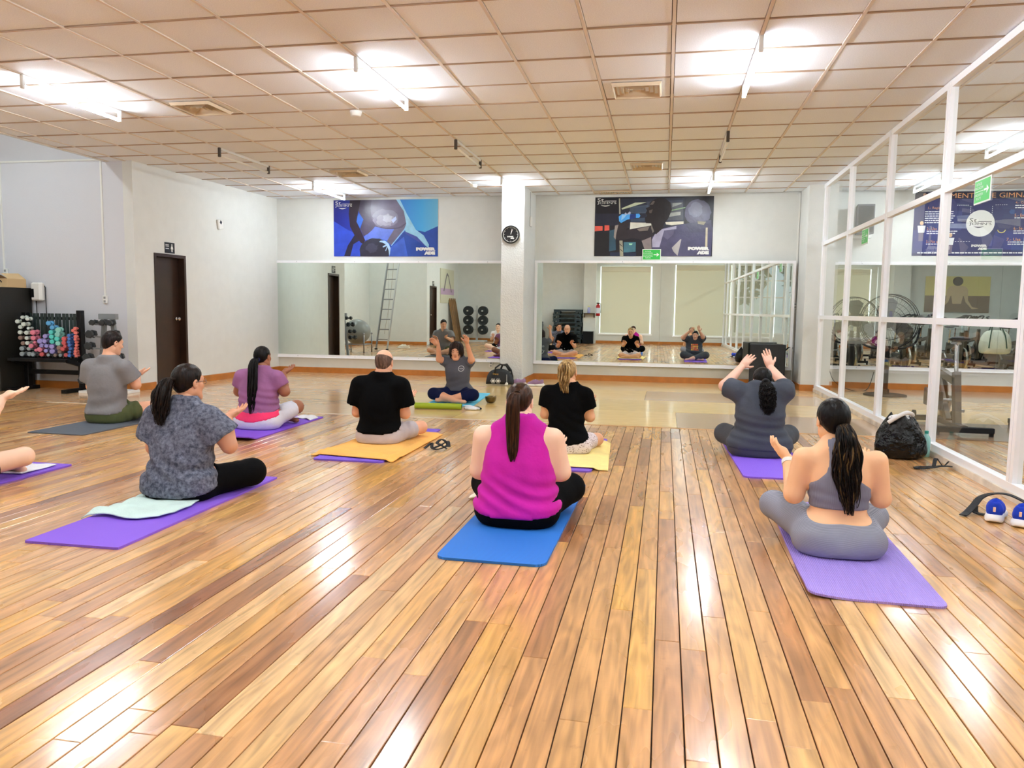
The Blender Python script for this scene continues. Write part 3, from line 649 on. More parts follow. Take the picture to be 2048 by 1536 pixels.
sh2 = [((40,44,60),[(500,100),(1480,100),(1500,540),(500,560)]),((58,64,82),[(900,150),(1460,130),(1480,480),(950,500)]),((84,88,98),[(1180,180),(1460,160),(1470,440),(1220,440)]),((70,84,104),[(640,230),(930,200),(930,330),(640,340)]),((34,36,56),[(95,330),(900,330),(900,520),(95,520)]),((62,76,98),[(700,250),(890,220),(890,300),(700,325)]),((58,74,96),[(660,420),(880,400),(880,460),(660,465)]),
 ((196,204,176),[(510,250),(720,165),(900,160),(650,235),(520,270)]),((222,222,210),[(655,470),(985,480),(985,560),(650,580)]),
 ((170,172,168),[(1240,330),(1430,310),(1430,362),(1260,390)]),((218,214,196),[(1200,470),(1480,460),(1480,500),(1300,520),(1210,505)]),((150,156,156),[(1300,180),(1440,175),(1440,190),(1300,240)]),((140,170,130),[(1290,280),(1500,240),(1500,255),(1290,300)]),
 ((226,92,80),[(95,525),(220,525),(220,597),(95,608)]),((226,92,80),[(250,515),(325,515),(328,592),(250,602)]),((16,16,24),[(95,612),(320,640),(330,1000),(95,1000)]),
 ((48,84,104),[(330,600),(420,575),(440,905),(330,925)]),((70,122,140),[(560,780),(750,780),(750,930),(560,945)]),((160,220,190),[(640,800),(700,800),(690,825),(650,825)]),((30,40,70),[(350,940),(760,940),(760,1000),(350,1000)]),
 ((172,168,154),[(465,95),(485,95),(500,340),(475,340)]),((170,166,146),[(490,755),(540,755),(560,1000),(505,1000)]),((40,38,36),[(492,800),(540,840),(544,855),(496,815)]),((40,38,36),[(500,880),(548,920),(552,935),(504,895)]),
 ((44,38,46),[(480,480),(650,470),(590,590),(760,560),(985,520),(1020,650),(1000,900),(880,900),(830,740),(700,720),(560,740),(450,740),(400,700)]),
 ((150,140,136),[(400,700),(415,520),(470,505),(440,640),(430,740)]),((126,116,108),[(760,575),(960,530),(930,600),(800,610)]),
 ((76,74,104),[(1000,700),(1050,660),(1180,560),(1500,500),(1830,480),(1925,560),(1915,1000),(830,1000),(1000,900)]),
 ((142,130,130),[(840,760),(985,700),(1000,900),(890,895)]),((170,166,190),[(1040,660),(1150,580),(1372,530),(1372,580),(1185,600),(1140,780),(1120,860),(1010,860),(1000,745)]),
 ((96,92,120),[(1185,600),(1340,590),(1330,660),(1240,745),(1170,690)]),
 ((88,86,112),ellp(1690,330,200,200,28,0.05,2)),((112,110,136),ellp(1660,290,110,110,20,0.2,3)),((70,68,92),[(1500,500),(1900,440),(1920,620),(1600,640)]),((150,142,120),[(1690,460),(1820,470),(1790,520),(1700,500)]),((196,186,160),[(1820,560),(1850,560),(1855,860),(1822,860)]),
 ((172,166,164),[(1310,870),(1440,735),(1455,740),(1405,995),(1340,930)]),
 ((26,20,25),[(950,170),(1000,130),(1080,95),(1180,100),(1270,170),(1295,280),(1240,420),(1180,500),(1150,580),(1060,660),(990,560),(980,490),(900,485),(880,400),(920,370),(890,330),(910,290),(888,250),(950,230)]),
 ((96,84,80),[(950,200),(1000,140),(1030,150),(1000,200)]),((90,78,74),[(940,290),(1000,270),(980,330),(950,330)]),((120,112,104),[(985,500),(1030,610),(1010,640),(980,560)]),
 ((74,166,244),[(470,380),(520,340),(690,342),(790,335),(810,370),(790,402),(700,405),(600,430),(510,480),(478,450)]),((150,206,250),[(520,350),(600,345),(560,400),(510,440)]),((40,60,130),[(650,345),(740,340),(740,405),(640,430)]),((180,188,220),[(560,330),(580,315),(600,340),(640,300),(660,320),(650,345),(570,350)])]
p = on_back(poster('athlete_poster','dark poster of an athlete drinking from a blue bottle, above the right mirror',1.955,0.985,bg2,sh2,95,75,1835,925), -1.223, 2.135, 0.002)
logo_power(p,1.56,0.03,0.35,0.125); logo_john(p,0.035,0.83,0.32,0.14)
# rules poster of the spinning room
bg3 = mat('poster_navy',(44,46,96),0.3)
sh3 = [((24,26,54),[(0,0),(195,0),(195,12),(0,12)]),((58,64,118),[(20,30),(70,30),(70,60),(20,60)]),((96,104,140),[(62,38),(92,36),(94,44),(64,46)]),((130,138,168),[(48,50),(88,50),(92,58),(52,57)]),((54,60,130),[(120,62),(195,58),(195,92),(110,90)]),((60,66,128),[(0,60),(50,58),(60,94),(0,96)])]
p3 = on_back(poster('rules_poster','navy gym rules poster with a white club roundel in the spinning room',1.95,1.0,bg3,sh3,0,0,195,100), 3.82, 2.145, 0.002)
OR = mat('print_orange',(232,164,108),0.4); WH = mat('print_white',(236,238,240),0.4)
m = MB(); put_text(m,'REGLAMENTO DE GIMNASIO',0.12,0.895,1.71,0.075,-0.0075); m.build('title_lettering', OR, p3)
m = MB()
for (s,x,z,wd) in (('1.- Registrarse',0.2,0.72,0.3),('2.- Uso de toalla',0.2,0.40,0.34),('3.- No azotes',0.2,0.20,0.28),('4.- Comparte',1.45,0.79,0.3),('5.- Enfermo',1.45,0.60,0.28),('6.- Se amable',1.45,0.40,0.3),('7.- Usa',1.36,0.23,0.2)): put_text(m,s,x,z,wd,0.045,-0.0075)
m.build('rule_headings', OR, p3)
m = MB()
r = random.Random(3)
for (x,zt,n,wd) in ((0.16,0.68,6,0.42),(0.2,0.375,2,0.45),(0.2,0.175,1,0.3),(1.45,0.765,2,0.42),(1.45,0.575,1,0.4),(1.45,0.375,2,0.35),(1.38,0.205,2,0.4)):
    for k in range(n):
        xx = x; zz = zt-k*0.034
        while xx < x+wd*r.uniform(0.85,1.0):
            l = r.uniform(0.02,0.06); m.box((xx,-0.0076,zz),(xx+l,-0.0072,zz+0.014)); xx += l+0.008
xx = 0.08
while xx < 1.85:
    l = r.uniform(0.02,0.07); m.box((xx,-0.0076,0.035),(xx+l,-0.0072,0.055)); xx += l+0.01
for k in range(6): m.box((0.62+k*0.03,-0.0076,0.78),(0.635+k*0.03,-0.0072,0.787)); m.box((1.17+k*0.03,-0.0076,0.78),(1.185+k*0.03,-0.0072,0.787)); m.box((0.62+k*0.04,-0.0076,0.22),(0.64+k*0.04,-0.0072,0.227))
for k in range(6): m.box((0.815,-0.0076,0.6+k*0.03),(0.822,-0.0072,0.615+k*0.03)); m.box((1.125,-0.0076,0.6+k*0.03),(1.132,-0.0072,0.615+k*0.03))
m.build('small_print', WH, p3)
m = MB(); m.cyl((0.97,-0.0078,0.5),(0.97,-0.0125,0.5),0.205,seg=40); m.build('roundel', mat('roundel_white',(240,240,236),0.5), p3)
logo_john(p3,0.81,0.43,0.32,0.15,mat('print_black',(24,24,30),0.4),-0.0128); logo_power(p3,0.86,0.09,0.23,0.085)
m = MB()
def wee_man(x,z,s,shirt):
    m.ball((x,-0.0076,z+0.15*s),(0.028*s,0.001,0.032*s),10,6,0); m.add([(x-0.06*s,-0.0078,z+0.11*s),(x+0.06*s,-0.0078,z+0.11*s),(x+0.045*s,-0.0078,z),(x-0.045*s,-0.0078,z)],[(0,1,2,3)],shirt); m.add([(x-0.04*s,-0.0077,z),(x+0.04*s,-0.0077,z),(x+0.035*s,-0.0077,z-0.13*s),(x-0.035*s,-0.0077,z-0.13*s)],[(0,1,2,3)],2)
wee_man(0.12,0.36,1,1); wee_man(0.55,0.17,1,1)
m.add([(1.28+0.06*math.cos(PI+PI*i/8),-0.0076,0.40+0.05*math.sin(PI+PI*i/8)) for i in range(9)]+[(1.28+0.048*math.cos(2*PI-PI*i/8),-0.0076,0.40+0.036*math.sin(2*PI-PI*i/8)) for i in range(9)],[tuple(range(18))],3)
m.build('figures', [mat('print_skin',(226,190,150),0.4), WH, mat('print_trouser',(120,110,130),0.4), mat('print_yellow',(236,220,120),0.4)], p3)
# exit signs
SG = mat('sign_green',(52,190,74),0.35); SW = mat('sign_white',(240,244,240),0.4)
def exit_sign(label):
    t = thing('exit_sign', label, 'sign', group=None)
    MB().bbox((0,-0.006,0),(0.31,0,0.185),0.004).build('panel', SW, t)
    MB().box((0.012,-0.0072,0.012),(0.298,-0.006,0.173)).build('green_field', SG, t)
    m = MB(); put_text(m,'RUTA DE',0.045,0.136,0.10,0.02,-0.0078); put_text(m,'EVACUACION',0.022,0.108,0.15,0.02,-0.0078); put_text(m,'EVACUATION',0.022,0.058,0.15,0.02,-0.0078); put_text(m,'ROUTE',0.055,0.03,0.085,0.02,-0.0078)
    m.box((0.02,-0.0078,0.09),(0.18,-0.0074,0.094)); m.box((0.19,-0.0078,0.086),(0.262,-0.0074,0.1)); m.add([(0.24,-0.0078,0.125),(0.283,-0.0078,0.093),(0.24,-0.0078,0.061),(0.24,-0.0078,0.08),(0.258,-0.0078,0.093),(0.24,-0.0078,0.106)],[(0,1,4,5),(1,2,3,4)])
    m.build('lettering', SW, t); return t
on_back(exit_sign('green evacuation sign stuck on the lower edge of the athlete poster'), -0.412, 2.066, 0.012)
s = exit_sign('large green evacuation sign on the near panes of the glass partition'); on_glass(s, 6.60, 2.045, -0.004); s.rotation_euler = (0,0,-PI/2-math.atan(GA))
s2 = exit_sign('small green evacuation sign on the far panes of the glass partition'); on_glass(s2, 10.14, 2.04, -0.004); s2.rotation_euler = (0,0,-PI/2-math.atan(GA))
# ------------------------------------------------------------------ wall fittings
t = thing('wall_clock','round black wall clock on the white column','clock',(-2.46,12.25,2.40))
m = MB(); m.X = Matrix.Rotation(PI/2,4,'X'); m.lathe([(0.10,0),(0.142,0.0),(0.145,0.02),(0.14,0.04),(0.125,0.042),(0.122,0.024),(0.01,0.022)],40); m.build('case', mat('clock_black',(14,14,16),0.3), t, smooth=False)
m = MB(); m.tube([(0.118*math.cos(2*PI*i/40),-0.026,0.118*math.sin(2*PI*i/40)) for i in range(40)],0.0035,6,closed=True)
for i in range(12):
    a = 2*PI*i/12; m.obox((0.098*math.cos(a),-0.0245,0.098*math.sin(a)),(0.112*math.cos(a),-0.0245,0.112*math.sin(a)),0.004,0.002,(0,1,0))
m.build('dial_marks', WPLASTIC, t)
m = MB(); put_text(m,'POWER',-0.055,-0.045,0.11,0.022,-0.0245,bold=0.01); put_text(m,'ADE',-0.005,-0.07,0.06,0.022,-0.0245,bold=0.01); m.build('dial_lettering', WPLASTIC, t)
m = MB(); m.obox((0,-0.029,0),(0.022,-0.029,0.09),0.007,0.002,(0,1,0)); m.build('hour_hand', WPLASTIC, t)
m = MB(); m.obox((0,-0.031,0),(0.03,-0.031,0.075),0.006,0.002,(0,1,0)); m.build('minute_hand', WPLASTIC, t)
t = thing('sensor_box','small white sensor box on the right face of the white column','sensor',(-2.243,12.75,2.66)); MB().bbox((0,-0.05,-0.08),(0.03,0.05,0.08),0.008).build('housing', WPLASTIC, t); MB().tube([(0.004,0,0.08),(0.004,0,0.48)],0.003,6).build('cable', mat('grey_cable',(120,120,124),0.6), t)
t = on_left(thing('emergency_light','tilted white emergency lamp on the left wall above the door','lamp'), 11.50, 2.44); t.rotation_euler.rotate_axis('Y', -0.22)
MB().bbox((-0.06,-0.04,0),(0.06,0,0.16),0.01).build('housing', WPLASTIC, t); MB().prism([(-0.03,-0.04,0.11),(0,-0.04,0.145),(0.03,-0.04,0.11),(0,-0.04,0.075)],(0,-0.004,0)).build('lens', mat('lens_dark',(60,60,66),0.2), t)
def outlet(name, label):
    t = thing(name, label, 'outlet'); MB().bbox((-0.035,-0.03,-0.055),(0.035,0,0.055),0.006).build('plate', WPLASTIC, t)
    m = MB(); m.box((-0.015,-0.033,0.01),(0.015,-0.029,0.04)); m.box((-0.015,-0.033,-0.04),(0.015,-0.029,-0.01)); m.build('sockets', mat('socket_grey',(150,150,150),0.5), t); return t
o = outlet('wall_outlet','white outlet box on the recess wall above the hex dumbbell rack'); o.location = (-7.70,9.552,1.27)
o = outlet('wall_outlet','white outlet box above the cardboard box at the left edge'); o.location = (-9.31,9.552,1.64)
o = on_back(outlet('wall_outlet','grey outlet low on the back wall above the black bag'), -3.00, 0.235, 0)
o = on_back(outlet('wall_outlet','white outlet with a plug beside the black loudspeaker'), 2.055, 0.64, 0.02)
o = on_back(outlet('wall_switch','white switch at the right edge of the right mirror'), 2.085, 1.33, 0.01)
for x,z0,z1,lab in ((-7.705,1.32,3.19,'thin white cable duct above the outlet on the recess wall'),(-9.34,1.69,3.19,'thin white cable duct at the left edge of the recess wall')):
    t = thing('cable_duct', lab, 'duct', (x,9.552,z0)); MB().box((-0.012,-0.014,0),(0.012,0,z1-z0)).build('channel', WPLASTIC, t)
t = thing('cable_duct','white cable duct running level along the recess wall top','duct',(-9.34,9.552,3.19)); MB().box((0,-0.014,-0.012),(1.64,0,0.012)).build('channel', WPLASTIC, t)
t = on_back(thing('cable_duct','vertical white cable duct right of the right mirror','duct'), 2.085, 2.1, 0); MB().box((-0.012,-0.014,-2.0),(0.012,0,1.05)).build('channel', WPLASTIC, t)
t = thing('towel_dispenser','small white wall dispenser with a dark window above the dumbbell rack','dispenser',(-8.76,9.552,1.37))
MB().bbox((-0.09,-0.10,-0.13),(0.09,0,0.13),0.03).build('housing', WPLASTIC, t); MB().box((-0.075,-0.104,-0.08),(-0.02,-0.098,0.04)).build('dark_window', BLACK, t)
MB().tube([(-0.06,-0.02,-0.13),(-0.06,-0.015,-0.75)],0.005,6).build('cable', BLACK, t); MB().tube([(0.07,-0.02,0.1),(0.1,-0.02,0.06),(0.1,-0.02,-0.75)],0.005,6).build('cable', BLACK, t)
# ------------------------------------------------------------------ left corner: cabinet, box, racks
t = thing('dark_cabinet','tall dark cabinet at the left edge under the cardboard box','cabinet',(-9.16,9.22,0))
MB().bbox((-0.33,-0.30,0.0),(0.28,0.30,1.42),0.006).build('body', mat('cabinet_dark',(26,24,18),0.5), t); MB().box((-0.32,-0.312,0.06),(-0.03,-0.30,1.38)).build('door', mat('cabinet_dark2',(30,28,22),0.5), t); MB().box((-0.02,-0.312,0.06),(0.27,-0.30,1.38)).build('door', mat('cabinet_dark2'), t)
t = thing('cardboard_box','tan cardboard box with open flaps on top of the dark cabinet','box',(-9.06,9.25,1.42)); CB = mat('cardboard',(214,184,138),0.8)
m = MB(); m.box((-0.2,-0.16,0),(0.2,-0.15,0.12)).box((-0.2,0.15,0),(0.2,0.16,0.12)).box((-0.2,-0.15,0),(-0.19,0.15,0.12)).box((0.19,-0.15,0),(0.2,0.15,0.12)).box((-0.19,-0.15,0),(0.19,0.15,0.008)); m.build('carton', CB, t)
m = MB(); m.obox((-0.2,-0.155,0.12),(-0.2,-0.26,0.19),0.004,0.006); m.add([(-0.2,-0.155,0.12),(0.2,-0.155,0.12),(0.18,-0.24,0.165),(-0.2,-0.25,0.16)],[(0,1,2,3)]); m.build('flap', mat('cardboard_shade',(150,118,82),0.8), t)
m = MB(); m.add([(0.2,-0.15,0.12),(0.2,0.15,0.12),(0.1,0.14,0.2),(0.08,-0.14,0.19)],[(0,1,2,3)]); m.build('flap', CB, t)
m = MB(); put_text(m,'A',-0.12,0.03,0.05,0.07,-0.1608); m.tube([(0.08+0.03*math.cos(a),-0.161,0.065+0.025*math.sin(a)) for a in [0.4*i for i in range(13)]],0.007,6); m.build('print_marks', BLACK, t)
# neoprene dumbbell rack
t = thing('dumbbell_rack','black rack with a slatted back full of coloured dumbbells','rack',(-8.35,9.22,0))
for x in (-0.42,0.455):
    MB().bbox((x-0.035,0.02,0.0),(x+0.035,0.10,1.115 if x>0 else 1.08),0.005).build('post', BLACK, t)
    MB().bbox((x-0.04,-0.30,0.0),(x+0.04,0.22,0.05),0.005).build('foot', BLACK, t)
    MB().obox((x,-0.20,0.43),(x,0.05,0.36),0.05,0.05).build('bracket', BLACK, t)
MB().bbox((-0.47,-0.24,0.415),(0.45,0.06,0.455),0.005).build('shelf', BLACK, t)
MB().bbox((-0.43,0.03,0.225),(0.455,0.08,0.285),0.005).build('lower_rail', BLACK, t)
SL = mat('rack_slat_green',(34,48,46),0.4)
for k in range(14): MB().box((-0.40+k*0.059,0.095+0.006*(k%2),0.45),(-0.40+k*0.059+0.042,0.105+0.006*(k%2),1.068)).build('slat', SL, t)
MB().box((-0.43,0.106,0.98),(0.45,0.118,1.02)).build('back_rail', BLACK, t)
DB = {'g': ((206,216,208),[(-8.791,0.952,0.028),(-8.762,0.876,0.028),(-8.773,0.802,0.029),(-8.714,1.011,0.024),(-8.643,0.99,0.026),(-8.686,0.916,0.029),(-8.629,0.86,0.02),(-8.672,0.799,0.029),(-8.655,0.726,0.026),(-8.65,0.657,0.028)],'pale grey dumbbell in the slatted rack'),
'b': ((150,124,112),[(-8.751,0.728,0.029),(-8.737,0.652,0.029),(-8.223,0.498,0.023),(-8.151,0.602,0.031),(-8.153,0.551,0.029)],'brown dumbbell in the slatted rack'),
's': ((150,158,160),[(-8.744,0.58,0.031),(-8.732,0.505,0.032),(-8.625,0.58,0.028),(-8.627,0.506,0.031),(-8.563,0.5,0.028),(-8.331,0.5,0.023),(-8.146,0.5,0.024)],'steel grey dumbbell in the slatted rack'),
'p': ((222,126,146),[(-8.554,0.804,0.036),(-8.558,0.728,0.034),(-8.595,0.616,0.031),(-8.535,0.67,0.02),(-8.525,0.562,0.023),(-8.457,0.573,0.036)],'pink dumbbell in the slatted rack'),
'r': ((206,92,92),[(-8.429,0.506,0.031),(-8.068,0.724,0.034),(-8.076,0.671,0.031),(-8.047,0.625,0.023),(-8.08,0.589,0.031),(-8.058,0.504,0.029)],'dark coral red dumbbell in the slatted rack'),
'l': ((156,146,204),[(-8.461,0.687,0.036),(-8.423,0.627,0.028),(-8.356,0.758,0.031),(-8.368,0.689,0.029),(-8.359,0.622,0.028),(-8.364,0.557,0.028),(-8.268,0.617,0.034),(-8.256,0.551,0.036)],'lilac dumbbell in the slatted rack'),
'c': ((92,166,216),[(-8.298,0.935,0.032),(-8.25,0.876,0.031)],'sky blue dumbbell in the slatted rack'),
't': ((88,206,196),[(-8.26,0.814,0.032),(-8.256,0.751,0.032),(-8.26,0.685,0.032),(-8.17,0.724,0.034)],'turquoise dumbbell in the slatted rack'),
'm': ((138,202,190),[(-8.164,0.845,0.037),(-8.157,0.784,0.036),(-8.168,0.662,0.034)],'pale mint dumbbell in the slatted rack'),
'n': ((70,116,186),[(-7.976,0.775,0.024),(-7.976,0.729,0.023),(-7.99,0.686,0.026),(-7.988,0.64,0.024),(-7.992,0.594,0.024),(-7.997,0.546,0.024),(-7.987,0.499,0.023)],'small royal blue dumbbell in the slatted rack'),
'o': ((226,120,110),[(-7.886,0.869,0.024),(-7.919,0.842,0.023),(-7.888,0.812,0.024),(-7.888,0.759,0.026),(-7.884,0.723,0.021),(-7.886,0.683,0.021),(-7.888,0.642,0.021),(-7.89,0.602,0.021),(-7.892,0.561,0.021),(-7.894,0.528,0.021),(-7.88,0.496,0.019)],'tiny salmon dumbbell in the slatted rack')}
def hexring(r, y, ph=PI/6): return [(r*math.cos(ph+PI/3*i), y, r*math.sin(ph+PI/3*i)) for i in range(6)]
def dumbbell_mesh(rgb, seg=6):
    m = MB()
    for s in (-1,1):
        ys = [s*0.55*k for k in (0.0,)]
        a = s*1.6; b = s*3.4
        m.tube([(0,a,0),(0,a+s*0.25,0),(0,b-s*0.25,0),(0,b,0)],[0.78,1.0,1.0,0.78],seg)
    m.tube([(0,-1.7,0),(0,1.7,0)],0.42,8)
    return m.mesh('dumbbell', mat('neoprene_%d_%d_%d'%rgb, rgb, 0.55))
rd = random.Random(9); ORD = ['first','second','third','fourth','fifth','sixth','seventh','eighth','ninth','tenth','eleventh']
for k,(rgb,lst,lab) in DB.items():
    me = dumbbell_mesh(rgb, 8)
    for x,z,r in lst:
        o = bpy.data.objects.new('dumbbell', me); COL.objects.link(o); o.scale = (r*1.02,0.026,r*1.02)
        o.location = (x, 9.20+rd.uniform(-0.012,0.012), z); o.rotation_euler = (0,rd.uniform(0,0.6),0.42+rd.uniform(-0.10,0.10))
        rank = sorted(lst, key=lambda q: q[1]).index((x,z,r)); tag(o, '%s, %s from the bottom of its colour'%(lab, ORD[rank]), 'dumbbell', lab.replace('dumbbell','dumbbells'))
# hex dumbbell rack
t = thing('hex_dumbbell_rack','grey upright rack holding pairs of black hex dumbbells','rack',(-7.43,9.25,0)); GR = mat('rack_grey',(130,134,136),0.45)
for s in (-1,1):
    MB().obox((s*0.055,0.0,1.05),(s*0.17,0.0,0.03),0.055,0.045,(0,1,0)).build('upright', GR, t)
    MB().bbox((s*0.17-0.16,-0.22,0),(s*0.17+0.16,0.16,0.035),0.005).build('foot', WPLASTIC, t)
MB().bbox((-0.135,-0.035,1.0),(0.135,0.03,1.075),0.006).build('top_plate', GR, t)
for z in (0.92,0.755,0.595,0.44,0.2):
    for s in (-1,1): MB().obox((s*(0.06+0.11*(1.05-z)),-0.02,z),(s*(0.09+0.12*(1.05-z)),-0.15,z+0.02),0.03,0.02).build('cradle', GR, t)
hx = dumbbell_mesh((34,38,40),6); HXL = ['top left','top middle','top right','second row left','second row right','third row left','third row right','fourth row left','fourth row right','lowest left']; hxi = iter(HXL)
for x,z,r in [(-7.562,0.957,0.040),(-7.406,0.959,0.043),(-7.296,0.957,0.042),(-7.609,0.801,0.057),(-7.247,0.808,0.055),(-7.636,0.641,0.053),(-7.208,0.646,0.048),(-7.668,0.485,0.055),(-7.194,0.501,0.053),(-7.755,0.175,0.05)]:
    o = bpy.data.objects.new('hex_dumbbell', hx); COL.objects.link(o); o.scale = (r,0.03,r); o.rotation_euler = (0,0,0.40); o.location = (x,9.13,z); tag(o,'black hex dumbbell on the grey upright rack, the %s one'%next(hxi),'dumbbell','black hex dumbbells on the grey rack')
# ------------------------------------------------------------------ back-wall things
SPK = mat('speaker_black',(20,20,22),0.55,bump=(80,0.2)); GRL = mat('speaker_grille',(30,30,32),0.6,bump=(200,0.8))
def speaker(label, loc, rz, w=0.52, d=0.42, h=0.71):
    t = thing('loudspeaker', label, 'loudspeaker', loc, rz)
    MB().prism([(-w/2,-d/2,0.0),(w/2,-d/2,0.0),(w*0.36,d/2,0.0),(-w*0.36,d/2,0.0)],(0,0,h)).build('cabinet', SPK, t, bevel=0.012)
    MB().bbox((-w/2+0.02,-d/2-0.008,0.02),(w/2-0.02,-d/2,h-0.02),0.006).build('grille', GRL, t)
    MB().cyl((0,-d/2-0.008,h*0.32),(0,-d/2-0.012,h*0.32),w*0.36,seg=32).build('woofer_ring', SPK, t)
    MB().box((-w*0.22,-d/2-0.012,h*0.72),(w*0.22,-d/2-0.008,h*0.88)).build('horn', SPK, t)
    return t
speaker('big black loudspeaker on the floor before the right mirror', (1.60,12.98,0.0), 0.08, 0.56)
o = thing('power_cord','black power cord from the wall outlet down behind the loudspeaker','cord',(2.05,13.33,0.64)); MB().tube([(0,-0.02,0),(-0.04,-0.06,0.01),(-0.10,-0.08,-0.05),(-0.15,-0.08,-0.16),(-0.20,-0.10,-0.35),(-0.24,-0.12,-0.55)],0.006,8).build('lead', BLACK, o); MB().bbox((-0.02,-0.045,-0.015),(0.02,-0.02,0.015),0.005).build('plug', BLACK, o)
# sports bag
t = thing('sports_bag','black sports bag with white print on the floor before the column','bag',(-2.56,12.02,0.0),0.1); BAG = mat('bag_nylon',(8,8,9),0.6,bump=(30,0.4))
m = MB(); n = 20
prof = [(-0.225,0.10),(-0.205,0.17),(-0.15,0.235),(-0.06,0.265),(0.05,0.265),(0.15,0.225),(0.21,0.14),(0.225,0.05)]
rings = []
for x,h in [(-0.225,0.06),(-0.215,0.15),(-0.17,0.225),(-0.08,0.265),(0.04,0.27),(0.14,0.235),(0.20,0.16),(0.225,0.06)]:
    d = 0.11 if abs(x) < 0.2 else 0.075
    rings.append([(x, -d, 0.012),(x,-d*1.05,h*0.35),(x,-d*0.8,h*0.75),(x,-d*0.3,h),(x,d*0.3,h),(x,d*0.8,h*0.75),(x,d*1.05,h*0.35),(x,d,0.012)])
vs = sum(rings,[]); fs = [tuple(range(8)), tuple(range(len(vs)-1,len(vs)-9,-1))]
for i in range(len(rings)-1):
    for k in range(8): fs.append((i*8+k,(i+1)*8+k,(i+1)*8+(k+1)%8,i*8+(k+1)%8))
m.add(vs,fs); o = m.build('bag_body', BAG, t, smooth=True); recalc(o.data); o.modifiers.new('s','SUBSURF').render_levels = 2
m = MB(); m.tube([(-0.08,-0.09,0.16),(-0.07,-0.07,0.28),(0.0,-0.03,0.335),(0.09,0.01,0.315),(0.15,0.02,0.22)],0.014,8); m.build('handle', BAG, t, smooth=True)
m = MB(); m.tube([(-0.02,0.07,0.2),(0.03,0.05,0.32),(0.10,0.03,0.335),(0.17,0.02,0.24),(0.2,0.0,0.12)],0.016,8); m.build('shoulder_strap', BAG, t, smooth=True)
m = MB(); put_text(m,'Disney',-0.105,0.165,0.09,0.035,-0.112); m.build('gold_lettering', mat('gold_print',(214,170,84),0.4), t)
m = MB()
for cx in (-0.10,-0.02):
    for k in range(6): a=2*PI*k/6; m.tube([(cx+0.028*math.cos(a)+0.012*math.cos(b),-0.121,0.075+0.028*math.sin(a)+0.012*math.sin(b)) for b in [PI/5*i for i in range(10)]],0.0025,5,closed=True)
    m.ball((cx,-0.12,0.075),(0.016,0.003,0.016))
m.build('flower_print', WPLASTIC, t)
m = MB(); m.tube([(0.115,-0.10,0.18),(0.118,-0.12,0.06)],0.003,6); m.ball((0.118,-0.128,0.035),(0.022,0.016,0.024)); m.ball((0.10,-0.13,0.022),(0.014,0.012,0.014)); m.build('charm', WPLASTIC, t)
# singing bowl with mallet, green roll, band, phone, socks
t = thing('singing_bowl','bronze singing bowl with a stick in it beside the instructor','bowl',(-2.18,9.66,0.0)); m = MB()
m.lathe([(0.028,0.0),(0.05,0.008),(0.068,0.035),(0.073,0.07),(0.071,0.085),(0.067,0.084),(0.068,0.068),(0.062,0.038),(0.04,0.014),(0.002,0.012)],32); m.build('bowl', mat('bronze',(104,86,50),0.35,metal=0.8), t, smooth=True)
MB().cyl((-0.03,0.0,0.03),(0.06,0.01,0.095),0.008,seg=10).build('mallet', mat('mallet_wood',(186,160,120),0.5), t)
t = thing('yoga_mat_roll','green rolled mat lying in front of the instructor','mat',(-2.62,8.86,0.0),0.10)
m = MB(); m.cyl((-0.31,0,0.037),(0.26,0,0.037),0.037,seg=24); m.build('roll', mat('roll_green',(150,172,24),0.6), t, smooth=False)
m = MB(); m.tube([(0.2605,0.035*(1-i/60)*math.cos(0.5*i),0.037+0.035*(1-i/60)*math.sin(0.5*i)) for i in range(54)],0.0014,4); m.build('spiral_edge', mat('roll_dark',(70,90,10),0.7), t)
t = thing('sock','white and black pair of socks at the end of the green roll','socks',(-2.24,8.93,0.0),0.1)
m = MB(); m.tube([(-0.10,0.02,0.025),(-0.03,0.0,0.03),(0.03,-0.02,0.022),(0.09,-0.03,0.018)],[0.024,0.026,0.02,0.012],10); m.tube([(-0.08,-0.02,0.018),(0.0,-0.05,0.02),(0.06,-0.06,0.016)],[0.018,0.02,0.012],10); m.build('white_sock', fabric('sock_white',(226,230,238)), t, smooth=True)
m = MB(); m.tube([(0.02,0.03,0.02),(0.08,0.01,0.02),(0.11,-0.02,0.016)],[0.015,0.018,0.01],10); m.build('dark_sock', fabric('sock_navy',(34,36,52)), t, smooth=True)
def phone(label, loc, rz, rgb=(16,16,20)):
    t = thing('phone', label, 'phone', loc, rz); MB().bbox((-0.037,-0.075,0),(0.037,0.075,0.009),0.006).build('case', mat('phone_%d'%rgb[0],rgb,0.3), t); MB().box((-0.033,-0.069,0.0088),(0.033,0.069,0.0094)).build('screen', mat('phone_glass_%d'%rgb[0],rgb,0.08), t)
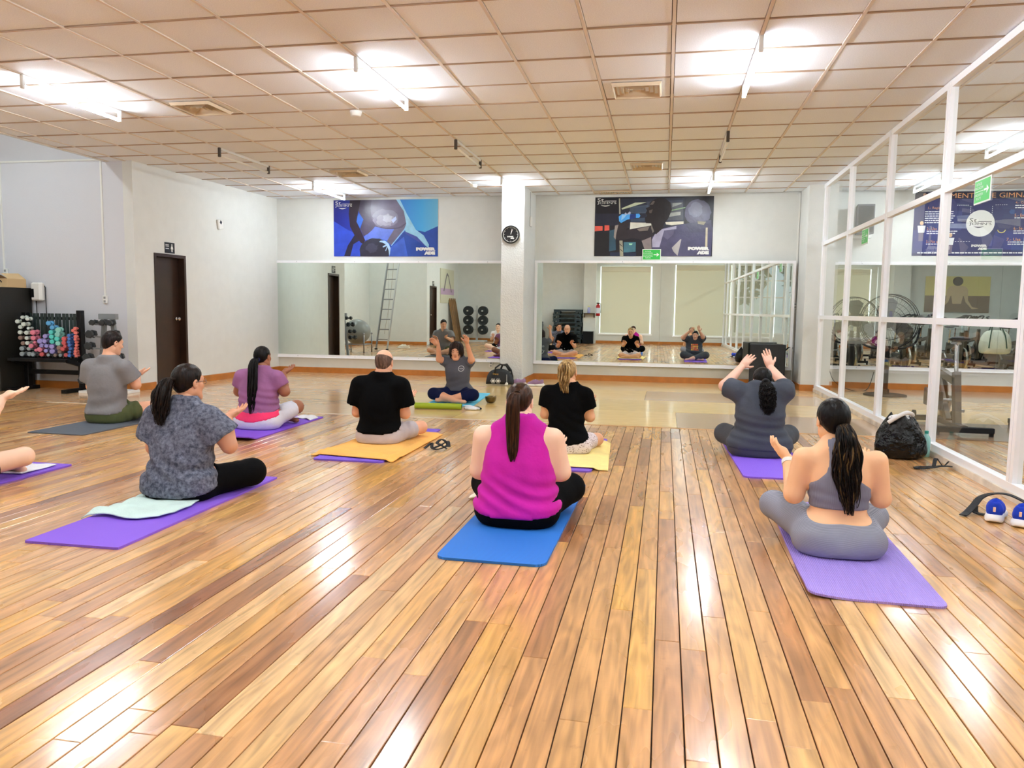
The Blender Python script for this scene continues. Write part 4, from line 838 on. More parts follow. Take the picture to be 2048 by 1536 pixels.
# ------------------------------------------------------------------ exercise mats
def yoga_mat(label, corners, rgb, ribs='Y', thick=0.011, curl=None, roundr=0.05, dark=0.72, wave=55):
    """corners: near-left, near-right, far-right (x,y); fourth follows"""
    A,B,Cc = [Vector((c[0],c[1],0)) for c in corners]; ux = B-A; uy = Cc-B; w = ux.length; l = uy.length
    t = thing('yoga_mat', label, 'mat', (A.x,A.y,0.0005), math.atan2(ux.y,ux.x))
    nx, ny = 22, 64
    def grid(z0, inset=0.0):
        vs = []
        for j in range(ny+1):
            for i in range(nx+1):
                a = i/nx*w; b = j/ny*l; r = roundr
                cx = min(max(a,r),w-r); cy = min(max(b,r),l-r); dx = a-cx; dy = b-cy
                if dx and dy:
                    mx = max(abs(dx),abs(dy)); q = math.hypot(dx,dy); dx *= mx/q; dy *= mx/q
                x,y = cx+dx, cy+dy
                z = z0 + (curl(x,y) if curl else 0)
                vs.append((x,y,z))
        return vs
    m = MB(); top = grid(thick); bot = grid(0.0); N = (nx+1)*(ny+1); fs=[]
    for j in range(ny):
        for i in range(nx):
            q = j*(nx+1)+i; fs.append((q,q+1,q+nx+2,q+nx+1)); fs.append((N+q,N+q+nx+1,N+q+nx+2,N+q+1))
    edge = [i for i in range(nx+1)]+[ (j+1)*(nx+1)-1+0 for j in range(1,ny+1)]+[ny*(nx+1)+i for i in range(nx-1,-1,-1)]+[j*(nx+1) for j in range(ny-1,0,-1)]
    for k in range(len(edge)):
        a,b = edge[k], edge[(k+1)%len(edge)]; fs.append((a,N+a,N+b,b))
    m.add(top+bot,fs)
    mt = ribbed('matfoam_%d_%d_%d'%rgb, rgb, tuple(int(c*dark) for c in rgb), wave, ribs, 0.6, 0.6) if wave else mat('matflat_%d_%d_%d'%rgb, rgb, 0.7, vary=0.08)
    o = m.build('foam_sheet', mt, t); 
    return t
yoga_mat('royal blue ribbed yoga mat under the woman in the magenta top', [(-1.055,3.475),(-0.515,3.47),(-0.515,5.25)], (50,134,236), 'Y', 0.012, None, 0.06, 0.82, 38)
yoga_mat('lavender yoga mat under the woman in the grey sports bra', [(0.635,3.36),(1.185,3.345),(1.20,5.06)], (178,152,242), 'X', 0.010, lambda x,y: 0.016*math.exp(-((x/0.10)**2+((y-0.10)/0.2)**2)) + 0.0015*math.sin(9*y)*math.sin(7*x)*math.exp(-((x-0.28)/0.2)**2), 0.05, 0.9, 38)
yoga_mat('purple yoga mat under the woman in the stonewashed t-shirt', [(-3.13,3.235),(-2.60,3.245),(-2.615,4.90)], (146,100,232), 'X', 0.012, None, 0.012, 0.97, 60)
yoga_mat('purple yoga mat below the orange towel', [(-2.70,5.58),(-2.12,5.59),(-2.15,7.30)], (132,96,226), 'X', 0.012, None, 0.03, 0.95, 60)
yoga_mat('purple yoga mat with a raised near edge under the woman in the mauve t-shirt', [(-4.15,6.19),(-3.60,6.20),(-3.62,7.80)], (136,84,222), 'X', 0.010, lambda x,y: 0.035*math.exp(-((y+0.02)/0.10)**2), 0.02, 0.95, 60)
yoga_mat('dark grey yoga mat under the man in the grey t-shirt', [(-5.80,6.09),(-5.20,6.085),(-5.21,7.85)], (92,97,106), 'X', 0.009, None, 0.01, 0.95, 60)
yoga_mat('purple yoga mat cut by the left edge of the picture', [(-4.86,3.25),(-4.30,3.25),(-4.30,4.915)], (136,92,222), 'X', 0.012, None, 0.012, 0.97, 60)
yoga_mat('purple yoga mat below the yellow towel', [(-1.06,5.66),(-0.505,5.655),(-0.495,7.17)], (140,100,226), 'X', 0.012, None, 0.04, 0.9, 60)
yoga_mat('vivid purple yoga mat under the woman raising her hands on the right', [(0.60,5.765),(1.14,5.78),(1.10,7.50)], (152,108,250), 'X', 0.012, None, 0.05, 0.9, 60)
yoga_mat('sky blue yoga mat under the instructor facing the class', [(-2.91,9.155),(-2.31,9.20),(-2.42,10.70)], (104,206,240), 'X', 0.009, None, 0.02, 0.95, 0)
# ------------------------------------------------------------------ towels
def towel(label, outline_fn, nx, ny, rgb, zfun, name='towel', thick=0.006, cat='towel', m_=None):
    t = thing(name, label, cat); m = MB(); vs=[]; vb=[]
    for j in range(ny+1):
        for i in range(nx+1):
            x,y = outline_fn(i/nx,j/ny); z = zfun(i/nx,j/ny,x,y); vs.append((x,y,z+thick)); vb.append((x,y,z))
    N=len(vs); fs=[]
    for j in range(ny):
        for i in range(nx):
            q=j*(nx+1)+i; fs.append((q,q+1,q+nx+2,q+nx+1)); fs.append((N+q,N+q+nx+1,N+q+nx+2,N+q+1))
    edge=[i for i in range(nx+1)]+[(j+1)*(nx+1)-1 for j in range(1,ny+1)]+[ny*(nx+1)+i for i in range(nx-1,-1,-1)]+[j*(nx+1) for j in range(ny-1,0,-1)]
    for k in range(len(edge)): a,b=edge[k],edge[(k+1)%len(edge)]; fs.append((a,N+a,N+b,b))
    m.add(vs+vb,fs); m.build('cloth', m_ or fabric('terry_%d_%d_%d'%rgb,rgb,0.95,900,0.5), t, smooth=True); return t
def quad(A,B,Cc,D):
    A,B,Cc,D=[Vector((p[0],p[1])) for p in (A,B,Cc,D)]
    return lambda u,v: tuple((A*(1-u)+B*u)*(1-v)+(D*(1-u)+Cc*u)*v)
def on_mat(x, y, x0, x1, y0, y1, h=0.0165):
    # smooth drape: mat height inside, floor outside
    d = min(x-x0, x1-x, y-y0, y1-y); s = min(max((d+0.035)/0.035,0),1); return 0.001+(h-0.001)*s*s*(3-2*s)
towel('orange towel under the bald man in the black t-shirt', quad((-2.79,5.74),(-2.05,5.63),(-2.05,7.02),(-2.72,7.05)), 40, 60, (250,186,96), lambda u,v,x,y: on_mat(x,y,-2.71,-2.11,5.58,7.31)+0.022*math.exp(-((v-0.12)/0.035)**2)*(0.6+0.4*math.sin(9*u))*(1 if u<0.8 else 0.4)+0.003*math.sin(14*u+5*v)*math.sin(9*v)+0.003)
towel('yellow towel under the blonde woman in the black t-shirt', quad((-1.12,5.76),(-0.385,5.74),(-0.45,6.98),(-1.10,6.98)), 40, 50, (255,230,150), lambda u,v,x,y: on_mat(x,y,-1.07,-0.495,5.64,7.18)+0.003*math.sin(16*u+4*v)*math.sin(11*v)+0.003)
towel('pale mint towel bunched on the mat of the woman in the stonewashed t-shirt', lambda u,v: (-3.16+0.42*u+0.03*math.sin(5*v), 3.66+0.62*v+0.07*u+0.03*math.sin(7*u)), 36, 50, (212,236,230), lambda u,v,x,y: on_mat(x,y,-3.13,-2.6,3.2,4.9)+0.005+0.012*abs(math.sin(13*v+4*u))*(1-0.5*u)+0.02*math.exp(-((v-0.15)/0.08)**2)*(1-u))
towel('small white towel by the left knee of the woman in the magenta top', lambda u,v: (-1.18+0.17*u, 4.62+0.30*v+0.05*u), 16, 24, (238,228,206), lambda u,v,x,y: 0.012+0.010*math.sin(PI*u)+0.004*math.sin(9*v))
towel('white cloth on the far end of the mat of the woman in the mauve t-shirt', lambda u,v: (-3.86+0.22*u, 7.52+0.2*v+0.05*math.sin(4*u)), 16, 16, (232,232,238), lambda u,v,x,y: 0.018+0.02*math.sin(PI*u)*math.sin(PI*v)+0.006*math.sin(11*u))
towel('white towel on the purple mat at the left edge', quad((-4.72,4.46),(-4.36,4.52),(-4.36,4.83),(-4.74,4.83)), 20, 20, (236,238,244), lambda u,v,x,y: 0.015+0.004*math.sin(9*u)*math.sin(8*v)+0.004)
towel('white towel spread under the hands of the woman in the grey sports bra', quad((0.66,4.45),(1.10,4.45),(1.12,4.82),(0.66,4.80)), 20, 20, (236,236,242), lambda u,v,x,y: 0.013+0.003*math.sin(9*u)*math.sin(8*v)+0.003)
t = phone('black phone on the sky blue mat in front of the instructor', (-2.60,9.19,0.0105), 1.6)
t = phone('grey phone on the purple mat before the woman in the stonewashed t-shirt', (-2.70,4.70,0.0135), 0.3, (120,124,130))
# straps
STR = mat('strap_black',(20,20,24),0.7,bump=(90,0.3))
def strap(name,label,loc,paths,wd=0.028,cat='strap'):
    t = thing(name,label,cat,loc); m = MB()
    for p in paths:
        n=len(p); pts=[Vector(q) for q in p]
        for i in range(n-1): m.obox(pts[i],pts[i]+(pts[i+1]-pts[i])*1.04,wd,0.006)
    m.build('webbing', STR, t); return t
def curve(pts, n=8):
    out=[]; P=[Vector(p) for p in pts]
    for i in range(len(P)-1):
        p0=P[max(i-1,0)];p1=P[i];p2=P[i+1];p3=P[min(i+2,len(P)-1)]
        for k in range(n):
            u=k/n; out.append(0.5*((2*p1)+(p2-p0)*u+(2*p0-5*p1+4*p2-p3)*u*u+(3*p1-p0-3*p2+p3)*u**3))
    out.append(P[-1]); return out
strap('yoga_strap','black strap bunched on the floor beside the orange towel',(-1.90,6.25,0.0),[curve([(-0.08,-0.02,0.015),(-0.04,0.05,0.05),(-0.02,0,0.02),(0.03,-0.03,0.012),(0.09,-0.02,0.03),(0.11,0.03,0.05),(0.05,0.06,0.085),(0.02,0.02,0.06),(0.07,-0.03,0.05),(0.12,-0.03,0.02)]),curve([(0.0,0.0,0.02),(0.05,0.05,0.04),(0.10,0.06,0.07),(0.13,0.0,0.035)])])
strap('yoga_strap','black looped strap on the floor in front of the black plastic bag',(2.09,6.50,0.0),[curve([(-0.13,-0.04,0.008),(-0.09,-0.08,0.012),(0.0,-0.05,0.02),(0.06,-0.06,0.035),(0.13,-0.03,0.03),(0.11,0.05,0.02),(0.02,0.03,0.012),(-0.08,0.02,0.008),(-0.13,-0.04,0.01)]),curve([(0.02,0.0,0.02),(0.05,0.05,0.075),(0.10,0.04,0.02),(0.13,0.02,0.06)])])
strap('yoga_strap','black strap lying across the royal blue shoes',(1.96,5.10,0.0),[curve([(-0.17,-0.13,0.010),(-0.13,-0.08,0.016),(-0.07,-0.01,0.045),(-0.01,0.05,0.085),(0.06,0.06,0.11),(0.13,0.02,0.118),(0.2,-0.03,0.09),(0.25,-0.06,0.06)]),curve([(-0.06,0.0,0.04),(-0.07,-0.04,0.012),(-0.03,-0.07,0.006)])],0.04)
# ------------------------------------------------------------------ black plastic bag and water bottle by the partition
t = thing('plastic_bag','full black plastic bag with a white cloth showing at its mouth, against the glass partition','bag',(1.99,6.98,0.0),0.15)
m = MB(); rn = random.Random(4); rings=[]; NB=40
ph=[rn.uniform(0,6.28) for _ in range(12)]
lv=[(0.0,0.88),(0.02,0.97),(0.07,1.04),(0.13,1.02),(0.19,0.93),(0.25,0.80),(0.30,0.62),(0.33,0.5),(0.35,0.44)]
for z,s in lv:
    rg=[]
    for k in range(NB):
        a=2*PI*k/NB
        f=1+0.045*math.sin(37*a+z*60+ph[5])*math.sin(7*a+z*25)+0.05*math.sin(5*a+ph[0]+z*20)+0.035*math.sin(9*a+ph[1]-z*33)+0.03*math.sin(14*a+ph[2]+z*47)+0.02*math.sin(23*a+ph[3]+z*80)
        rg.append((0.205*s*f*math.cos(a),0.16*s*f*math.sin(a),z*(1+0.05*math.sin(3*a+ph[4]))+ (0.02*math.sin(6*a) if z>0.3 else 0)))
    rings.append(rg)
rings += [[(p[0]*0.93,p[1]*0.93,p[2]-0.004) for p in rings[-1]], [(p[0]*0.86,p[1]*0.86,p[2]-0.06) for p in rings[-1]]]
vs=sum(rings,[]); fs=[tuple(range(NB-1,-1,-1)),tuple(range(len(vs)-NB,len(vs)))]
for i in range(len(rings)-1):
    for k in range(NB): fs.append((i*NB+k,i*NB+(k+1)%NB,(i+1)*NB+(k+1)%NB,(i+1)*NB+k))
m.add(vs,fs); PB = mat('black_polythene',(3,3,4),0.16,spec=0.3,bump=(11,1.0)); MATS['black_polythene'].node_tree.nodes['Bump'].inputs['Distance'].default_value = 0.05; o = m.build('sack', PB, t, smooth=True); o.modifiers.new('s','SUBSURF').render_levels=1
m = MB(); m.tube(curve([(-0.13,-0.05,0.30),(-0.06,-0.08,0.36),(0.02,-0.05,0.385),(0.09,0.0,0.36),(0.07,0.05,0.335)]),[0.018]*33,8); m.ball((-0.02,0.0,0.33),(0.09,0.06,0.035)); m.build('white_cloth', fabric('cloth_white',(228,224,222)), t, smooth=True)
def bottle(label, loc, water):
    t = thing('water_bottle', label, 'bottle', loc)
    MB().lathe([(0.030,0),(0.034,0.008),(0.034,0.07),(0.031,0.075),(0.034,0.08),(0.034,0.14),(0.030,0.165),(0.014,0.195),(0.013,0.205)],20).build('bottle_body', mat('pet_%d'%water[0],water,0.12,spec=0.5,trans=0.15), t, smooth=True)
    MB().lathe([(0.016,0.2),(0.016,0.222),(0.014,0.224)],16).build('cap', mat('cap_teal',(40,150,140),0.5), t)
bottle('turquoise water bottle behind the black plastic bag', (2.215,7.05,0.0), (168,226,222))
# ------------------------------------------------------------------ spinning room: floor fan, bikes
t = thing('floor_fan','big black pedestal fan behind the glass partition','fan',(3.27,12.36,0.0))
MB().lathe([(0.30,0.0),(0.30,0.012),(0.28,0.02),(0.06,0.028),(0.055,0.09),(0.04,0.1)],36).build('base', RUBBER, t, smooth=False)
m = MB(); m.cyl((0,0,0.09),(0,0,0.70),0.036,seg=14); m.cyl((0,0,0.68),(0,0.0,0.74),0.045,seg=14); m.build('pole', BLACK, t, smooth=False)
m = MB(); 
for s in (-1,1): m.tube(curve([(0,0.0,0.70),(s*0.22,0.0,0.71),(s*0.38,0.0,0.80),(s*0.435,0.0,1.02)],6),0.016,8)
m.build('yoke', BLACK, t)
h = MB(); R=0.40; CX=Vector((0,0,1.10)); ang=0.35
X = Matrix.Translation(CX) @ Matrix.Rotation(-0.12,4,'X') 
h.X = X
for rr,yy in ((0.405,0.0),(0.40,-0.09),(0.40,0.09),(0.27,-0.12),(0.14,-0.13),(0.27,0.12)): h.tube([(rr*math.cos(2*PI*i/48),yy,rr*math.sin(2*PI*i/48)) for i in range(48)],0.006 if rr>0.39 else 0.003,6,closed=True)
o = h.build('guard_ring', BLACK, t)
h = MB(); h.X = X
for k in range(72):
    a=2*PI*k/72; c,s=math.cos(a),math.sin(a)
    h.tube([(0.05*c,-0.13,0.05*s),(0.25*c,-0.125,0.25*s),(0.40*c,-0.06,0.40*s),(0.405*c,0.0,0.405*s)],0.0014,4,caps=False)
    if k%2==0: h.tube([(0.405*c,0.0,0.405*s),(0.40*c,0.06,0.40*s),(0.25*c,0.12,0.25*s),(0.06*c,0.125,0.06*s)],0.0014,4,caps=False)
h.build('guard_wires', mat('fan_wire',(60,62,66),0.4,metal=0.6), t)
for k in range(3):
    h = MB(); h.X = X @ Matrix.Rotation(2*PI*k/3,4,'Y')
    h.add([(-0.03,-0.01,0.05),(0.05,0.02,0.05),(0.13,0.05,0.30),(0.05,0.03,0.36),(-0.08,-0.02,0.34),(-0.10,-0.03,0.22)],[(0,1,2,3,4,5)]); o=h.build('blade', mat('fan_blade',(96,100,104),0.4,metal=0.4), t); o.modifiers.new('s','SOLIDIFY').thickness=0.004
h = MB(); h.X = X; h.tube([(0,-0.05,0),(0,0.02,0),(0,0.2,0),(0,0.22,0)],[0.06,0.09,0.085,0.04],18); h.build('motor', BLACK, t)
o = thing('power_cord','thin black cord hanging along the back wall behind the fan','cord',(2.62,12.9,0.0)); MB().tube(curve([(0.02,0.42,0.36),(0.1,0.3,0.12),(0.3,0.0,0.01),(0.55,0.1,0.02),(0.72,0.42,0.28)]),0.006,6).build('lead', BLACK, o)
FR = mat('bike_frame',(92,84,74),0.4,metal=0.3); SAD = mat('saddle_black',(22,22,24),0.5); FLY = mat('flywheel_steel',(176,174,168),0.25,metal=1.0)
bikelab = {}
def spin_bike():
    t = thing('spin_bike','','exercise bike',(0,0,0))
    MB().bbox((-0.27,-0.60,0.03),(0.27,-0.53,0.085),0.008).build('rear_stabilizer', RUBBER, t)
    MB().bbox((-0.27,0.33,0.03),(0.27,0.40,0.085),0.008).build('front_stabilizer', RUBBER, t)
    m=MB()
    for s in (-1,1):
        for y in (-0.565,0.365): m.cyl((s*0.25,y,0),(s*0.25,y,0.03),0.022,seg=12)
        m.cyl((s*0.2-0.015,0.365,0.105),(s*0.2+0.015,0.365,0.105),0.035,seg=14)
    m.build('foot_pads', RUBBER, t)
    m=MB(); m.obox((0,-0.56,0.07),(0,0.36,0.07),0.07,0.05); m.obox((0,-0.36,0.07),(0,-0.25,0.62),0.06,0.09,(0,1,0)); m.obox((0,0.36,0.07),(0,0.42,0.86),0.06,0.09,(0,1,0)); m.obox((0,-0.28,0.52),(0,0.40,0.62),0.06,0.08); m.obox((0,-0.1,0.09),(0,0.38,0.60),0.05,0.07); m.build('frame', FR, t)
    m=MB(); m.X=Matrix.Translation((0.0,0.34,0.30))@Matrix.Rotation(PI/2,4,'Y'); m.lathe([(0.235,-0.02),(0.24,-0.012),(0.24,0.012),(0.235,0.02),(0.07,0.02),(0.05,0.055),(0.015,0.06)],40); o=m.build('flywheel', FLY, t); o.location=(0.075,0,0)
    m=MB(); m.X=Matrix.Translation((-0.08,0.0,0.30)); m.box((-0.02,-0.12,-0.1),(0.02,0.42,0.1)); m.build('chain_guard', mat('guard_grey',(64,62,60),0.5), t, bevel=0.02)
    m=MB(); m.cyl((0,-0.245,0.60),(0,-0.20,0.92),0.02,seg=12); m.box((-0.02,-0.28,0.905),(0.02,-0.10,0.925)); m.build('seat_post', CHROME, t)
    m=MB(); m.add([(-0.03,-0.02,0.93),(0.03,-0.02,0.93),(0.11,-0.22,0.93),(0.12,-0.32,0.935),(0.06,-0.36,0.94),(-0.06,-0.36,0.94),(-0.12,-0.32,0.935),(-0.11,-0.22,0.93),(-0.022,-0.02,0.97),(0.022,-0.02,0.97),(0.08,-0.22,0.985),(0.10,-0.32,1.0),(0.05,-0.355,1.005),(-0.05,-0.355,1.005),(-0.10,-0.32,1.0),(-0.08,-0.22,0.985)],[tuple(range(7,-1,-1)),tuple(range(8,16))]+[(i,(i+1)%8,8+(i+1)%8,8+i) for i in range(8)]); o=m.build('saddle', SAD, t, smooth=True); md=o.modifiers.new('s','SUBSURF'); md.render_levels=2
    m=MB(); m.cyl((0,0.42,0.85),(0,0.40,1.10),0.022,seg=12); m.box((-0.02,0.33,1.09),(0.02,0.50,1.115)); m.build('handlebar_post', CHROME, t)
    m=MB(); m.tube(curve([(-0.10,0.72,1.19),(-0.11,0.56,1.17),(-0.22,0.46,1.12),(-0.25,0.42,1.115),(-0.20,0.36,1.115),(0,0.36,1.12),(0.20,0.36,1.115),(0.25,0.42,1.115),(0.22,0.46,1.12),(0.11,0.56,1.17),(0.10,0.72,1.19)],5),0.017,8); m.tube(curve([(-0.06,0.38,1.12),(-0.05,0.55,1.2),(0.05,0.55,1.2),(0.06,0.38,1.12)],5),0.016,8); m.build('handlebar', SAD, t, smooth=True)
    m=MB()
    for s in (-1,1): m.obox((s*0.13,0.0,0.30),(s*0.13,0.12*s,0.30-0.12*s),0.02,0.03); m.bbox((s*0.17-0.05,0.12*s-0.045,0.30-0.12*s-0.02),(s*0.17+0.05,0.12*s+0.045,0.30-0.12*s+0.01),0.006)
    m.cyl((-0.14,0,0.30),(0.14,0,0.30),0.015,seg=10); m.build('crank_and_pedals', STEEL, t)
    return t
b0 = spin_bike(); spots=[(2.99,8.98,'spin bike with a big steel flywheel right behind the glass partition'),(4.02,8.95,'spin bike at the right edge behind the glass, beside the first bike')]
for i,(x,y,l) in enumerate(spots):
    if i==0: b0.location=(x,y,0); b0['label']=l; b0['group']='spin bikes'
    else: dup(b0,(x,y,0),None,l)
for x in (5.1,6.2,7.3,8.4): dup(b0,(x,8.9,0),None,'spin bike further right in the front row of the spinning room')
for y in (6.5,4.2):
    for x in (3.6,4.8,6.0,7.2,8.4): dup(b0,(x,y,0),None,'spin bike in the rear rows of the spinning room, seen in its mirror')
t = thing('loudspeaker','grey wall loudspeaker on a bracket high in the spinning room','loudspeaker',(3.03,13.22,2.46))
MB().prism([(-0.13,-0.16,0),(0.13,-0.16,0),(0.09,0.12,0),(-0.09,0.12,0)],(0,0,0.46)).build('cabinet', mat('speaker_grey',(96,98,102),0.5), t, bevel=0.01); MB().box((-0.11,-0.168,0.03),(0.11,-0.16,0.43)).build('grille', GRL, t); MB().bbox((-0.14,0.0,-0.05),(0.14,0.14,0.0),0.006).build('bracket', WPLASTIC, t)
t = thing('picture','wide yellow and brown picture of a seated figure in the spinning room','picture',(10.5,-2.58,1.32),PI)
MB().box((-1.05,-0.02,0),(1.05,0.0,1.25)).build('canvas', mat('picture_yellow',(222,206,130),0.6), t); m=MB(); m.box((-1.05,-0.022,0),(1.05,-0.02,0.58)); m.build('brown_ground', mat('picture_brown',(128,104,84),0.6), t)
m=MB(); m.add([(x,-0.0235,z) for x,z in [(-0.72,0.14),(-0.5,0.2),(-0.36,0.42),(-0.34,0.8),(-0.26,0.9),(-0.1,0.93),(0.1,0.93),(0.26,0.9),(0.34,0.8),(0.36,0.42),(0.5,0.2),(0.72,0.14),(0.5,0.12),(0.28,0.36),(0.2,0.62),(0.14,0.3),(-0.14,0.3),(-0.2,0.62),(-0.28,0.36),(-0.5,0.12)]],[(0,1,2,18,19),(2,3,17,18),(3,4,5,17),(5,6,14,15,16,17),(6,7,8,14),(8,9,13,14),(9,10,11,12,13)]); m.build('figure', mat('picture_skin',(206,178,140),0.6), t)
m=MB(); m.ball((0,-0.0245,1.08),(0.17,0.001,0.16)); m.build('figure_hair', mat('picture_dark',(70,62,58),0.6), t)
t = thing('tote_bag','white tote bag with dark green straps hanging from a spin bike handlebar','bag',(6.83,9.36,0.0))
m = MB(); TB = []
for z,w_,d_ in ((0.42,0.27,0.09),(0.46,0.31,0.12),(0.62,0.33,0.13),(0.80,0.28,0.10),(0.93,0.20,0.03)): TB.append([(-w_,-d_,z),(0,-d_*1.2,z),(w_,-d_,z),(w_,d_,z),(0,d_*1.2,z),(-w_,d_,z)])
vs = sum(TB,[]); fs = [tuple(range(5,-1,-1)), tuple(range(len(vs)-6,len(vs)))]
for i in range(4):
    for k in range(6): fs.append((i*6+k,i*6+(k+1)%6,(i+1)*6+(k+1)%6,(i+1)*6+k))
m.add(vs,fs); o = m.build('bag_body', fabric('tote_canvas',(226,226,216)), t, smooth=True); o.modifiers.new('s','SUBSURF').render_levels = 2
for s in (-1,1):
    MB().tube(curve([(s*0.17,0.14,0.55),(s*0.14,0.11,0.80),(s*0.10,0.05,0.95),(s*0.07,-0.02,1.135),(s*0.10,-0.05,0.95),(s*0.14,-0.11,0.80)]),0.012,6).build('strap', mat('strap_green',(24,70,52),0.7), t)
# ------------------------------------------------------------------ things on the left and rear walls, seen in the big mirrors
t = thing('ladder','aluminium extension ladder leaning in the recess, seen in the left mirror','ladder',(0,0,0)); A1=Vector((-8.10,5.0,0)); A2=Vector((-7.70,5.17,0)); up=Vector((0.27,-0.5,3.08)); 
for a in (A1,A2): MB().obox(a,a+up,0.03,0.075,(0,1,0)).build('rail', STEEL if a is A1 else mat('alu_light',(206,208,210),0.4,metal=0.7), t)
for k in range(1,11): p=A1+up*(k*0.095); q=A2+up*(k*0.095); MB().cyl(p,q,0.016,seg=10).build('rung', STEEL, t)
MB().tube(curve([A1*0.5+A2*0.5+up*0.9,A1*0.5+A2*0.5+up*0.5+Vector((0.05,0,0)),A1*0.45+A2*0.55+up*0.15]),0.006,6).build('rope', mat('rope_beige',(190,180,160),0.8), t)
m=MB(); 
for a in (A1,A2): m.bbox((a.x-0.03,a.y-0.05,0),(a.x+0.03,a.y+0.05,0.03),0.005)
m.build('feet', RUBBER, t)
t = thing('ball_cradle','grey tube cradle carrying a silver exercise ball, seen in the left mirror','rack',(-8.05,6.62,0)); m=MB()
for sx in (-1,1):
    for sy in (-1,1): m.cyl((sx*0.3,sy*0.3,0),(sx*0.3,sy*0.3,0.50),0.018,seg=10); m.ball((sx*0.3,sy*0.3,0.51),0.028)
    m.cyl((sx*0.3,-0.3,0.22),(sx*0.3,0.3,0.22),0.014,seg=8); m.cyl((-0.3,sx*0.3,0.22),(0.3,sx*0.3,0.22),0.014,seg=8)
m.build('tube_frame', STEEL, t, smooth=True)
t = thing('exercise_ball','silver grey exercise ball on a tube cradle, seen in the left mirror','ball',(-8.05,6.62,0.56)); MB().ball((0,0,0),(0.36,0.36,0.34),32,20).build('ball', mat('ball_silver',(140,142,140),0.35), t, smooth=True)
t = thing('picture','tall framed yoga picture on the left wall, seen in the left mirror','picture',(-7.5,-0.85,1.42),PI/2); MB().box((-0.95,-0.03,0),(0.95,0,1.22)).build('canvas', mat('picture_sage',(206,204,180),0.6), t)
m=MB(); m.add([(-0.95,-0.032,0.3),(0.95,-0.032,0.3),(0.95,-0.032,0.52),(-0.95,-0.032,0.52)],[(0,1,2,3)]); m.build('lilac_band', mat('picture_lilac',(190,160,190),0.6), t)
m=MB(); m.add([(x,-0.034,z) for x,z in [(-0.5,0.4),(-0.1,0.95),(0.05,1.0),(0.15,0.9),(0.45,0.42),(0.6,0.42),(0.2,1.0),(0.05,1.1),(-0.15,1.0),(-0.62,0.4)]],[(0,1,8,9),(1,2,7,8),(2,3,6,7),(3,4,5,6)]); m.build('figure', mat('picture_grey',(120,112,116),0.6), t)
for k in range(12):
    t = thing('wooden_pole','brown wooden pole leaning by the weight plates, %s in the bundle'%(ORD+['twelfth'])[k],'pole',(-7.36+0.004*(k%3),-1.05-0.085*k,0),0,'wooden poles leaning on the left wall')
    MB().obox((0.16,0.0,0),(-0.10,0.0,1.55+0.06*math.sin(k*2.1)),0.06,0.03).build('stick', mat('pole_wood',(150,112,70),0.6,vary=0.2), t)
PLM = mat('plate_rubber',(26,32,34),0.55)
t = thing('plate_tree','white post rack carrying black weight plates, seen in the left mirror','rack',(-6.55,-1.7,0)); m=MB(); m.obox((0,0,0),(0,0,1.35),0.07,0.07,(0,1,0)); m.bbox((-0.35,-0.3,0),(0.35,0.3,0.05),0.01)
for z in (0.45,0.8,1.15):
    for s in (-1,1): m.cyl((s*0.28,0.0,z),(s*0.28,0.42,z),0.025,seg=12); m.obox((0,0,z),(s*0.28,0,z),0.05,0.05)
m.build('post', mat('rack_white',(200,202,200),0.5), t)
pm = MB(); pm.X=Matrix.Rotation(-PI/2,4,'X'); pm.lathe([(0.03,0.0),(0.165,0.0),(0.175,0.01),(0.175,0.05),(0.165,0.06),(0.13,0.05),(0.07,0.05),(0.06,0.062),(0.03,0.062)],36,hollow=True); pme = pm.mesh('weight_plate', PLM)
for z in (0.45,0.8,1.15):
    for s in (-1,1):
        for j in range(3): o=bpy.data.objects.new('weight_plate',pme); COL.objects.link(o); o.location=(-6.55+s*0.28,-1.62+j*0.105,z); tag(o,'black weight plate, %s on the %s %s peg of the white post rack'%(('inner','middle','outer')[j],{0.45:'lowest',0.8:'middle',1.15:'top'}[z],'left' if s<0 else 'right'),'weight plate','weight plates on the post rack')
STP = mat('step_green',(40,54,58),0.55)
def step_platform(x,y,z,label,grp):
    t = thing('step_platform', label,'step',(x,y,z),PI,grp)
    MB().bbox((-0.53,-0.19,0.10),(0.53,0.19,0.155),0.012).build('deck', STP, t)
    m=MB()
    for s in (-1,1): m.prism([(s*0.52,-0.18,0.10),(s*0.30,-0.18,0.10),(s*0.27,-0.18,0.06),(s*0.30,-0.18,0.0),(s*0.36,-0.18,0.0),(s*0.38,-0.18,0.05),(s*0.46,-0.18,0.05),(s*0.48,-0.18,0.0),(s*0.54,-0.18,0.0)],(0,0.36,0))
    o=m.build('legs', STP, t); recalc(o.data)
for k in range(8): step_platform(-3.42+0.02*math.sin(k*2),-2.3,0.156*k,'dark green step platform, %s from the floor in the tall stack by the rear column'%ORD[k],'tall stack of step platforms')
for k in range(5): step_platform(-4.9,-2.3,0.156*k,'dark green step platform, %s from the floor in the low stack of five'%ORD[k],'low stack of step platforms')
t = thing('waste_bin','black waste bin at the foot of the rear column, seen in the right mirror','bin',(-2.62,-2.0,0)); MB().prism([(-0.19,-0.15,0),(0.19,-0.15,0),(0.19,0.15,0),(-0.19,0.15,0)],(0,0,0.42)).build('bin_body', RUBBER, t, bevel=0.01); MB().bbox((-0.2,-0.16,0.42),(0.2,0.16,0.45),0.006).build('rim', BLACK, t)
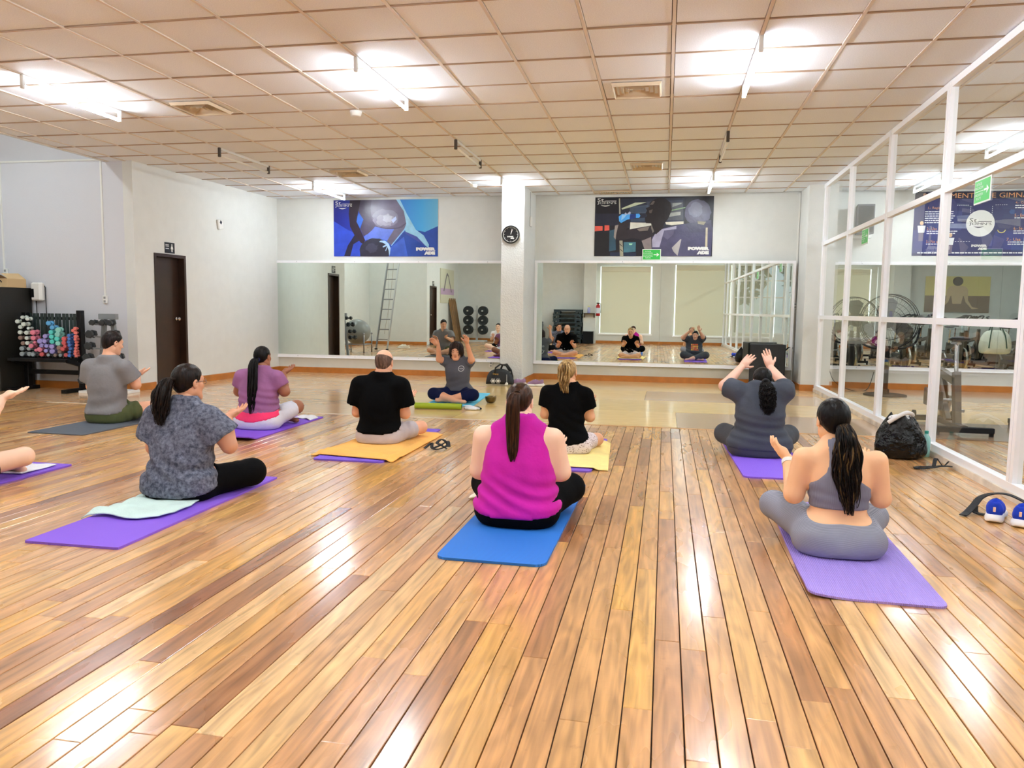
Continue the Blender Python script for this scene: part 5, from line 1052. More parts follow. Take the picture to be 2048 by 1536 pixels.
t = thing('wall_shelf','small brown shelf on the rear column, seen in the right mirror','shelf',(-2.60,-2.2,1.10)); MB().bbox((-0.2,0.0,0),(0.2,0.18,0.025),0.003).build('board', DARKWOOD, t); m=MB(); m.box((-0.19,0,-0.14),(-0.165,0.14,0)); m.box((0.165,0,-0.14),(0.19,0.14,0)); m.build('brackets', DARKWOOD, t)
t = thing('spray_bottle','spray bottle with lilac liquid on the small brown shelf, seen in the right mirror','bottle',(-2.62,-2.1,1.125)); MB().lathe([(0.045,0),(0.05,0.01),(0.05,0.14),(0.03,0.19),(0.016,0.22)],16).build('bottle_body', mat('spray_lilac',(170,170,226),0.2), t, smooth=True); m=MB(); m.bbox((-0.05,-0.015,0.22),(0.035,0.015,0.27),0.006); m.build('trigger', mat('spray_yellow',(226,220,170),0.4), t)
t = thing('fire_extinguisher','red fire extinguisher on the rear column side, seen in the right mirror','fire extinguisher',(-2.28,-2.12,1.02)); MB().lathe([(0.07,0),(0.08,0.012),(0.08,0.36),(0.06,0.41),(0.025,0.43),(0.02,0.46)],24).build('cylinder', mat('extinguisher_red',(178,24,34),0.3), t, smooth=True)
MB().lathe([(0.0808,0.10),(0.0812,0.10),(0.0812,0.30),(0.0808,0.30)],24).build('label_band', mat('extinguisher_label',(220,226,240),0.4), t); m=MB(); m.bbox((-0.06,-0.014,0.455),(0.03,0.014,0.49),0.005); m.tube(curve([(0.0,0.02,0.46),(0.08,0.03,0.46),(0.10,0.03,0.30),(0.095,0.03,0.12)]),0.011,8); m.build('valve_and_hose', BLACK, t)
# trees outside the rear window
def tree(x,y,h,seed,label):
    t = thing('tree', label,'tree',(x,y,-0.3)); r=random.Random(seed)
    MB().tube([(0,0,0),(0.05,0,h*0.4),(0,0.1,h*0.75)],[0.14,0.1,0.05],8).build('trunk', mat('bark',(96,80,64),0.9), t)
    m=MB()
    for k in range(420):
        a=r.uniform(0,2*PI); b=r.uniform(-1,1); q=r.uniform(0.5,1.0)**0.5; R=h*0.32
        c=Vector((R*q*math.cos(a)*math.sqrt(1-b*b),R*q*math.sin(a)*math.sqrt(1-b*b),h*0.72+R*q*b)); s=h*0.05
        u=Vector((r.gauss(0,1),r.gauss(0,1),r.gauss(0,1))).normalized(); v=u.orthogonal().normalized(); m.add([c-u*s,c-v*s*0.5,c+u*s,c+v*s*0.5],[(0,1,2,3)])
    o=m.build('leaves', mat('leaf_green',(90,124,76),0.7,vary=0.4), t); o['kind']='stuff'
tree(3.0,-7.2,4.4,1,'green tree outside the rear window, nearest the partition'); tree(6.6,-8.5,5.2,2,'taller green tree outside the rear window'); tree(0.2,-10.5,5.0,3,'green tree outside, partly hidden by the rear wall')
# ------------------------------------------------------------------ people: smooth implicit bodies turned into one surface
def smin(a, b, k):
    h = np.maximum(k-np.abs(a-b), 0)/k
    return np.minimum(a,b)-h*h*k*0.25
class Field:
    def __init__(s, lo, hi, h):
        s.lo = np.array(lo,float); s.h = h; s.n = np.ceil((np.array(hi)-s.lo)/h).astype(int)+1
        s.F = np.full(s.n, 1.0, dtype=np.float32)
        s.ax = [s.lo[i]+h*np.arange(s.n[i]) for i in range(3)]
    def sub(s, lo, hi, m):
        sl = []
        for i in range(3):
            a = int(max(0, math.floor((lo[i]-m-s.lo[i])/s.h))); b = int(min(s.n[i], math.ceil((hi[i]+m-s.lo[i])/s.h)+1))
            if b <= a: return None
            sl.append(slice(a,b))
        return tuple(sl)
    def grid(s, sl):
        return np.meshgrid(s.ax[0][sl[0]], s.ax[1][sl[1]], s.ax[2][sl[2]], indexing='ij')
    def union(s, lo, hi, fn, k=0.02, op='u'):
        sl = s.sub(lo, hi, k+3*s.h+ (0.03 if op=='u' else 0))
        if sl is None: return
        X,Y,Z = s.grid(sl); d = fn(X,Y,Z).astype(np.float32)
        if op == 'u': s.F[sl] = smin(s.F[sl], d, k)
        else: s.F[sl] = -smin(-s.F[sl], d, k)
    def cap(s, p0, p1, r0, r1, k=0.02, op='u', flat=False):
        p0 = np.array(p0,float); p1 = np.array(p1,float); v = p1-p0; L = max(v@v,1e-9); R = max(r0,r1)
        def fn(X,Y,Z):
            t = ((X-p0[0])*v[0]+(Y-p0[1])*v[1]+(Z-p0[2])*v[2])/L; tc = np.clip(t,0,1)
            d = np.sqrt((X-p0[0]-tc*v[0])**2+(Y-p0[1]-tc*v[1])**2+(Z-p0[2]-tc*v[2])**2)-(r0+(r1-r0)*tc)
            if flat: d = np.maximum(d, (t-1)*math.sqrt(L))
            return d
        s.union(np.minimum(p0,p1)-R, np.maximum(p0,p1)+R, fn, k, op)
    def ell(s, c, r, k=0.02, op='u', M3=None):
        c = np.array(c,float); r = np.array(r,float); R = r.max()
        def fn(X,Y,Z):
            x,y,z = X-c[0],Y-c[1],Z-c[2]
            if M3 is not None: x,y,z = M3[0][0]*x+M3[1][0]*y+M3[2][0]*z, M3[0][1]*x+M3[1][1]*y+M3[2][1]*z, M3[0][2]*x+M3[1][2]*y+M3[2][2]*z
            k0 = np.sqrt((x/r[0])**2+(y/r[1])**2+(z/r[2])**2); k1 = np.sqrt((x/r[0]**2)**2+(y/r[1]**2)**2+(z/r[2]**2)**2)
            return k0*(k0-1)/np.maximum(k1,1e-6)
        s.union(c-R, c+R, fn, k, op)
    def prof(s, T, off=0.0, k=0.03, n=2.3):
        T = np.array(T,float); z = T[:,0]
        A = T[:,1].max()+0.1
        def fn(X,Y,Z):
            zz = Z[0,0,:]
            def ip(c):
                # smooth interpolation of the table
                q = np.interp(np.linspace(z[0],z[-1],160), z, c); ker = np.ones(13)/13; q = np.convolve(np.pad(q,6,'edge'),ker,'valid')
                return np.interp(zz, np.linspace(z[0],z[-1],160), q)
            a = ip(T[:,1])+off; b = ip(T[:,2])+off; cx = ip(T[:,3]); cy = ip(T[:,4])
            q = (np.abs((X-cx)/a)**n+np.abs((Y-cy)/b)**n)**(1/n)
            d = (q-1)*np.minimum(a,b)
            return np.maximum(d, np.maximum(Z-z[-1]-off, z[0]-off-Z))
        s.union((T[:,3].min()-A, T[:,4].min()-A, z[0]-0.05),(T[:,3].max()+A, T[:,4].max()+A, z[-1]+0.05), fn, k)
    def clip(s, fn):
        X,Y,Z = s.grid((slice(0,s.n[0]),slice(0,s.n[1]),slice(0,s.n[2]))); s.F = np.maximum(s.F, fn(X,Y,Z).astype(np.float32))
    def shift(s, fn):
        X,Y,Z = s.grid((slice(0,s.n[0]),slice(0,s.n[1]),slice(0,s.n[2]))); s.F = s.F+fn(X,Y,Z).astype(np.float32)
    def nets(s):
        F = s.F; S_ = F < 0; n = F.shape
        F = F.copy(); 
        for a in range(3):
            ix = [slice(None)]*3; ix[a] = 0; S_[tuple(ix)] = False; ix[a] = -1; S_[tuple(ix)] = False
        F = np.where(S_, np.minimum(F,-1e-5), np.maximum(F,1e-5))
        def c(dx,dy,dz,A): return A[dx:n[0]-1+dx, dy:n[1]-1+dy, dz:n[2]-1+dz]
        cnt = sum(c(i,j,k,S_).astype(np.int8) for i in (0,1) for j in (0,1) for k in (0,1))
        mask = (cnt>0)&(cnt<8); ijk = np.argwhere(mask); m = len(ijk)
        if m == 0: return np.zeros((0,3)), np.zeros((0,4),int)
        idx = np.full(mask.shape,-1,dtype=np.int64); idx[mask] = np.arange(m)
        acc = np.zeros((m,3)); num = np.zeros(m)
        corner = [(i,j,k) for i in (0,1) for j in (0,1) for k in (0,1)]
        val = {q: F[ijk[:,0]+q[0], ijk[:,1]+q[1], ijk[:,2]+q[2]] for q in corner}
        for q in corner:
            for a in range(3):
                if q[a]: continue
                r = list(q); r[a] = 1; r = tuple(r); fa,fb = val[q],val[r]; x = (fa<0)!=(fb<0)
                t = np.where(x, fa/(fa-fb+1e-20), 0); p = np.array(q,float)[None,:].repeat(m,0); p[:,a] += t
                acc += p*x[:,None]; num += x
        verts = s.lo+(ijk+acc/num[:,None])*s.h
        quads = []
        for a in range(3):
            b,cc = (a+1)%3,(a+2)%3
            sh = [slice(1,n[i]-1) for i in range(3)]; sh[a] = slice(0,n[a]-1)
            s0 = S_[tuple(sh)]; sh2 = list(sh); sh2[a] = slice(1,n[a]); s1 = S_[tuple(sh2)]
            e = np.argwhere(s0!=s1)
            if not len(e): continue
            flip = s0[e[:,0],e[:,1],e[:,2]]
            base = e.copy(); base[:,b] += 1; base[:,cc] += 1
            def cell(db,dc):
                q = base.copy(); q[:,b] += db; q[:,cc] += dc; return idx[q[:,0],q[:,1],q[:,2]]
            Q = np.stack([cell(-1,-1),cell(0,-1),cell(0,0),cell(-1,0)],1); Q[~flip] = Q[~flip][:,::-1]; quads.append(Q)
        return verts, np.concatenate(quads)
def np_mesh(name, parts, mats):
    V_ = []; Q_ = []; o = 0
    for v,q in parts: V_.append(v); Q_.append(q+o); o += len(v)
    v = np.concatenate(V_); q = np.concatenate(Q_)
    me = bpy.data.meshes.new(name); me.from_pydata(v.tolist(),[],q.tolist())
    for m in (mats if isinstance(mats,list) else [mats]): me.materials.append(m)
    me.polygons.foreach_set('use_smooth',[True]*len(q)); me.update(); return me
def rotm(yaw, pitch=0.0, roll=0.0): return np.array((Matrix.Rotation(yaw,3,'Z') @ Matrix.Rotation(pitch,3,'X') @ Matrix.Rotation(roll,3,'Y')))
def nrm(v): v = np.array(v,float); return v/np.linalg.norm(v)
def hand_prims(F, W, d, n, thumb, curl, sc, fore=None, spread=0.12):
    W = np.array(W,float); d = nrm(d); n = np.array(n,float); n = nrm(n-d*(n@d)); s = nrm(np.array(thumb,float)-d*(np.array(thumb)@d)-n*(np.array(thumb)@n))
    if fore is not None: F.cap(W+(np.array(fore)-W)*0.35, W, 0.029*sc+0.006, 0.024*sc, 0.01)
    offs = (0.030,0.010,-0.011,-0.030); lens = (0.068,0.076,0.070,0.054); kb = (0.086,0.090,0.086,0.078)
    for i in range(4):
        K = W+d*kb[i]*sc+s*offs[i]*sc
        F.cap(W+s*offs[i]*0.55*sc+d*0.01, K, 0.0145*sc, 0.0115*sc, 0.014)
        dd = nrm(d+s*offs[i]*spread*30*0.35); p = K; c = 0.0
        for j,(fr,r0,r1) in enumerate(((0.45,0.0098,0.0088),(0.32,0.0088,0.0080),(0.25,0.0080,0.0066))):
            c += curl*(0.5 if j==0 else 1.0)*(1+0.12*i)
            q = p+(dd*math.cos(c)+n*math.sin(c))*lens[i]*fr*sc; F.cap(p,q,r0*sc,r1*sc,0.004); p = q
    F.ell(W+d*0.045*sc+n*0.006*sc,(0.030*sc,0.030*sc,0.030*sc),0.02)
    p = W+d*0.022*sc+s*0.026*sc; t = nrm(s*0.8+d*0.62+n*0.25); q = p+t*0.040*sc; F.cap(W+d*0.012*sc+s*0.012*sc,p,0.017*sc,0.015*sc,0.012); F.cap(p,q,0.0135*sc,0.0115*sc,0.008); t2 = nrm(t+d*0.6); F.cap(q,q+t2*0.032*sc,0.0108*sc,0.008*sc,0.004)
def hand_box(W, d, sc): W = np.array(W); d = nrm(d); c = W+d*0.085*sc; return c-0.125*sc, c+0.125*sc
def add_head(F, C, R3, s, ears=True, male=False):
    C = np.array(C,float)
    def P(x,y,z): return C+R3@(np.array((x,y,z))*s)
    E = lambda c,r,k=0.012,op='u': F.ell(P(*c), np.array(r)*s, k*s, op, R3)
    K = lambda a,b,r0,r1,k=0.012,op='u': F.cap(P(*a),P(*b),r0*s,r1*s,k*s,op)
    E((0,-0.014,0.030),(0.0745,0.092,0.082),0.01)
    E((0,0.022,-0.03),(0.060,0.066,0.082),0.03)
    for q in (-1,1):
        K((q*0.048,-0.002,-0.058),(q*0.022,0.058,-0.095),0.024,0.020,0.03); E((q*0.038,0.052,-0.022),(0.024,0.022,0.022),0.02)
    E((0,0.064,-0.097),(0.026,0.022,0.020),0.02)
    K((-0.036,0.068,0.026),(0.036,0.068,0.026),0.013,0.013,0.02)
    for q in (-1,1): E((q*0.031,0.087,0.006),(0.017,0.012,0.011),0.012,'s')
    for q in (-1,1): E((q*0.031,0.069,0.005),(0.0145,0.0125,0.0115),0.004)
    K((0,0.078,0.015),(0,0.099,-0.026),0.007,0.0125,0.012); 
    for q in (-1,1): E((q*0.0115,0.090,-0.030),(0.0085,0.010,0.0075),0.006)
    E((0,0.080,-0.056),(0.024,0.010,0.0055),0.008); E((0,0.078,-0.067),(0.020,0.010,0.0065),0.008)
    if ears:
        for q in (-1,1): E((q*0.077,-0.008,-0.004),(0.009,0.019,0.032),0.006); E((q*0.083,-0.002,0.0),(0.006,0.010,0.018),0.004,'s')
    return P
def person(label, loc, rz, sp, h=0.012):
    root = thing('person', label, 'person', loc, rz)
    skin = sp['skin']; T = sp['prof']; arms = sp['arms']; legs = sp['legs']; hd = sp['head']
    C = np.array(hd['c'],float); R3 = rotm(hd.get('yaw',0),hd.get('pitch',0),hd.get('roll',0)); hs = hd.get('s',0.93)
    N0 = np.array(sp['neck'][0]); N1 = C+R3@(np.array((0,-0.022,-0.06))*hs); nr = sp['neck'][1]
    pts = [N0,C]+[np.array(q) for a in arms.values() for q in a['j']]+[np.array(q) for l in legs.values() for q in l['j']]
    lo = np.min(pts,0)-0.17; hi = np.max(pts,0)+0.17; lo[2] = -0.03; hi[2] = min(hi[2], max(0.70,max(q[2] for q in pts)+0.1))
    amax = max(t[1] for t in T)+0.06; lo[0] = min(lo[0],-amax); hi[0] = max(hi[0],amax); lo[1] = min(lo[1],-0.26)
    def limbs_arm(F, side, off, f=1.0, flat=False, k=0.03, scale=1.0):
        a = arms[side]; S_,E_,W_ = [np.array(q,float) for q in a['j']]; r = a['r']
        if f <= 1.0:
            F.cap(S_, S_+(E_-S_)*f, r[0]+off, r[0]+(r[1]-r[0])*f+off*scale, k, flat=flat)
        else:
            F.cap(S_,E_,r[0]+off,r[1]+off,k)
        if f > 1.0: F.cap(E_,E_+(W_-E_)*min(f-1,1),r[1]*1.02+off,r[1]+(r[2]-r[1])*min(f-1,1)+off,0.02)
    def limbs_leg(F, side, off, f=2.0, k=0.035, flat=False):
        l = legs[side]; H_,K_,A_,T_ = [np.array(q,float) for q in l['j']]; r = l['r']
        if f <= 1.0: F.cap(H_, H_+(K_-H_)*f, r[0]+off, r[0]+(r[1]-r[0])*f+off*1.2, k, flat=flat)
        else:
            F.cap(H_,K_,r[0]+off,r[1]+off,k)
            g = min(f-1,1.0); M_ = K_+(A_-K_)*0.35; rc = r[1]*0.95
            F.cap(K_,M_,r[1]*0.98+off,rc*0.98+off,0.03)
            if g > 0.35: F.cap(M_,K_+(A_-K_)*g,rc*0.98+off,rc+(r[2]-rc)*g+off,0.02,flat=flat)
    def butt(F, off):
        b = sp.get('butt',(0.105,-0.045,0.095,0.115,0.10,0.092))
        for q in (-1,1): F.ell((q*b[0],b[1],b[2]),(b[3]+off,b[4]+off,b[5]+off),0.05)
    # skin
    F = Field(lo,hi,h)
    F.prof(T,0,0.03); F.cap(N0,N1,nr*1.12,nr,0.04); F.cap((N0[0]-sp.get('trap',0.10),N0[1]-0.005,N0[2]-0.045),N0,0.035,0.05,0.05); F.cap((N0[0]+sp.get('trap',0.10),N0[1]-0.005,N0[2]-0.045),N0,0.035,0.05,0.05)
    butt(F,0)
    for s_ in arms: limbs_arm(F,s_,0,2.0)
    for s_ in legs:
        limbs_leg(F,s_,0,2.0); H_,K_,A_,T_ = [np.array(q,float) for q in legs[s_]['j']]
        hl = A_+nrm(A_-T_)*0.045; F.cap(hl,T_,0.030,0.021,0.025); F.ell(T_,(0.035,0.03,0.02),0.02)
    if 'belly' in sp: F.ell(sp['belly'][0],sp['belly'][1],0.06)
    for e in sp.get('extra',[]): F.ell(*e)
    zc = loc[2]+0.001; F.clip(lambda X,Y,Z: zc-Z)
    parts = [F.nets()]
    Fh = Field(C-0.15*hs-0.02,C+0.16*hs+0.02,0.0052 if h<0.0125 else 0.0062); P = add_head(Fh,C,R3,hs); Fh.cap(N0*0.35+N1*0.65,N1,nr*1.03,nr,0.03); parts.append(Fh.nets())
    for s_,a in arms.items():
        if 'hand' in a:
            d,n,th,cu = a['hand'][:4]; sc = a.get('hs',0.95); b0_,b1_ = hand_box(a['j'][2],d,sc); Fq = Field(b0_-0.02,b1_+0.02,0.0048); hand_prims(Fq,a['j'][2],d,n,th,cu,sc,a['j'][1],a.get('spread',0.12)); parts.append(Fq.nets())
    link('body', np_mesh('body',parts,skin), root)
    # eyes, brows, lips
    m = MB(); m2 = MB(); m3 = MB(); m4 = MB()
    XM = Matrix.Translation(Vector(C)) @ Matrix(R3.tolist()).to_4x4() @ Matrix.Scale(hs,4)
    for q in (m,m2,m3,m4): q.X = XM
    for q in (-1,1):
        if not sp.get('closed'): m.ball((q*0.031,0.0735,0.0045),(0.0105,0.0095,0.0055),10,6); m4.ball((q*0.031,0.0815,0.0045),(0.0048,0.003,0.0048),8,6)
        m2.tube([(q*0.018,0.084,0.024),(q*0.032,0.083,0.029),(q*0.048,0.070,0.024)],[0.0035,0.004,0.0025],6)
    if not sp.get('closed'): ey = m.build('eyes', mat('eye_white',(225,220,214),0.3), root, True); m4.build('irises', mat('eye_dark',(30,20,16),0.3), ey, True)
    else:
        for q in (-1,1): m4.tube([(q*0.020,0.0825,0.001),(q*0.031,0.0845,-0.002),(q*0.043,0.0765,0.001)],0.0018,5)
        m4.build('eyelashes', mat('eye_dark',(30,20,16),0.3), root, True)
    m2.build('eyebrows', mat(sp.get('brow','brow_dark'),sp.get('browc',(40,28,22)),0.8), root, True)
    m3.ball((0,0.0835,-0.057),(0.022,0.0085,0.0042),12,6); m3.ball((0,0.082,-0.066),(0.019,0.0085,0.0048),12,6); m3.build('lips', mat('lips_%s'%skin.name,sp.get('lips',(176,98,88)),0.5), root, True)
    # clothes
    st = sp.get('shirt')
    if st:
        off = st.get('off',0.012); F = Field(lo,hi,h)
        F.prof(T,off,0.03)
        if 'belly' in sp: F.ell(sp['belly'][0],np.array(sp['belly'][1])+off,0.06)
        for e in sp.get('extra',[]): F.ell(e[0],np.array(e[1])+off,*e[2:])
        if st['kind'] != 'bra': butt(F, off+0.003)
        if st['kind'] == 'tee':
            for s_ in arms: limbs_arm(F,s_,off+st.get('sloose',0.006),st.get('sleeve',0.6),True,0.035,st.get('flare',1.5))
        tr = sp.get('trap',0.10)
        for q in (-1,1): F.cap((N0[0]+q*tr,N0[1]-0.005,N0[2]-0.045),N0,0.035+off,0.05+off,0.05)
        if st.get('fold'): F.shift(st['fold'])
        nk = st.get('neck',(0.0,0.085)); F.cap(N0+np.array((0,0.012,nk[0])),N1,nk[1],nk[1]*1.05,0.008,'s')
        z0,sl = st['hem']; hx = st.get('hemx',0.0); F.clip(lambda X,Y,Z: (z0+sl*np.minimum(Y,0.02)+hx*X)-Z)
        if st['kind'] != 'bra': F.clip(lambda X,Y,Z: Y-0.24)
        if st.get('clip'): F.clip(st['clip'])
        if st.get('holes'):
            for (a_,b_,r_) in st['holes']: F.cap(a_,b_,r_,r_,0.01,'s')
        link('shirt' if st['kind']=='tee' else ('tank_top' if st['kind']=='tank' else 'sports_bra'), np_mesh('shirt',[F.nets()],st['mat']), root)
        shirt_field = F
    pt = sp['pants']; off = pt.get('off',0.007); F = Field(lo,(hi[0],hi[1],0.42),h)
    F.prof([t for t in T if t[0] < 0.45],off,0.03); butt(F,off)
    if 'belly' in sp and pt.get('bellyon',True): F.ell(sp['belly'][0],np.array(sp['belly'][1])+off,0.06)
    for s_ in legs: limbs_leg(F,s_,off,pt.get('len',2.0),0.04,True)
    if pt.get('fold'): F.shift(pt['fold'])
    z0,sl = pt['waist']; F.clip(lambda X,Y,Z: Z-(z0+sl*np.minimum(Y,0.06)+2.5*np.maximum(Y-0.06,0)+2.0*np.maximum(np.abs(X)-pt.get('wx',0.20),0))); F.clip(lambda X,Y,Z: zc-0.0008-Z)
    link(pt.get('name','leggings'), np_mesh('pants',[F.nets()],pt['mat']), root)
    if pt.get('band'):
        F2 = Field(lo,(hi[0],hi[1],0.42),h); F2.prof([t for t in T if t[0] < 0.45],off+0.004,0.03); butt(F2,off+0.003); b = pt['band']; F2.clip(lambda X,Y,Z: Z-(b[0]+b[2]*Y)); F2.clip(lambda X,Y,Z: (b[1]+b[3]*(Y+0.1)+b[4]*np.abs(X)**2)-Z); F2.clip(lambda X,Y,Z: Y-0.02)
        link('waistband', np_mesh('waistband',[F2.nets()],pt['bandmat']), root)
    # hair
    hr = sp['hair']; hm = hr['mat']; Fh = Field(C-0.21*hs,C+0.21*hs,0.006); sty = hr['style']
    def PP(x,y,z): return C+R3@(np.array((x,y,z))*hs)
    def hp(X,Y,Z):
        x,y,z = (X-C[0])/hs,(Y-C[1])/hs,(Z-C[2])/hs; return R3[0][0]*x+R3[1][0]*y+R3[2][0]*z, R3[0][1]*x+R3[1][1]*y+R3[2][1]*z, R3[0][2]*x+R3[1][2]*y+R3[2][2]*z
    g = hr.get('grow',0.0)
    Fh.ell(PP(0,-0.016,0.033),np.array((0.0795+g,0.097+g,0.087+g))*hs,0.01,'u',R3)
    if sty == 'bob':
        for q in (-1,1): Fh.ell(PP(q*0.062,-0.02,-0.02),np.array((0.036,0.062,0.078))*hs,0.03,'u',R3)
        Fh.ell(PP(0,-0.066,-0.022),np.array((0.066,0.045,0.078))*hs,0.03,'u',R3)
    if sty == 'short': Fh.ell(PP(0,-0.06,-0.015),np.array((0.062,0.045,0.07))*hs,0.03,'u',R3)
    if sty in ('pony','curly'): Fh.ell(PP(0,-0.062,-0.005),np.array((0.060,0.042,0.062))*hs,0.03,'u',R3)
    def face_cut(X,Y,Z):
        x,y,z = hp(X,Y,Z)
        if sty == 'bald':
            return np.maximum(np.maximum(y-0.35*z-0.012, z-(0.034-0.30*np.minimum(y,0.0))), -0.078-z-0.6*np.maximum(y+0.06,0))*hs
        front = np.where(z>0.0, y-0.80*z-0.012, y+0.15*z-0.010)
        if sty == 'bob': oval = 0.055*(1-np.sqrt(((x-0.012*(z>0))/0.056)**2+((z+0.035)/(0.098-0.35*np.abs(x+0.02)))**2)); front = np.maximum(np.minimum(oval, y-0.012), np.maximum(-0.098-z, y-0.75*z-0.062)); return front*hs
        low = {'short':-0.078,'pony':-0.075,'curly':-0.075}.get(sty,-0.075)
        return np.maximum(np.maximum(front, low-z+ (0.0)), -z-0.012-1.3*np.maximum(-y-0.01,0))*hs
    Fh.clip(face_cut)
    Fh.shift(lambda X,Y,Z: 0.0010*np.sin(260*X+40*np.sin(30*Z))+0.0008*np.sin(330*(X+Y)))
    if sty == 'bald':
        F3 = Field(C-0.21*hs,C+0.21*hs,0.006); F3.ell(PP(0,-0.017,0.030),np.array((0.0795,0.097,0.087))*hs,0.01,'u',R3); F3.ell(PP(0,-0.056,-0.02),np.array((0.060,0.042,0.060))*hs,0.03,'u',R3); F3.shift(lambda X,Y,Z: 0.0015*np.sin(190*X+60*Z)*np.sin(170*Z+90*Y)); F3.clip(face_cut); Fh = F3
    hobj = link('hair', np_mesh('hair',[Fh.nets()],hm), root)
    if sty == 'bob':
        m = MB(); r = random.Random(31)
        for k in range(260):
            az = r.uniform(0.62,2*PI-0.50); th0 = r.uniform(0.05,0.9); pts_=[]; rad=[]; ph_=r.uniform(0,6.28); grow = r.uniform(1.0,1.09); L_ = r.uniform(-0.10,-0.075) if 1.0 < az < 5.3 else r.uniform(-0.06,0.01)
            for i in range(9):
                t = i/8; th = th0+(1.62-th0)*min(1,t*1.6)
                x = 0.088*grow*math.sin(th)*math.sin(az+0.06*math.sin(5*t+ph_)); y = -0.016+0.104*grow*math.sin(th)*math.cos(az+0.06*math.sin(5*t+ph_)); z = 0.033+0.094*grow*math.cos(th)
                if t > 0.62: q = (t-0.62)/0.38; z = 0.033-0.004+(L_-0.03)*q; k_ = 1+0.10*math.sin(q*2.2)-0.22*q*q; x *= k_; y = -0.016+(y+0.016)*k_
                pts_.append(Vector(PP(x,y,z))); rad.append(0.0075*hs*(1-0.6*t*t))
            m.tube(pts_,rad,5)
        m.build('hair_strands', hm, hobj, True)
    if hr.get('path'):
        path = [Vector(p) for p in hr['path']]; cur = curve(path,6); wd = hr['width']; n = len(cur); r = random.Random(hr.get('seed',1)); m = MB(); mm = [hm]+hr.get('streak',[])
        def width(t): return float(np.interp(t,[w[0] for w in wd],[w[1] for w in wd]))
        ns = hr.get('n',70)
        for k in range(ns):
            a = r.uniform(0,2*PI); q = math.sqrt(r.random()); ox,oy = q*math.cos(a),q*math.sin(a)*hr.get('flat',0.6); end = r.uniform(0.80,1.0); ph_ = r.uniform(0,6.28); pts_=[]; rad=[]
            for i in range(n):
                t = i/(n-1)
                if t > end: break
                w_ = width(t); wob = hr.get('wave',0.0)
                pts_.append(cur[i]+Vector((ox*w_+wob*math.sin(t*hr.get('wf',14)+ph_), oy*w_+wob*math.cos(t*hr.get('wf',14)+ph_*1.7), wob*0.5*math.sin(t*hr.get('wf',14)*1.3+ph_))))
                rad.append(max(0.0008, hr.get('sr',0.006)*(0.9+0.4*math.sin(ph_))*(1-0.75*max(0,(t-0.55*end)/(0.45*end)) if t>0.55*end else 1)*min(1,0.6+2*w_/0.03)))
            if len(pts_) > 3: m.tube(pts_,rad,5,True,(0 if r.random()>hr.get('sp',0.0) or len(mm)==1 else r.randrange(1,len(mm))))
        m.build('ponytail', mm, hobj, True)
        p0 = cur[1]; d = (cur[3]-cur[0]).normalized(); u = d.orthogonal().normalized(); v = d.cross(u); w_ = width(0.02)*0.9+0.006
        b = MB(); b.tube([p0+(u*math.cos(2*PI*i/16)+v*math.sin(2*PI*i/16))*w_ for i in range(16)], hr.get('tie',0.006), 8, closed=True); b.build('hair_tie', hr.get('tiemat',mat('tie_black',(16,14,16),0.7)), hobj, True)
    return root, P
def std_legs(k=(0.27,0.24,0.115), a=(0.09,0.34,0.055), r=(0.085,0.066,0.036), hip=(0.09,0.02,0.095), t=(0.20,0.33,0.04)):
    return {s: {'j':[(q*hip[0],hip[1],hip[2]),(q*k[0],k[1],k[2]),(-q*a[0],a[1]+(0.05 if q>0 else 0),a[2]),(-q*t[0],t[1]+(0.05 if q>0 else 0),t[2])],'r':r} for s,q in (('L',-1),('R',1))}
def folds(a0=0.004, f=70, zc=0.2, zw=0.12, back=True):
    return lambda X,Y,Z: a0*np.sin(f*Z+9*np.sin(7*X+1.3)+6*X)*np.exp(-((Z-zc)/zw)**2)*(0.55+0.45*np.sin(11*X+2))
SK = lambda n,c: mat(n,tuple(min(252,int(v*1.07)) for v in c),0.5,spec=0.4,vary=0.05)
BLKHAIR = hair_mat('hair_black',(5,4,4),(20,15,14)); DKBROWN = hair_mat('hair_dark_brown',(12,8,6),(38,25,18)); BROWN = hair_mat('hair_brown',(36,19,11),(76,46,28),0.32); BLONDE = hair_mat('hair_blonde',(120,88,48),(206,172,116)); GREYING = hair_mat('hair_greying',(70,58,54),(120,108,104))
BLACKLEG = fabric('black_leggings',(9,9,11),0.8)
MZ = 0.0125   # top of a mat
def arms_front(sh=(0.165,0.02,0.50), el=(0.23,0.03,0.29), wr=(0.13,0.25,0.40), r=(0.055,0.043,0.026), hand=True, curl=0.18, hs=0.92):
    A = {}
    for s,q in (('L',-1),('R',1)):
        A[s] = {'j':[(q*sh[0],sh[1],sh[2]),(q*el[0],el[1],el[2]),(q*wr[0],wr[1],wr[2])],'r':r,'hs':hs}
        if hand: A[s]['hand'] = ((q*0.35,0.8,0.35),(0,-0.3,1),(q*1,0.1,0),curl)
    return A
# --- woman in magenta tank top
prof7 = [(0.0,.165,.12,0,-.01),(.03,.205,.15,0,-.01),(.08,.228,.165,0,-.01),(.13,.226,.160,0,0),(.19,.208,.145,0,.0),(.25,.200,.138,0,.0),(.31,.195,.132,0,.0),(.37,.188,.125,0,.0),(.43,.178,.112,0,.01),(.49,.165,.095,0,.02),(.535,.135,.075,0,.03),(.57,.09,.06,0,.035),(.60,.055,.05,0,.04)]
A = arms_front((.195,.02,.49),(.245,.035,.305),(.13,.27,.38),(.068,.052,.028))
A['L']['j'] = [(-.20,.02,.485),(-.235,.035,.292),(-.13,.27,.38)]; A['R']['j'] = [(.185,.02,.485),(.235,.04,.305),(.14,.27,.38)]
L7 = std_legs((.255,.30,.155),(.08,.40,.06),(.098,.078,.042),(.11,.02,.105),(.2,.38,.04))
mg = fabric('magenta_knit',(206,34,168),0.8)
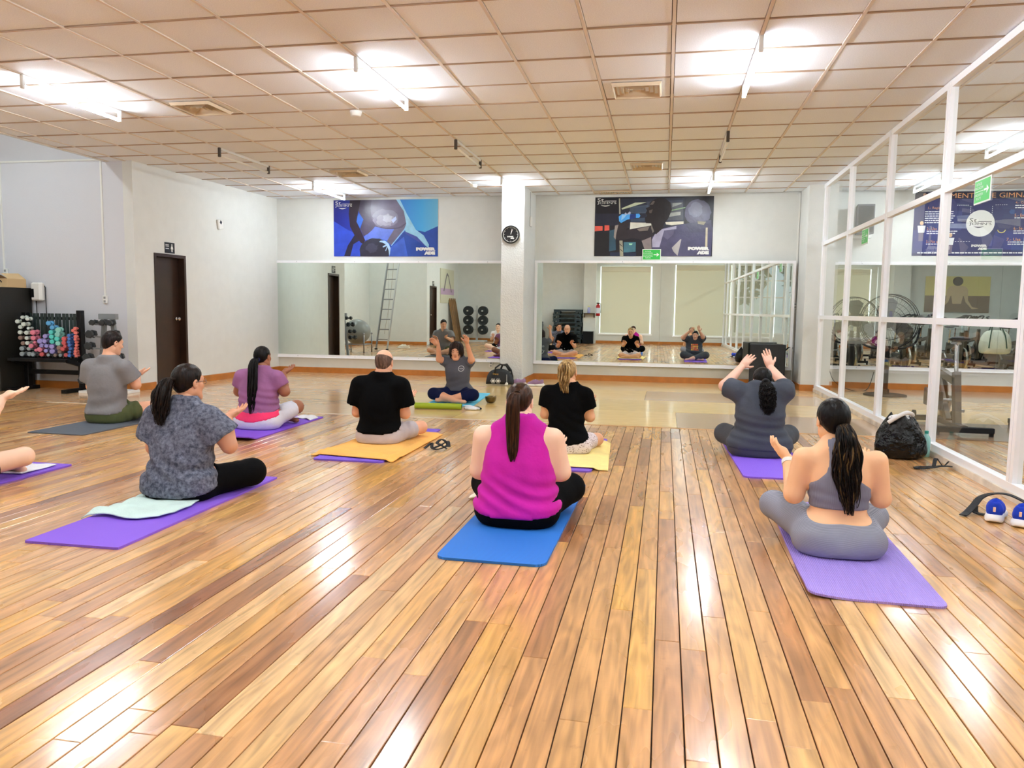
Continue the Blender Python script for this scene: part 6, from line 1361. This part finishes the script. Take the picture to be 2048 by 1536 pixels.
sp = dict(skin=SK('skin_fair',(234,194,168)),prof=prof7,neck=((-.005,.035,.575),.052),head=dict(c=(-.012,.075,.683),pitch=-.10,s=.93),arms=A,legs=L7,belly=((0,.10,.17),(.17,.12,.13)),trap=.12,
  shirt=dict(kind='tank',mat=mg,hem=(.125,.30),off=.012,neck=(-.012,.064),fold=lambda X,Y,Z: 0.0075*np.sin(80*Z+8*np.sin(6*X+.5)-3*X)*np.exp(-((Z-.19)/.09)**2)+0.002*np.sin(60*X+20*Z)*np.exp(-((Z-.35)/.1)**2),holes=[((-.255,.02,.63),(-.265,.02,.405),.092),((.240,.02,.63),(.25,.02,.405),.092)]),
  pants=dict(mat=BLACKLEG,waist=(.17,.1),len=1.95),
  hair=dict(style='pony',mat=BROWN,path=[(-.012,-.025,.735),(-.016,-.065,.742),(-.020,-.095,.69),(-.020,-.098,.60),(-.018,-.100,.50),(-.014,-.118,.43),(-.010,-.132,.375)],width=[(0,.014),(.08,.018),(.25,.032),(.5,.037),(.8,.030),(1,.012)],n=130,sr=.0055,flat=.5,seed=2,tie=.005,tiemat=BROWN))
person('woman in a magenta tank top with a brown ponytail, sitting on the royal blue mat', (-.777,4.173,MZ), 0, sp, .0105)
# --- woman in grey sports bra
prof10 = [(0.0,.165,.12,0,-.01),(.03,.195,.15,0,-.01),(.07,.205,.155,0,-.005),(.11,.192,.14,0,.0),(.15,.158,.115,0,.005),(.19,.138,.095,0,.01),(.24,.132,.088,0,.01),(.29,.136,.088,0,.01),(.34,.142,.088,0,.01),(.40,.150,.085,0,.015),(.46,.155,.075,0,.02),(.505,.135,.062,0,.028),(.54,.085,.05,0,.035),(.57,.05,.045,0,.04)]
A = {'L':{'j':[(-.175,.02,.475),(-.212,.03,.285),(-.222,.215,.435)],'r':(.054,.047,.027),'hand':((-.62,.35,.62),(.55,.35,.5),(-.45,.2,-.5),.22),'hs':.90},
     'R':{'j':[(.170,.02,.475),(.205,.04,.285),(.16,.25,.40)],'r':(.054,.047,.027),'hand':((.2,.8,.4),(-.2,-.3,.9),(1,0,0),.2),'hs':.90}}
L10 = {'L':{'j':[(-.10,.02,.10),(-.268,.30,.160),(.05,.40,.055),(.16,.40,.04)],'r':(.092,.066,.038)},'R':{'j':[(.10,.02,.10),(.235,.27,.13),(-.09,.36,.055),(-.2,.35,.04)],'r':(.092,.064,.038)}}
gl = ribbed('grey_rib_leggings',(156,158,172),(126,128,142),70,'Z',0.7,0.25); gb = ribbed('grey_rib_bra',(134,134,150),(112,112,128),70,'X',0.7,0.2)
def bra_clip(X,Y,Z):
    w = np.interp(Z.ravel(),[0,.33,.345,.38,.42,.47,.56,.7],[.25,.25,.15,.10,.064,.052,.060,.060]).reshape(Z.shape)
    return np.where(Y<0.06, np.abs(X+.012)-w, np.abs(X)-np.maximum(w,.10))*0.7
sp = dict(skin=SK('skin_tan',(234,184,142)),prof=prof10,neck=((-.035,.03,.53),.040),head=dict(c=(-.038,.062,.664),pitch=-.08,yaw=.10,s=.95),arms=A,legs=L10,trap=.09,butt=(.098,-.05,.092,.115,.105,.09),
  shirt=dict(kind='bra',mat=gb,hem=(.238,.0),off=.008,neck=(.03,.052),clip=bra_clip,fold=lambda X,Y,Z: 0.003*np.sin(110*Z+3*np.sin(9*X))*np.exp(-((Z-.29)/.05)**2)),
  pants=dict(mat=gl,waist=(.195,.20),off=.006,len=1.95,fold=lambda X,Y,Z: 0.003*np.sin(60*Y+40*Z+30*X)*np.exp(-((X+.15)/.05)**2-((Z-.13)/.06)**2)),
  hair=dict(style='pony',mat=BLKHAIR,grow=.003,path=[(-.008,-.015,.655),(-.004,-.055,.652),(.002,-.088,.60),(.006,-.095,.52),(.012,-.098,.42),(.022,-.102,.32),(.030,-.106,.215)],width=[(0,.011),(.12,.018),(.3,.040),(.5,.062),(.68,.064),(.85,.044),(1,.014)],n=210,sr=.0058,flat=.4,wave=.007,wf=16,seed=5,streak=[hair_mat('hair_streak',(50,37,23),(112,88,54)),DKBROWN],sp=.42))
r,_ = person('woman in a grey sports bra and leggings sitting on the lavender mat', (.885,4.04,MZ), 0, sp, .0105)
m = MB(); a=np.array(A['L']['j'][2]); b=np.array(A['L']['j'][1]); d=Vector(a-b).normalized(); c0=Vector(a)-d*.03; u=d.orthogonal().normalized(); v=d.cross(u)
m.tube([c0-d*.012,c0+d*.012],[.034,.0335],20); m.build('wrist_band', WPLASTIC, r, False)
# --- woman in the stonewashed t-shirt
prof3 = [(0.0,.16,.13,0,-.01),(.03,.19,.16,0,-.01),(.08,.205,.165,0,-.005),(.13,.20,.155,0,0),(.19,.182,.14,0,.0),(.25,.174,.132,0,.0),(.32,.174,.125,0,.0),(.39,.175,.115,0,.005),(.46,.172,.10,0,.015),(.52,.150,.08,0,.025),(.56,.10,.062,0,.035),(.595,.055,.05,0,.045),(.62,.045,.045,0,.05)]
A = {'L':{'j':[(-.175,.02,.50),(-.215,.03,.31),(-.14,.24,.40)],'r':(.058,.046,.028),'hand':((-.2,.8,.4),(.2,-.3,.9),(-1,0,0),.2),'hs':.92},
     'R':{'j':[(.175,.02,.50),(.283,.07,.335),(.205,.19,.500)],'r':(.058,.046,.026),'hand':((.30,.85,.30),(-.3,-.35,.9),(.9,-.3,.2),.22),'hs':.95}}
L3 = {'L':{'j':[(-.10,.02,.10),(-.26,.27,.13),(.06,.42,.055),(.18,.41,.04)],'r':(.095,.07,.04)},'R':{'j':[(.11,.02,.10),(.285,.33,.118),(-.06,.40,.055),(-.17,.38,.04)],'r':(.095,.078,.04)}}
sp = dict(skin=SK('skin_warm',(206,150,118)),prof=prof3,neck=((.0,.045,.585),.050),head=dict(c=(.005,.085,.722),yaw=-.35,pitch=-.02,s=.98),arms=A,legs=L3,trap=.11,
  shirt=dict(kind='tee',mat=mottled('stonewash_tee',(58,62,76),(136,140,156),42,.36,.74),hem=(.095,.30),off=.018,neck=(-.012,.066),sleeve=.66,sloose=.016,flare=2.0,fold=lambda X,Y,Z: 0.009*np.sin(62*Z+7*np.sin(6*X+.8)+5*X)*np.exp(-((Z-.20)/.08)**2)+0.004*np.sin(40*X+35*Z)*np.exp(-((Z-.38)/.1)**2)),
  pants=dict(mat=BLACKLEG,waist=(.17,.1),len=1.95),
  hair=dict(style='pony',mat=DKBROWN,grow=.003,path=[(-.030,.010,.745),(-.056,-.028,.748),(-.078,-.055,.69),(-.086,-.072,.61),(-.084,-.088,.54),(-.072,-.102,.47)],width=[(0,.016),(.15,.034),(.45,.056),(.75,.052),(1,.02)],n=140,sr=.0065,flat=.7,wave=.008,wf=12,seed=7,tiemat=mat('tie_tan',(150,120,96),.7)))
r,P = person('woman with glasses in a stonewashed charcoal t-shirt and black leggings, sitting', (-2.92,4.237,MZ), 0, sp, .0105)
m = MB()
for q in (-1,1):
    m.tube([Vector(P(q*.034+.022*math.cos(t),.094-.006*abs(q*.034+.022*math.cos(t))*20,.004+.017*math.sin(t))) for t in [2*PI*i/18 for i in range(18)]],.0018,5,closed=True); m.tube([Vector(P(q*.056,.088,.008)),Vector(P(q*.080,.02,.010)),Vector(P(q*.083,-.01,.006))],.0018,5)
m.tube([Vector(P(-.012,.094,.008)),Vector(P(.012,.094,.008))],.0018,5); m.build('glasses', mat('glasses_metal',(120,116,120),.3,metal=.8), r, True)
# --- woman in mauve t-shirt
prof4 = [(0.0,.165,.13,0,-.01),(.03,.20,.155,0,-.01),(.08,.215,.165,0,-.005),(.14,.20,.155,0,0),(.20,.190,.145,0,.0),(.27,.183,.135,0,.0),(.34,.182,.13,0,.0),(.41,.185,.118,0,.005),(.47,.180,.10,0,.015),(.525,.155,.08,0,.025),(.57,.10,.062,0,.035),(.60,.058,.05,0,.045)]
A = arms_front((.185,.02,.505),(.235,.04,.36),(.14,.26,.44),(.062,.050,.028)); A['R']['j']=[(.185,.02,.505),(.25,.05,.375),(.125,.27,.535)]; A['R']['hand']=((.35,.75,.4),(-.2,-.35,.9),(.9,-.3,.2),.2)
L4 = std_legs((.225,.35,.185),(.08,.40,.06),(.098,.066,.040),(.11,.02,.105),(.2,.38,.04))
sp = dict(skin=SK('skin_brown',(150,98,72)),prof=prof4,neck=((.0,.04,.585),.052),head=dict(c=(.01,.075,.706),yaw=-.08,s=.92),arms=A,legs=L4,trap=.12,
  shirt=dict(kind='tee',mat=fabric('mauve_knit',(150,98,142),.8),hem=(.195,.22),off=.012,neck=(-.01,.066),sleeve=.62,sloose=.006,fold=lambda X,Y,Z: 0.0045*np.sin(95*Z+4*np.sin(7*X))*np.exp(-((Z-.30)/.12)**2)),
  pants=dict(mat=fabric('white_shorts',(220,220,232),.8),waist=(.17,.1),len=.86,off=.010,name='shorts',band=(.20,.085,.1,0,1.0),bandmat=fabric('coral_waistband',(248,64,112),.8)),
  hair=dict(style='pony',mat=BLKHAIR,path=[(.0,-.012,.69),(-.004,-.056,.685),(-.004,-.092,.61),(-.002,-.110,.50),(.002,-.128,.38),(.004,-.145,.27),(.004,-.160,.155)],width=[(0,.016),(.1,.026),(.3,.044),(.6,.050),(.85,.040),(1,.020)],n=130,sr=.0065,flat=.5,wave=.004,wf=12,seed=9,tie=.012,tiemat=fabric('scrunchie_navy',(40,40,90))))
person('woman in a mauve t-shirt and white shorts with a very long black ponytail, sitting', (-3.895,6.90,MZ), 0, sp, .0118)
# --- bald man in black t-shirt
prof5 = [(0.0,.15,.12,0,-.01),(.03,.178,.145,0,-.01),(.08,.184,.15,0,-.005),(.14,.172,.14,0,0),(.20,.165,.132,0,.0),(.27,.166,.126,0,.0),(.34,.172,.12,0,.0),(.41,.180,.11,0,.005),(.47,.182,.095,0,.012),(.53,.16,.078,0,.022),(.575,.11,.062,0,.032),(.61,.062,.055,0,.04)]
A = arms_front((.185,.01,.515),(.225,.03,.275),(.13,.25,.36),(.060,.046,.029)); A['R']['j']=[(.185,.01,.515),(.215,.05,.275),(.14,.26,.38)]
L5 = std_legs((.27,.33,.115),(.08,.40,.055),(.085,.056,.038),(.10,.02,.095),(.2,.38,.04))
sp = dict(skin=SK('skin_ruddy',(218,162,132)),prof=prof5,neck=((.005,.04,.60),.058),head=dict(c=(.015,.075,.722),pitch=-.16,s=.98),arms=A,legs=L5,trap=.12,closed=True,butt=(.085,-.045,.09,.10,.095,.088),
  shirt=dict(kind='tee',mat=fabric('black_cotton',(7,7,8),.88),hem=(.160,.30),off=.016,neck=(.0,.068),sleeve=.70,sloose=.014,flare=1.8,fold=folds(.003,60,.22,.1)),
  pants=dict(mat=fabric('pale_grey_shorts',(196,186,190),.85),waist=(.17,.1),len=.74,off=.010,name='shorts',fold=lambda X,Y,Z: 0.005*np.sin(70*X+50*Y)*np.exp(-((Y-.12)/.09)**2)),
  hair=dict(style='bald',mat=hair_mat('hair_short_dark',(72,54,46),(124,98,84))))
r,P = person('balding man in a black t-shirt sitting on the orange towel', (-2.446,6.40,MZ+.014), 0, sp, .0118)
m = MB(); m.X = Matrix.Translation(Vector(P(0,0,0))); m.ball((0,.057,-.098),(.030,.022,.026),14,8); m.build('beard', mat('beard_grey',(110,92,84),.9), r, True)
# --- blonde woman in black t-shirt
prof8 = [(0.0,.15,.12,0,-.01),(.03,.172,.14,0,-.01),(.08,.180,.145,0,-.005),(.13,.165,.135,0,0),(.19,.150,.12,0,.0),(.26,.140,.11,0,.0),(.33,.140,.105,0,.0),(.40,.148,.098,0,.005),(.46,.155,.088,0,.012),(.515,.150,.072,0,.022),(.555,.10,.058,0,.03),(.59,.05,.046,0,.04)]
A = arms_front((.160,.01,.51),(.185,.03,.325),(.11,.24,.40),(.050,.040,.026)); A['R']['j']=[(.155,.01,.50),(.192,.04,.315),(.13,.25,.40)]
L8 = std_legs((.235,.30,.085),(.08,.38,.055),(.082,.052,.036),(.10,.02,.09),(.2,.37,.04))
sp = dict(skin=SK('skin_bronze',(214,160,124)),prof=prof8,neck=((.005,.04,.57),.044),head=dict(c=(-.005,.07,.684),pitch=-.14,s=.92),arms=A,legs=L8,trap=.10,closed=True,
  shirt=dict(kind='tee',mat=mat('black_cotton'),hem=(.135,.34),hemx=.22,off=.011,neck=(-.015,.072),sleeve=.60,sloose=.008,fold=lambda X,Y,Z: 0.004*np.sin(80*Z+5*np.sin(8*X)+12*X)*np.exp(-((Z-.24)/.13)**2)),
  pants=dict(mat=mottled('leopard_shorts',(122,92,88),(226,212,214),70,.18,.40,.85,'v'),waist=(.16,.1),len=.70,off=.008,name='shorts'),
  hair=dict(style='pony',mat=BLONDE,path=[(-.008,-.015,.765),(-.012,-.060,.772),(-.016,-.095,.73),(-.018,-.100,.66),(-.012,-.102,.59),(-.002,-.105,.52)],width=[(0,.012),(.12,.022),(.4,.048),(.7,.044),(1,.024)],n=95,sr=.0055,flat=.6,wave=.008,wf=13,seed=12,streak=[hair_mat('hair_pale',(170,136,84),(222,196,146)),hair_mat('hair_mid',(84,60,34),(140,108,66))],sp=.55,tiemat=BLONDE))
person('blonde woman in a black t-shirt sitting on the yellow towel', (-.785,6.376,MZ+.014), 0, sp, .0118)
# --- woman in dark grey with curly ponytail, arms raised
prof9 = [(0.0,.18,.14,0,-.01),(.03,.225,.165,0,-.01),(.08,.242,.175,0,-.005),(.14,.235,.17,0,0),(.19,.215,.16,0,.0),(.235,.192,.15,0,.0),(.275,.182,.145,0,.0),(.31,.19,.148,0,.0),(.35,.193,.145,0,.0),(.41,.188,.13,0,.005),(.47,.19,.11,0,.012),(.53,.18,.09,0,.02),(.575,.13,.068,0,.03),(.61,.06,.05,0,.04)]
A = {'L':{'j':[(-.195,.03,.545),(-.285,.12,.575),(-.135,.30,.735)],'r':(.068,.050,.029),'hand':((.62,.3,.66),(.1,.95,-.2),(.62,-.1,-.75),.16),'hs':.95,'spread':.3},
     'R':{'j':[(.185,.03,.545),(.20,.14,.60),(.105,.32,.735)],'r':(.068,.050,.029),'hand':((-.28,.2,.95),(-.2,.95,-.1),(.9,.1,.35),.08),'hs':.98,'spread':.25}}
L9 = std_legs((.262,.25,.145),(.08,.36,.06),(.105,.078,.042),(.115,.02,.11),(.2,.35,.04)); L9['R']['j'][1] = (.275,.27,.15)
chg = fabric('charcoal_leggings',(74,78,86),.8)
sp = dict(skin=SK('skin_light',(226,180,158)),prof=prof9,neck=((.005,.04,.585),.054),head=dict(c=(.015,.085,.632),pitch=-.12,yaw=.12,s=.93),arms=A,legs=L9,trap=.12,belly=((0,.10,.2),(.17,.13,.14)),butt=(.12,-.05,.10,.13,.11,.10),
  shirt=dict(kind='tee',mat=fabric('slate_tee',(70,75,86),.85),hem=(.10,.15),off=.012,neck=(-.01,.066),sleeve=.72,sloose=.012,flare=1.4,fold=lambda X,Y,Z: 0.005*np.sin(90*Z+4*np.sin(5*X+1))*np.exp(-((Z-.24)/.13)**2)+.003*np.sin(50*X+30*Z)*np.exp(-((Z-.5)/.06)**2)),
  pants=dict(mat=chg,waist=(.17,.1),len=1.8),
  hair=dict(style='curly',mat=BLKHAIR,grow=.004,path=[(.03,-.018,.628),(.035,-.065,.615),(.040,-.098,.56),(.044,-.112,.50),(.044,-.125,.42),(.040,-.135,.365)],width=[(0,.018),(.12,.032),(.4,.060),(.75,.056),(1,.030)],n=190,sr=.0048,flat=.7,wave=.014,wf=46,seed=15,tie=.012))
r9,_ = person('woman in a slate t-shirt with a curly black ponytail, both hands raised', (.808,6.70,MZ), 0, sp, .0118)
# --- man in grey t-shirt
prof2 = [(0.0,.15,.12,0,-.01),(.03,.178,.145,0,-.01),(.08,.186,.15,0,-.005),(.14,.174,.14,0,0),(.20,.168,.13,0,.0),(.28,.170,.124,0,.0),(.36,.178,.118,0,.0),(.44,.188,.108,0,.005),(.51,.192,.095,0,.012),(.57,.172,.078,0,.022),(.615,.12,.062,0,.032),(.65,.062,.055,0,.04)]
A = arms_front((.195,.01,.56),(.225,.05,.36),(.11,.28,.45),(.060,.048,.030)); A['R']['j']=[(.195,.01,.56),(.255,.10,.385),(.13,.30,.475)]; A['R']['hand']=((.30,.85,.25),(-.6,-.1,.8),(.7,-.2,.7),.15)
L2 = std_legs((.29,.36,.135),(.08,.42,.055),(.095,.060,.042),(.11,.02,.10),(.2,.40,.04))
sp = dict(skin=SK('skin_peach',(218,166,136)),prof=prof2,neck=((.0,.04,.645),.058),head=dict(c=(.02,.085,.811),yaw=-.45,pitch=-.22,s=1.0),arms=A,legs=L2,trap=.12,closed=True,butt=(.085,-.045,.09,.10,.095,.088),
  shirt=dict(kind='tee',mat=fabric('grey_tee',(128,126,128),.75),hem=(.130,.20),off=.019,neck=(-.002,.070),sleeve=.68,sloose=.012,flare=1.8,fold=lambda X,Y,Z: 0.005*np.sin(45*Z-38*X+4*np.sin(9*X))*np.exp(-((Z-.22)/.12)**2)),
  pants=dict(mat=fabric('olive_shorts',(84,92,58),.85),waist=(.18,.1),len=.52,off=.012,name='shorts',fold=lambda X,Y,Z: 0.006*np.sin(70*X+60*Y)*np.exp(-((Y-.08)/.10)**2)),
  hair=dict(style='short',mat=hair_mat('hair_short_black',(16,12,12),(48,38,36)),grow=.004))
person('young man in a grey t-shirt and olive shorts on the dark grey mat', (-5.56,6.865,.0095), 0, sp, .0118)
# --- instructor facing the class
prof6 = [(0.0,.14,.12,0,-.01),(.03,.165,.14,0,-.01),(.08,.172,.145,0,-.005),(.14,.160,.135,0,0),(.20,.148,.12,0,.005),(.27,.140,.112,0,.01),(.34,.148,.122,0,.02),(.40,.155,.125,0,.022),(.46,.158,.105,0,.015),(.52,.150,.08,0,.01),(.56,.10,.06,0,.012),(.595,.05,.046,0,.02)]
A = {'L':{'j':[(-.155,.02,.515),(-.205,.10,.555),(-.165,.20,.775)],'r':(.050,.040,.024),'hand':((-.05,.45,.85),(.2,.8,-.4),(.9,.0,.1),.55),'hs':.92},
     'R':{'j':[(.155,.02,.515),(.228,.10,.550),(.215,.20,.745)],'r':(.050,.040,.024),'hand':((.60,.40,.55),(-.2,.7,-.55),(-.3,.3,.8),.35),'hs':.92}}
L6 = std_legs((.262,.235,.115),(.055,.33,.055),(.082,.066,.034),(.09,.02,.095),(.18,.33,.04))
sp = dict(skin=SK('skin_instructor',(206,150,118)),prof=prof6,neck=((.0,.015,.565),.042),head=dict(c=(.012,.055,.655),pitch=-.10,yaw=.10,s=.95),arms=A,legs=L6,trap=.10,closed=True,lips=(150,74,66),
  shirt=dict(kind='tee',mat=fabric('instructor_grey_tee',(84,84,92),.75),hem=(.15,-.12),off=.011,neck=(-.02,.066),sleeve=.60,sloose=.006,flare=1.2,fold=lambda X,Y,Z: 0.004*np.sin(70*Z+4*np.sin(7*X))*np.exp(-((Z-.25)/.07)**2)),
  pants=dict(mat=fabric('navy_leggings',(20,26,58),.75),waist=(.17,-.05),len=1.42,off=.006),
  hair=dict(style='bob',mat=hair_mat('hair_bob',(24,16,14),(62,42,34)),grow=.010))
r,P = person('person in navy leggings with arms raised, facing the class on the sky blue mat', (-2.634,9.72,.0105), PI, sp, .0105)
# prints on her t-shirt, laid on the cloth
def on_cloth(root, cname, vs, fs, name, mt, direction):
    cl = [c for c in root.children if c.name.split('.')[0]==cname][0]; b = BVHTree.FromPolygons([v.co for v in cl.data.vertices],[tuple(p.vertices) for p in cl.data.polygons])
    out=[]
    for x,z in vs:
        hit = b.ray_cast(Vector((x,-direction*1.0,z)),Vector((0,direction,0)))
        y = hit[0].y if hit[0] is not None else 0; out.append((x,y-direction*0.0025,z))
    MB().add(out,fs).build(name, mt, cl)
PRW = mat('shirt_print',(214,216,220),.7)
def ring2(cx,cz,r,w,n=28,a0=0,a1=2*PI):
    vs=[]; fs=[]
    for i in range(n+1):
        a=a0+(a1-a0)*i/n; vs+=[(cx+r*math.cos(a),cz+r*math.sin(a)),(cx+(r-w)*math.cos(a),cz+(r-w)*math.sin(a))]
        if i: fs.append((2*i-2,2*i-1,2*i+1,2*i))
    return vs,fs
vs,fs = ring2(-.075,.44,.037,.005); on_cloth(r,'shirt',vs,fs,'chest_print',PRW,-1)
v2,f2 = text_mesh('YOGA',width=.05); on_cloth(r,'shirt',[(-.05-p[0],.432+p[1]) for p in v2],f2,'chest_print',PRW,-1)
vs,fs = ring2(0,.33,.085,.007,28,PI,2*PI); on_cloth(r,'shirt',vs,fs,'back_print',PRW,1)
v2,f2 = text_mesh('COACH',width=.17); on_cloth(r,'shirt',[(-.085+p[0],.40+p[1]) for p in v2],f2,'back_print',PRW,1)
v2,f2 = text_mesh('YOGA',width=.11); on_cloth(r,'shirt',[(-.055+p[0],.315+p[1]) for p in v2],f2,'back_print',PRW,1)
rp = random.Random(8); vs=[]; fs=[]; vs2=[]; fs2=[]
for zi in range(4):
    x = -.085
    while x < .075:
        wq = rp.uniform(.022,.045); z_ = .26+.042*zi; V2,F2_ = (vs,fs) if rp.random() < .6 else (vs2,fs2); n_=len(V2)
        for q in range(5): V2 += [(x+wq*q/4,z_),(x+wq*q/4,z_+.032)]
        for q in range(4): F2_.append((n_+2*q,n_+2*q+2,n_+2*q+3,n_+2*q+1))
        x += wq+.008
on_cloth(r9,'shirt',vs,fs,'chest_print',mat('print_coral',(236,110,70),.7),-1); on_cloth(r9,'shirt',vs2,fs2,'chest_print',mat('print_amber',(246,176,80),.7),-1)
# --- woman cut by the left edge
A = {'L':{'j':[(-.165,.02,.50),(-.20,.06,.33),(-.10,.27,.44)],'r':(.050,.040,.026),'hand':((.1,.8,.4),(.0,-.3,.9),(-1,0,0),.2),'hs':.92},
     'R':{'j':[(.165,.02,.50),(.26,.08,.40),(.225,.25,.565)],'r':(.050,.040,.026),'hand':((.62,.70,.35),(-.3,-.4,.85),(.6,-.6,.3),.10),'hs':.97}}
L1 = std_legs((.29,.33,.150),(.07,.42,.055),(.088,.062,.036),(.10,.02,.095),(.2,.40,.04))
sp = dict(skin=SK('skin_pale',(232,192,164)),prof=prof8,neck=((.0,.04,.57),.044),head=dict(c=(.0,.07,.70),s=.94),arms=A,legs=L1,trap=.10,
  shirt=dict(kind='tee',mat=fabric('white_tee',(226,226,230),.85),hem=(.13,.2),off=.013,neck=(-.01,.068),sleeve=.62,sloose=.01,fold=folds()),
  pants=dict(mat=mat('black_cotton'),waist=(.16,.1),len=.55,off=.012,name='shorts'),
  hair=dict(style='pony',mat=DKBROWN,path=[(0,-.015,.70),(0,-.06,.70),(0,-.09,.62),(0,-.10,.52)],width=[(0,.014),(.3,.035),(.8,.03),(1,.01)],n=50,sr=.007,seed=20))
person('woman in white t-shirt cut off by the left picture edge, hand and knee showing', (-4.60,4.16,MZ), 0, sp, .0125)

for o in list(COL.objects):
    if o.get('category') == 'person':
        for c in o.children: c.location.z = -o.location.z
# ------------------------------------------------------------------ shoes
def shoe_parts(L=0.27, W=0.1):
    F = Field((-0.065,-0.155,0.0),(0.065,0.155,0.135),0.0045)
    F.cap((0,-0.085,0.058),(0,0.01,0.056),0.037,0.038,0.02); F.cap((0,0.01,0.050),(0.004,0.095,0.034),0.038,0.030,0.03); F.ell((0,-0.098,0.070),(0.033,0.032,0.050),0.02)
    F.cap((0,-0.02,0.085),(0,0.06,0.058),0.022,0.020,0.02)
    F.ell((0,-0.064,0.130),(0.027,0.056,0.058),0.006,'s'); F.clip(lambda X,Y,Z: 0.026-Z)
    S2 = Field((-0.075,-0.165,-0.004),(0.075,0.165,0.06),0.0045)
    S2.ell((0,-0.085,0.018),(0.044,0.062,0.042),0.02); S2.ell((0,0.0,0.016),(0.043,0.09,0.034),0.03); S2.ell((0.004,0.075,0.016),(0.050,0.068,0.030),0.03)
    S2.clip(lambda X,Y,Z: np.maximum(0.002+0.010*np.clip((Y-0.08)/0.06,0,1)+0.012*np.clip((-Y-0.115)/0.03,0,1)+0.006*np.exp(-((Y+0.01)/0.03)**2)-Z, Z-(0.034+0.012*np.clip((-Y-0.03)/0.1,0,1))))
    return F.nets(), S2.nets()
SH_U, SH_S = shoe_parts()
def shoe(label, loc, rz, upper, sole, lace=(210,205,215), heel=None, sc=1.0):
    t = thing('running_shoe', label, 'shoe', loc, rz); t.scale = (sc,sc,sc)
    u = link('upper', np_mesh('upper',[SH_U],fabric('knit_%d_%d_%d'%upper,upper,0.8)), t)
    link('sole', np_mesh('sole',[SH_S],mat('sole_%d_%d_%d'%sole,sole,0.6)), t)
    l = MB()
    for k in range(4): yy = 0.0+0.02*k; zz = 0.107-0.0085*k; l.tube([(-0.022,yy,zz-0.010),(0,yy,zz),(0.022,yy,zz-0.010)],0.003,6)
    l.build('laces', mat('lace_%d_%d_%d'%lace,lace,0.8), u, smooth=True)
    if heel: MB().bbox((-0.006,-0.1335,0.060),(0.006,-0.127,0.085),0.002).build('heel_tab', mat('heel_tab',heel,0.5), t)
    return t
shoe('purple running shoe with white sole, next to the black bag', (-2.29,12.10,0.0), 1.85, (150,120,150), (232,228,226))
shoe('purple running shoe with white sole, the one further from the bag', (-1.99,12.04,0.0), 1.66, (150,120,150), (232,228,226))
shoe('royal blue running shoe at the right edge, the left one of the pair', (1.975,4.99,0.0), -0.42, (30,62,190), (240,240,246), (24,40,110), (240,200,180), 1.12)
shoe('royal blue running shoe at the right edge, nearer one of the pair', (2.085,4.90,0.0), -0.48, (30,62,190), (240,240,246), (24,40,110), (240,200,180), 1.12)
for k,(x,y,rz,lb) in enumerate(((-7.6,4.1,1.2,'middle'),(-7.42,4.32,1.5,'nearest'),(-7.7,3.75,1.9,'farthest'))):
    shoe('white sneaker in the recess, %s of three, seen in the left mirror'%lb, (x,y,0.0), rz, (222,214,198), (230,226,216), (60,56,54))
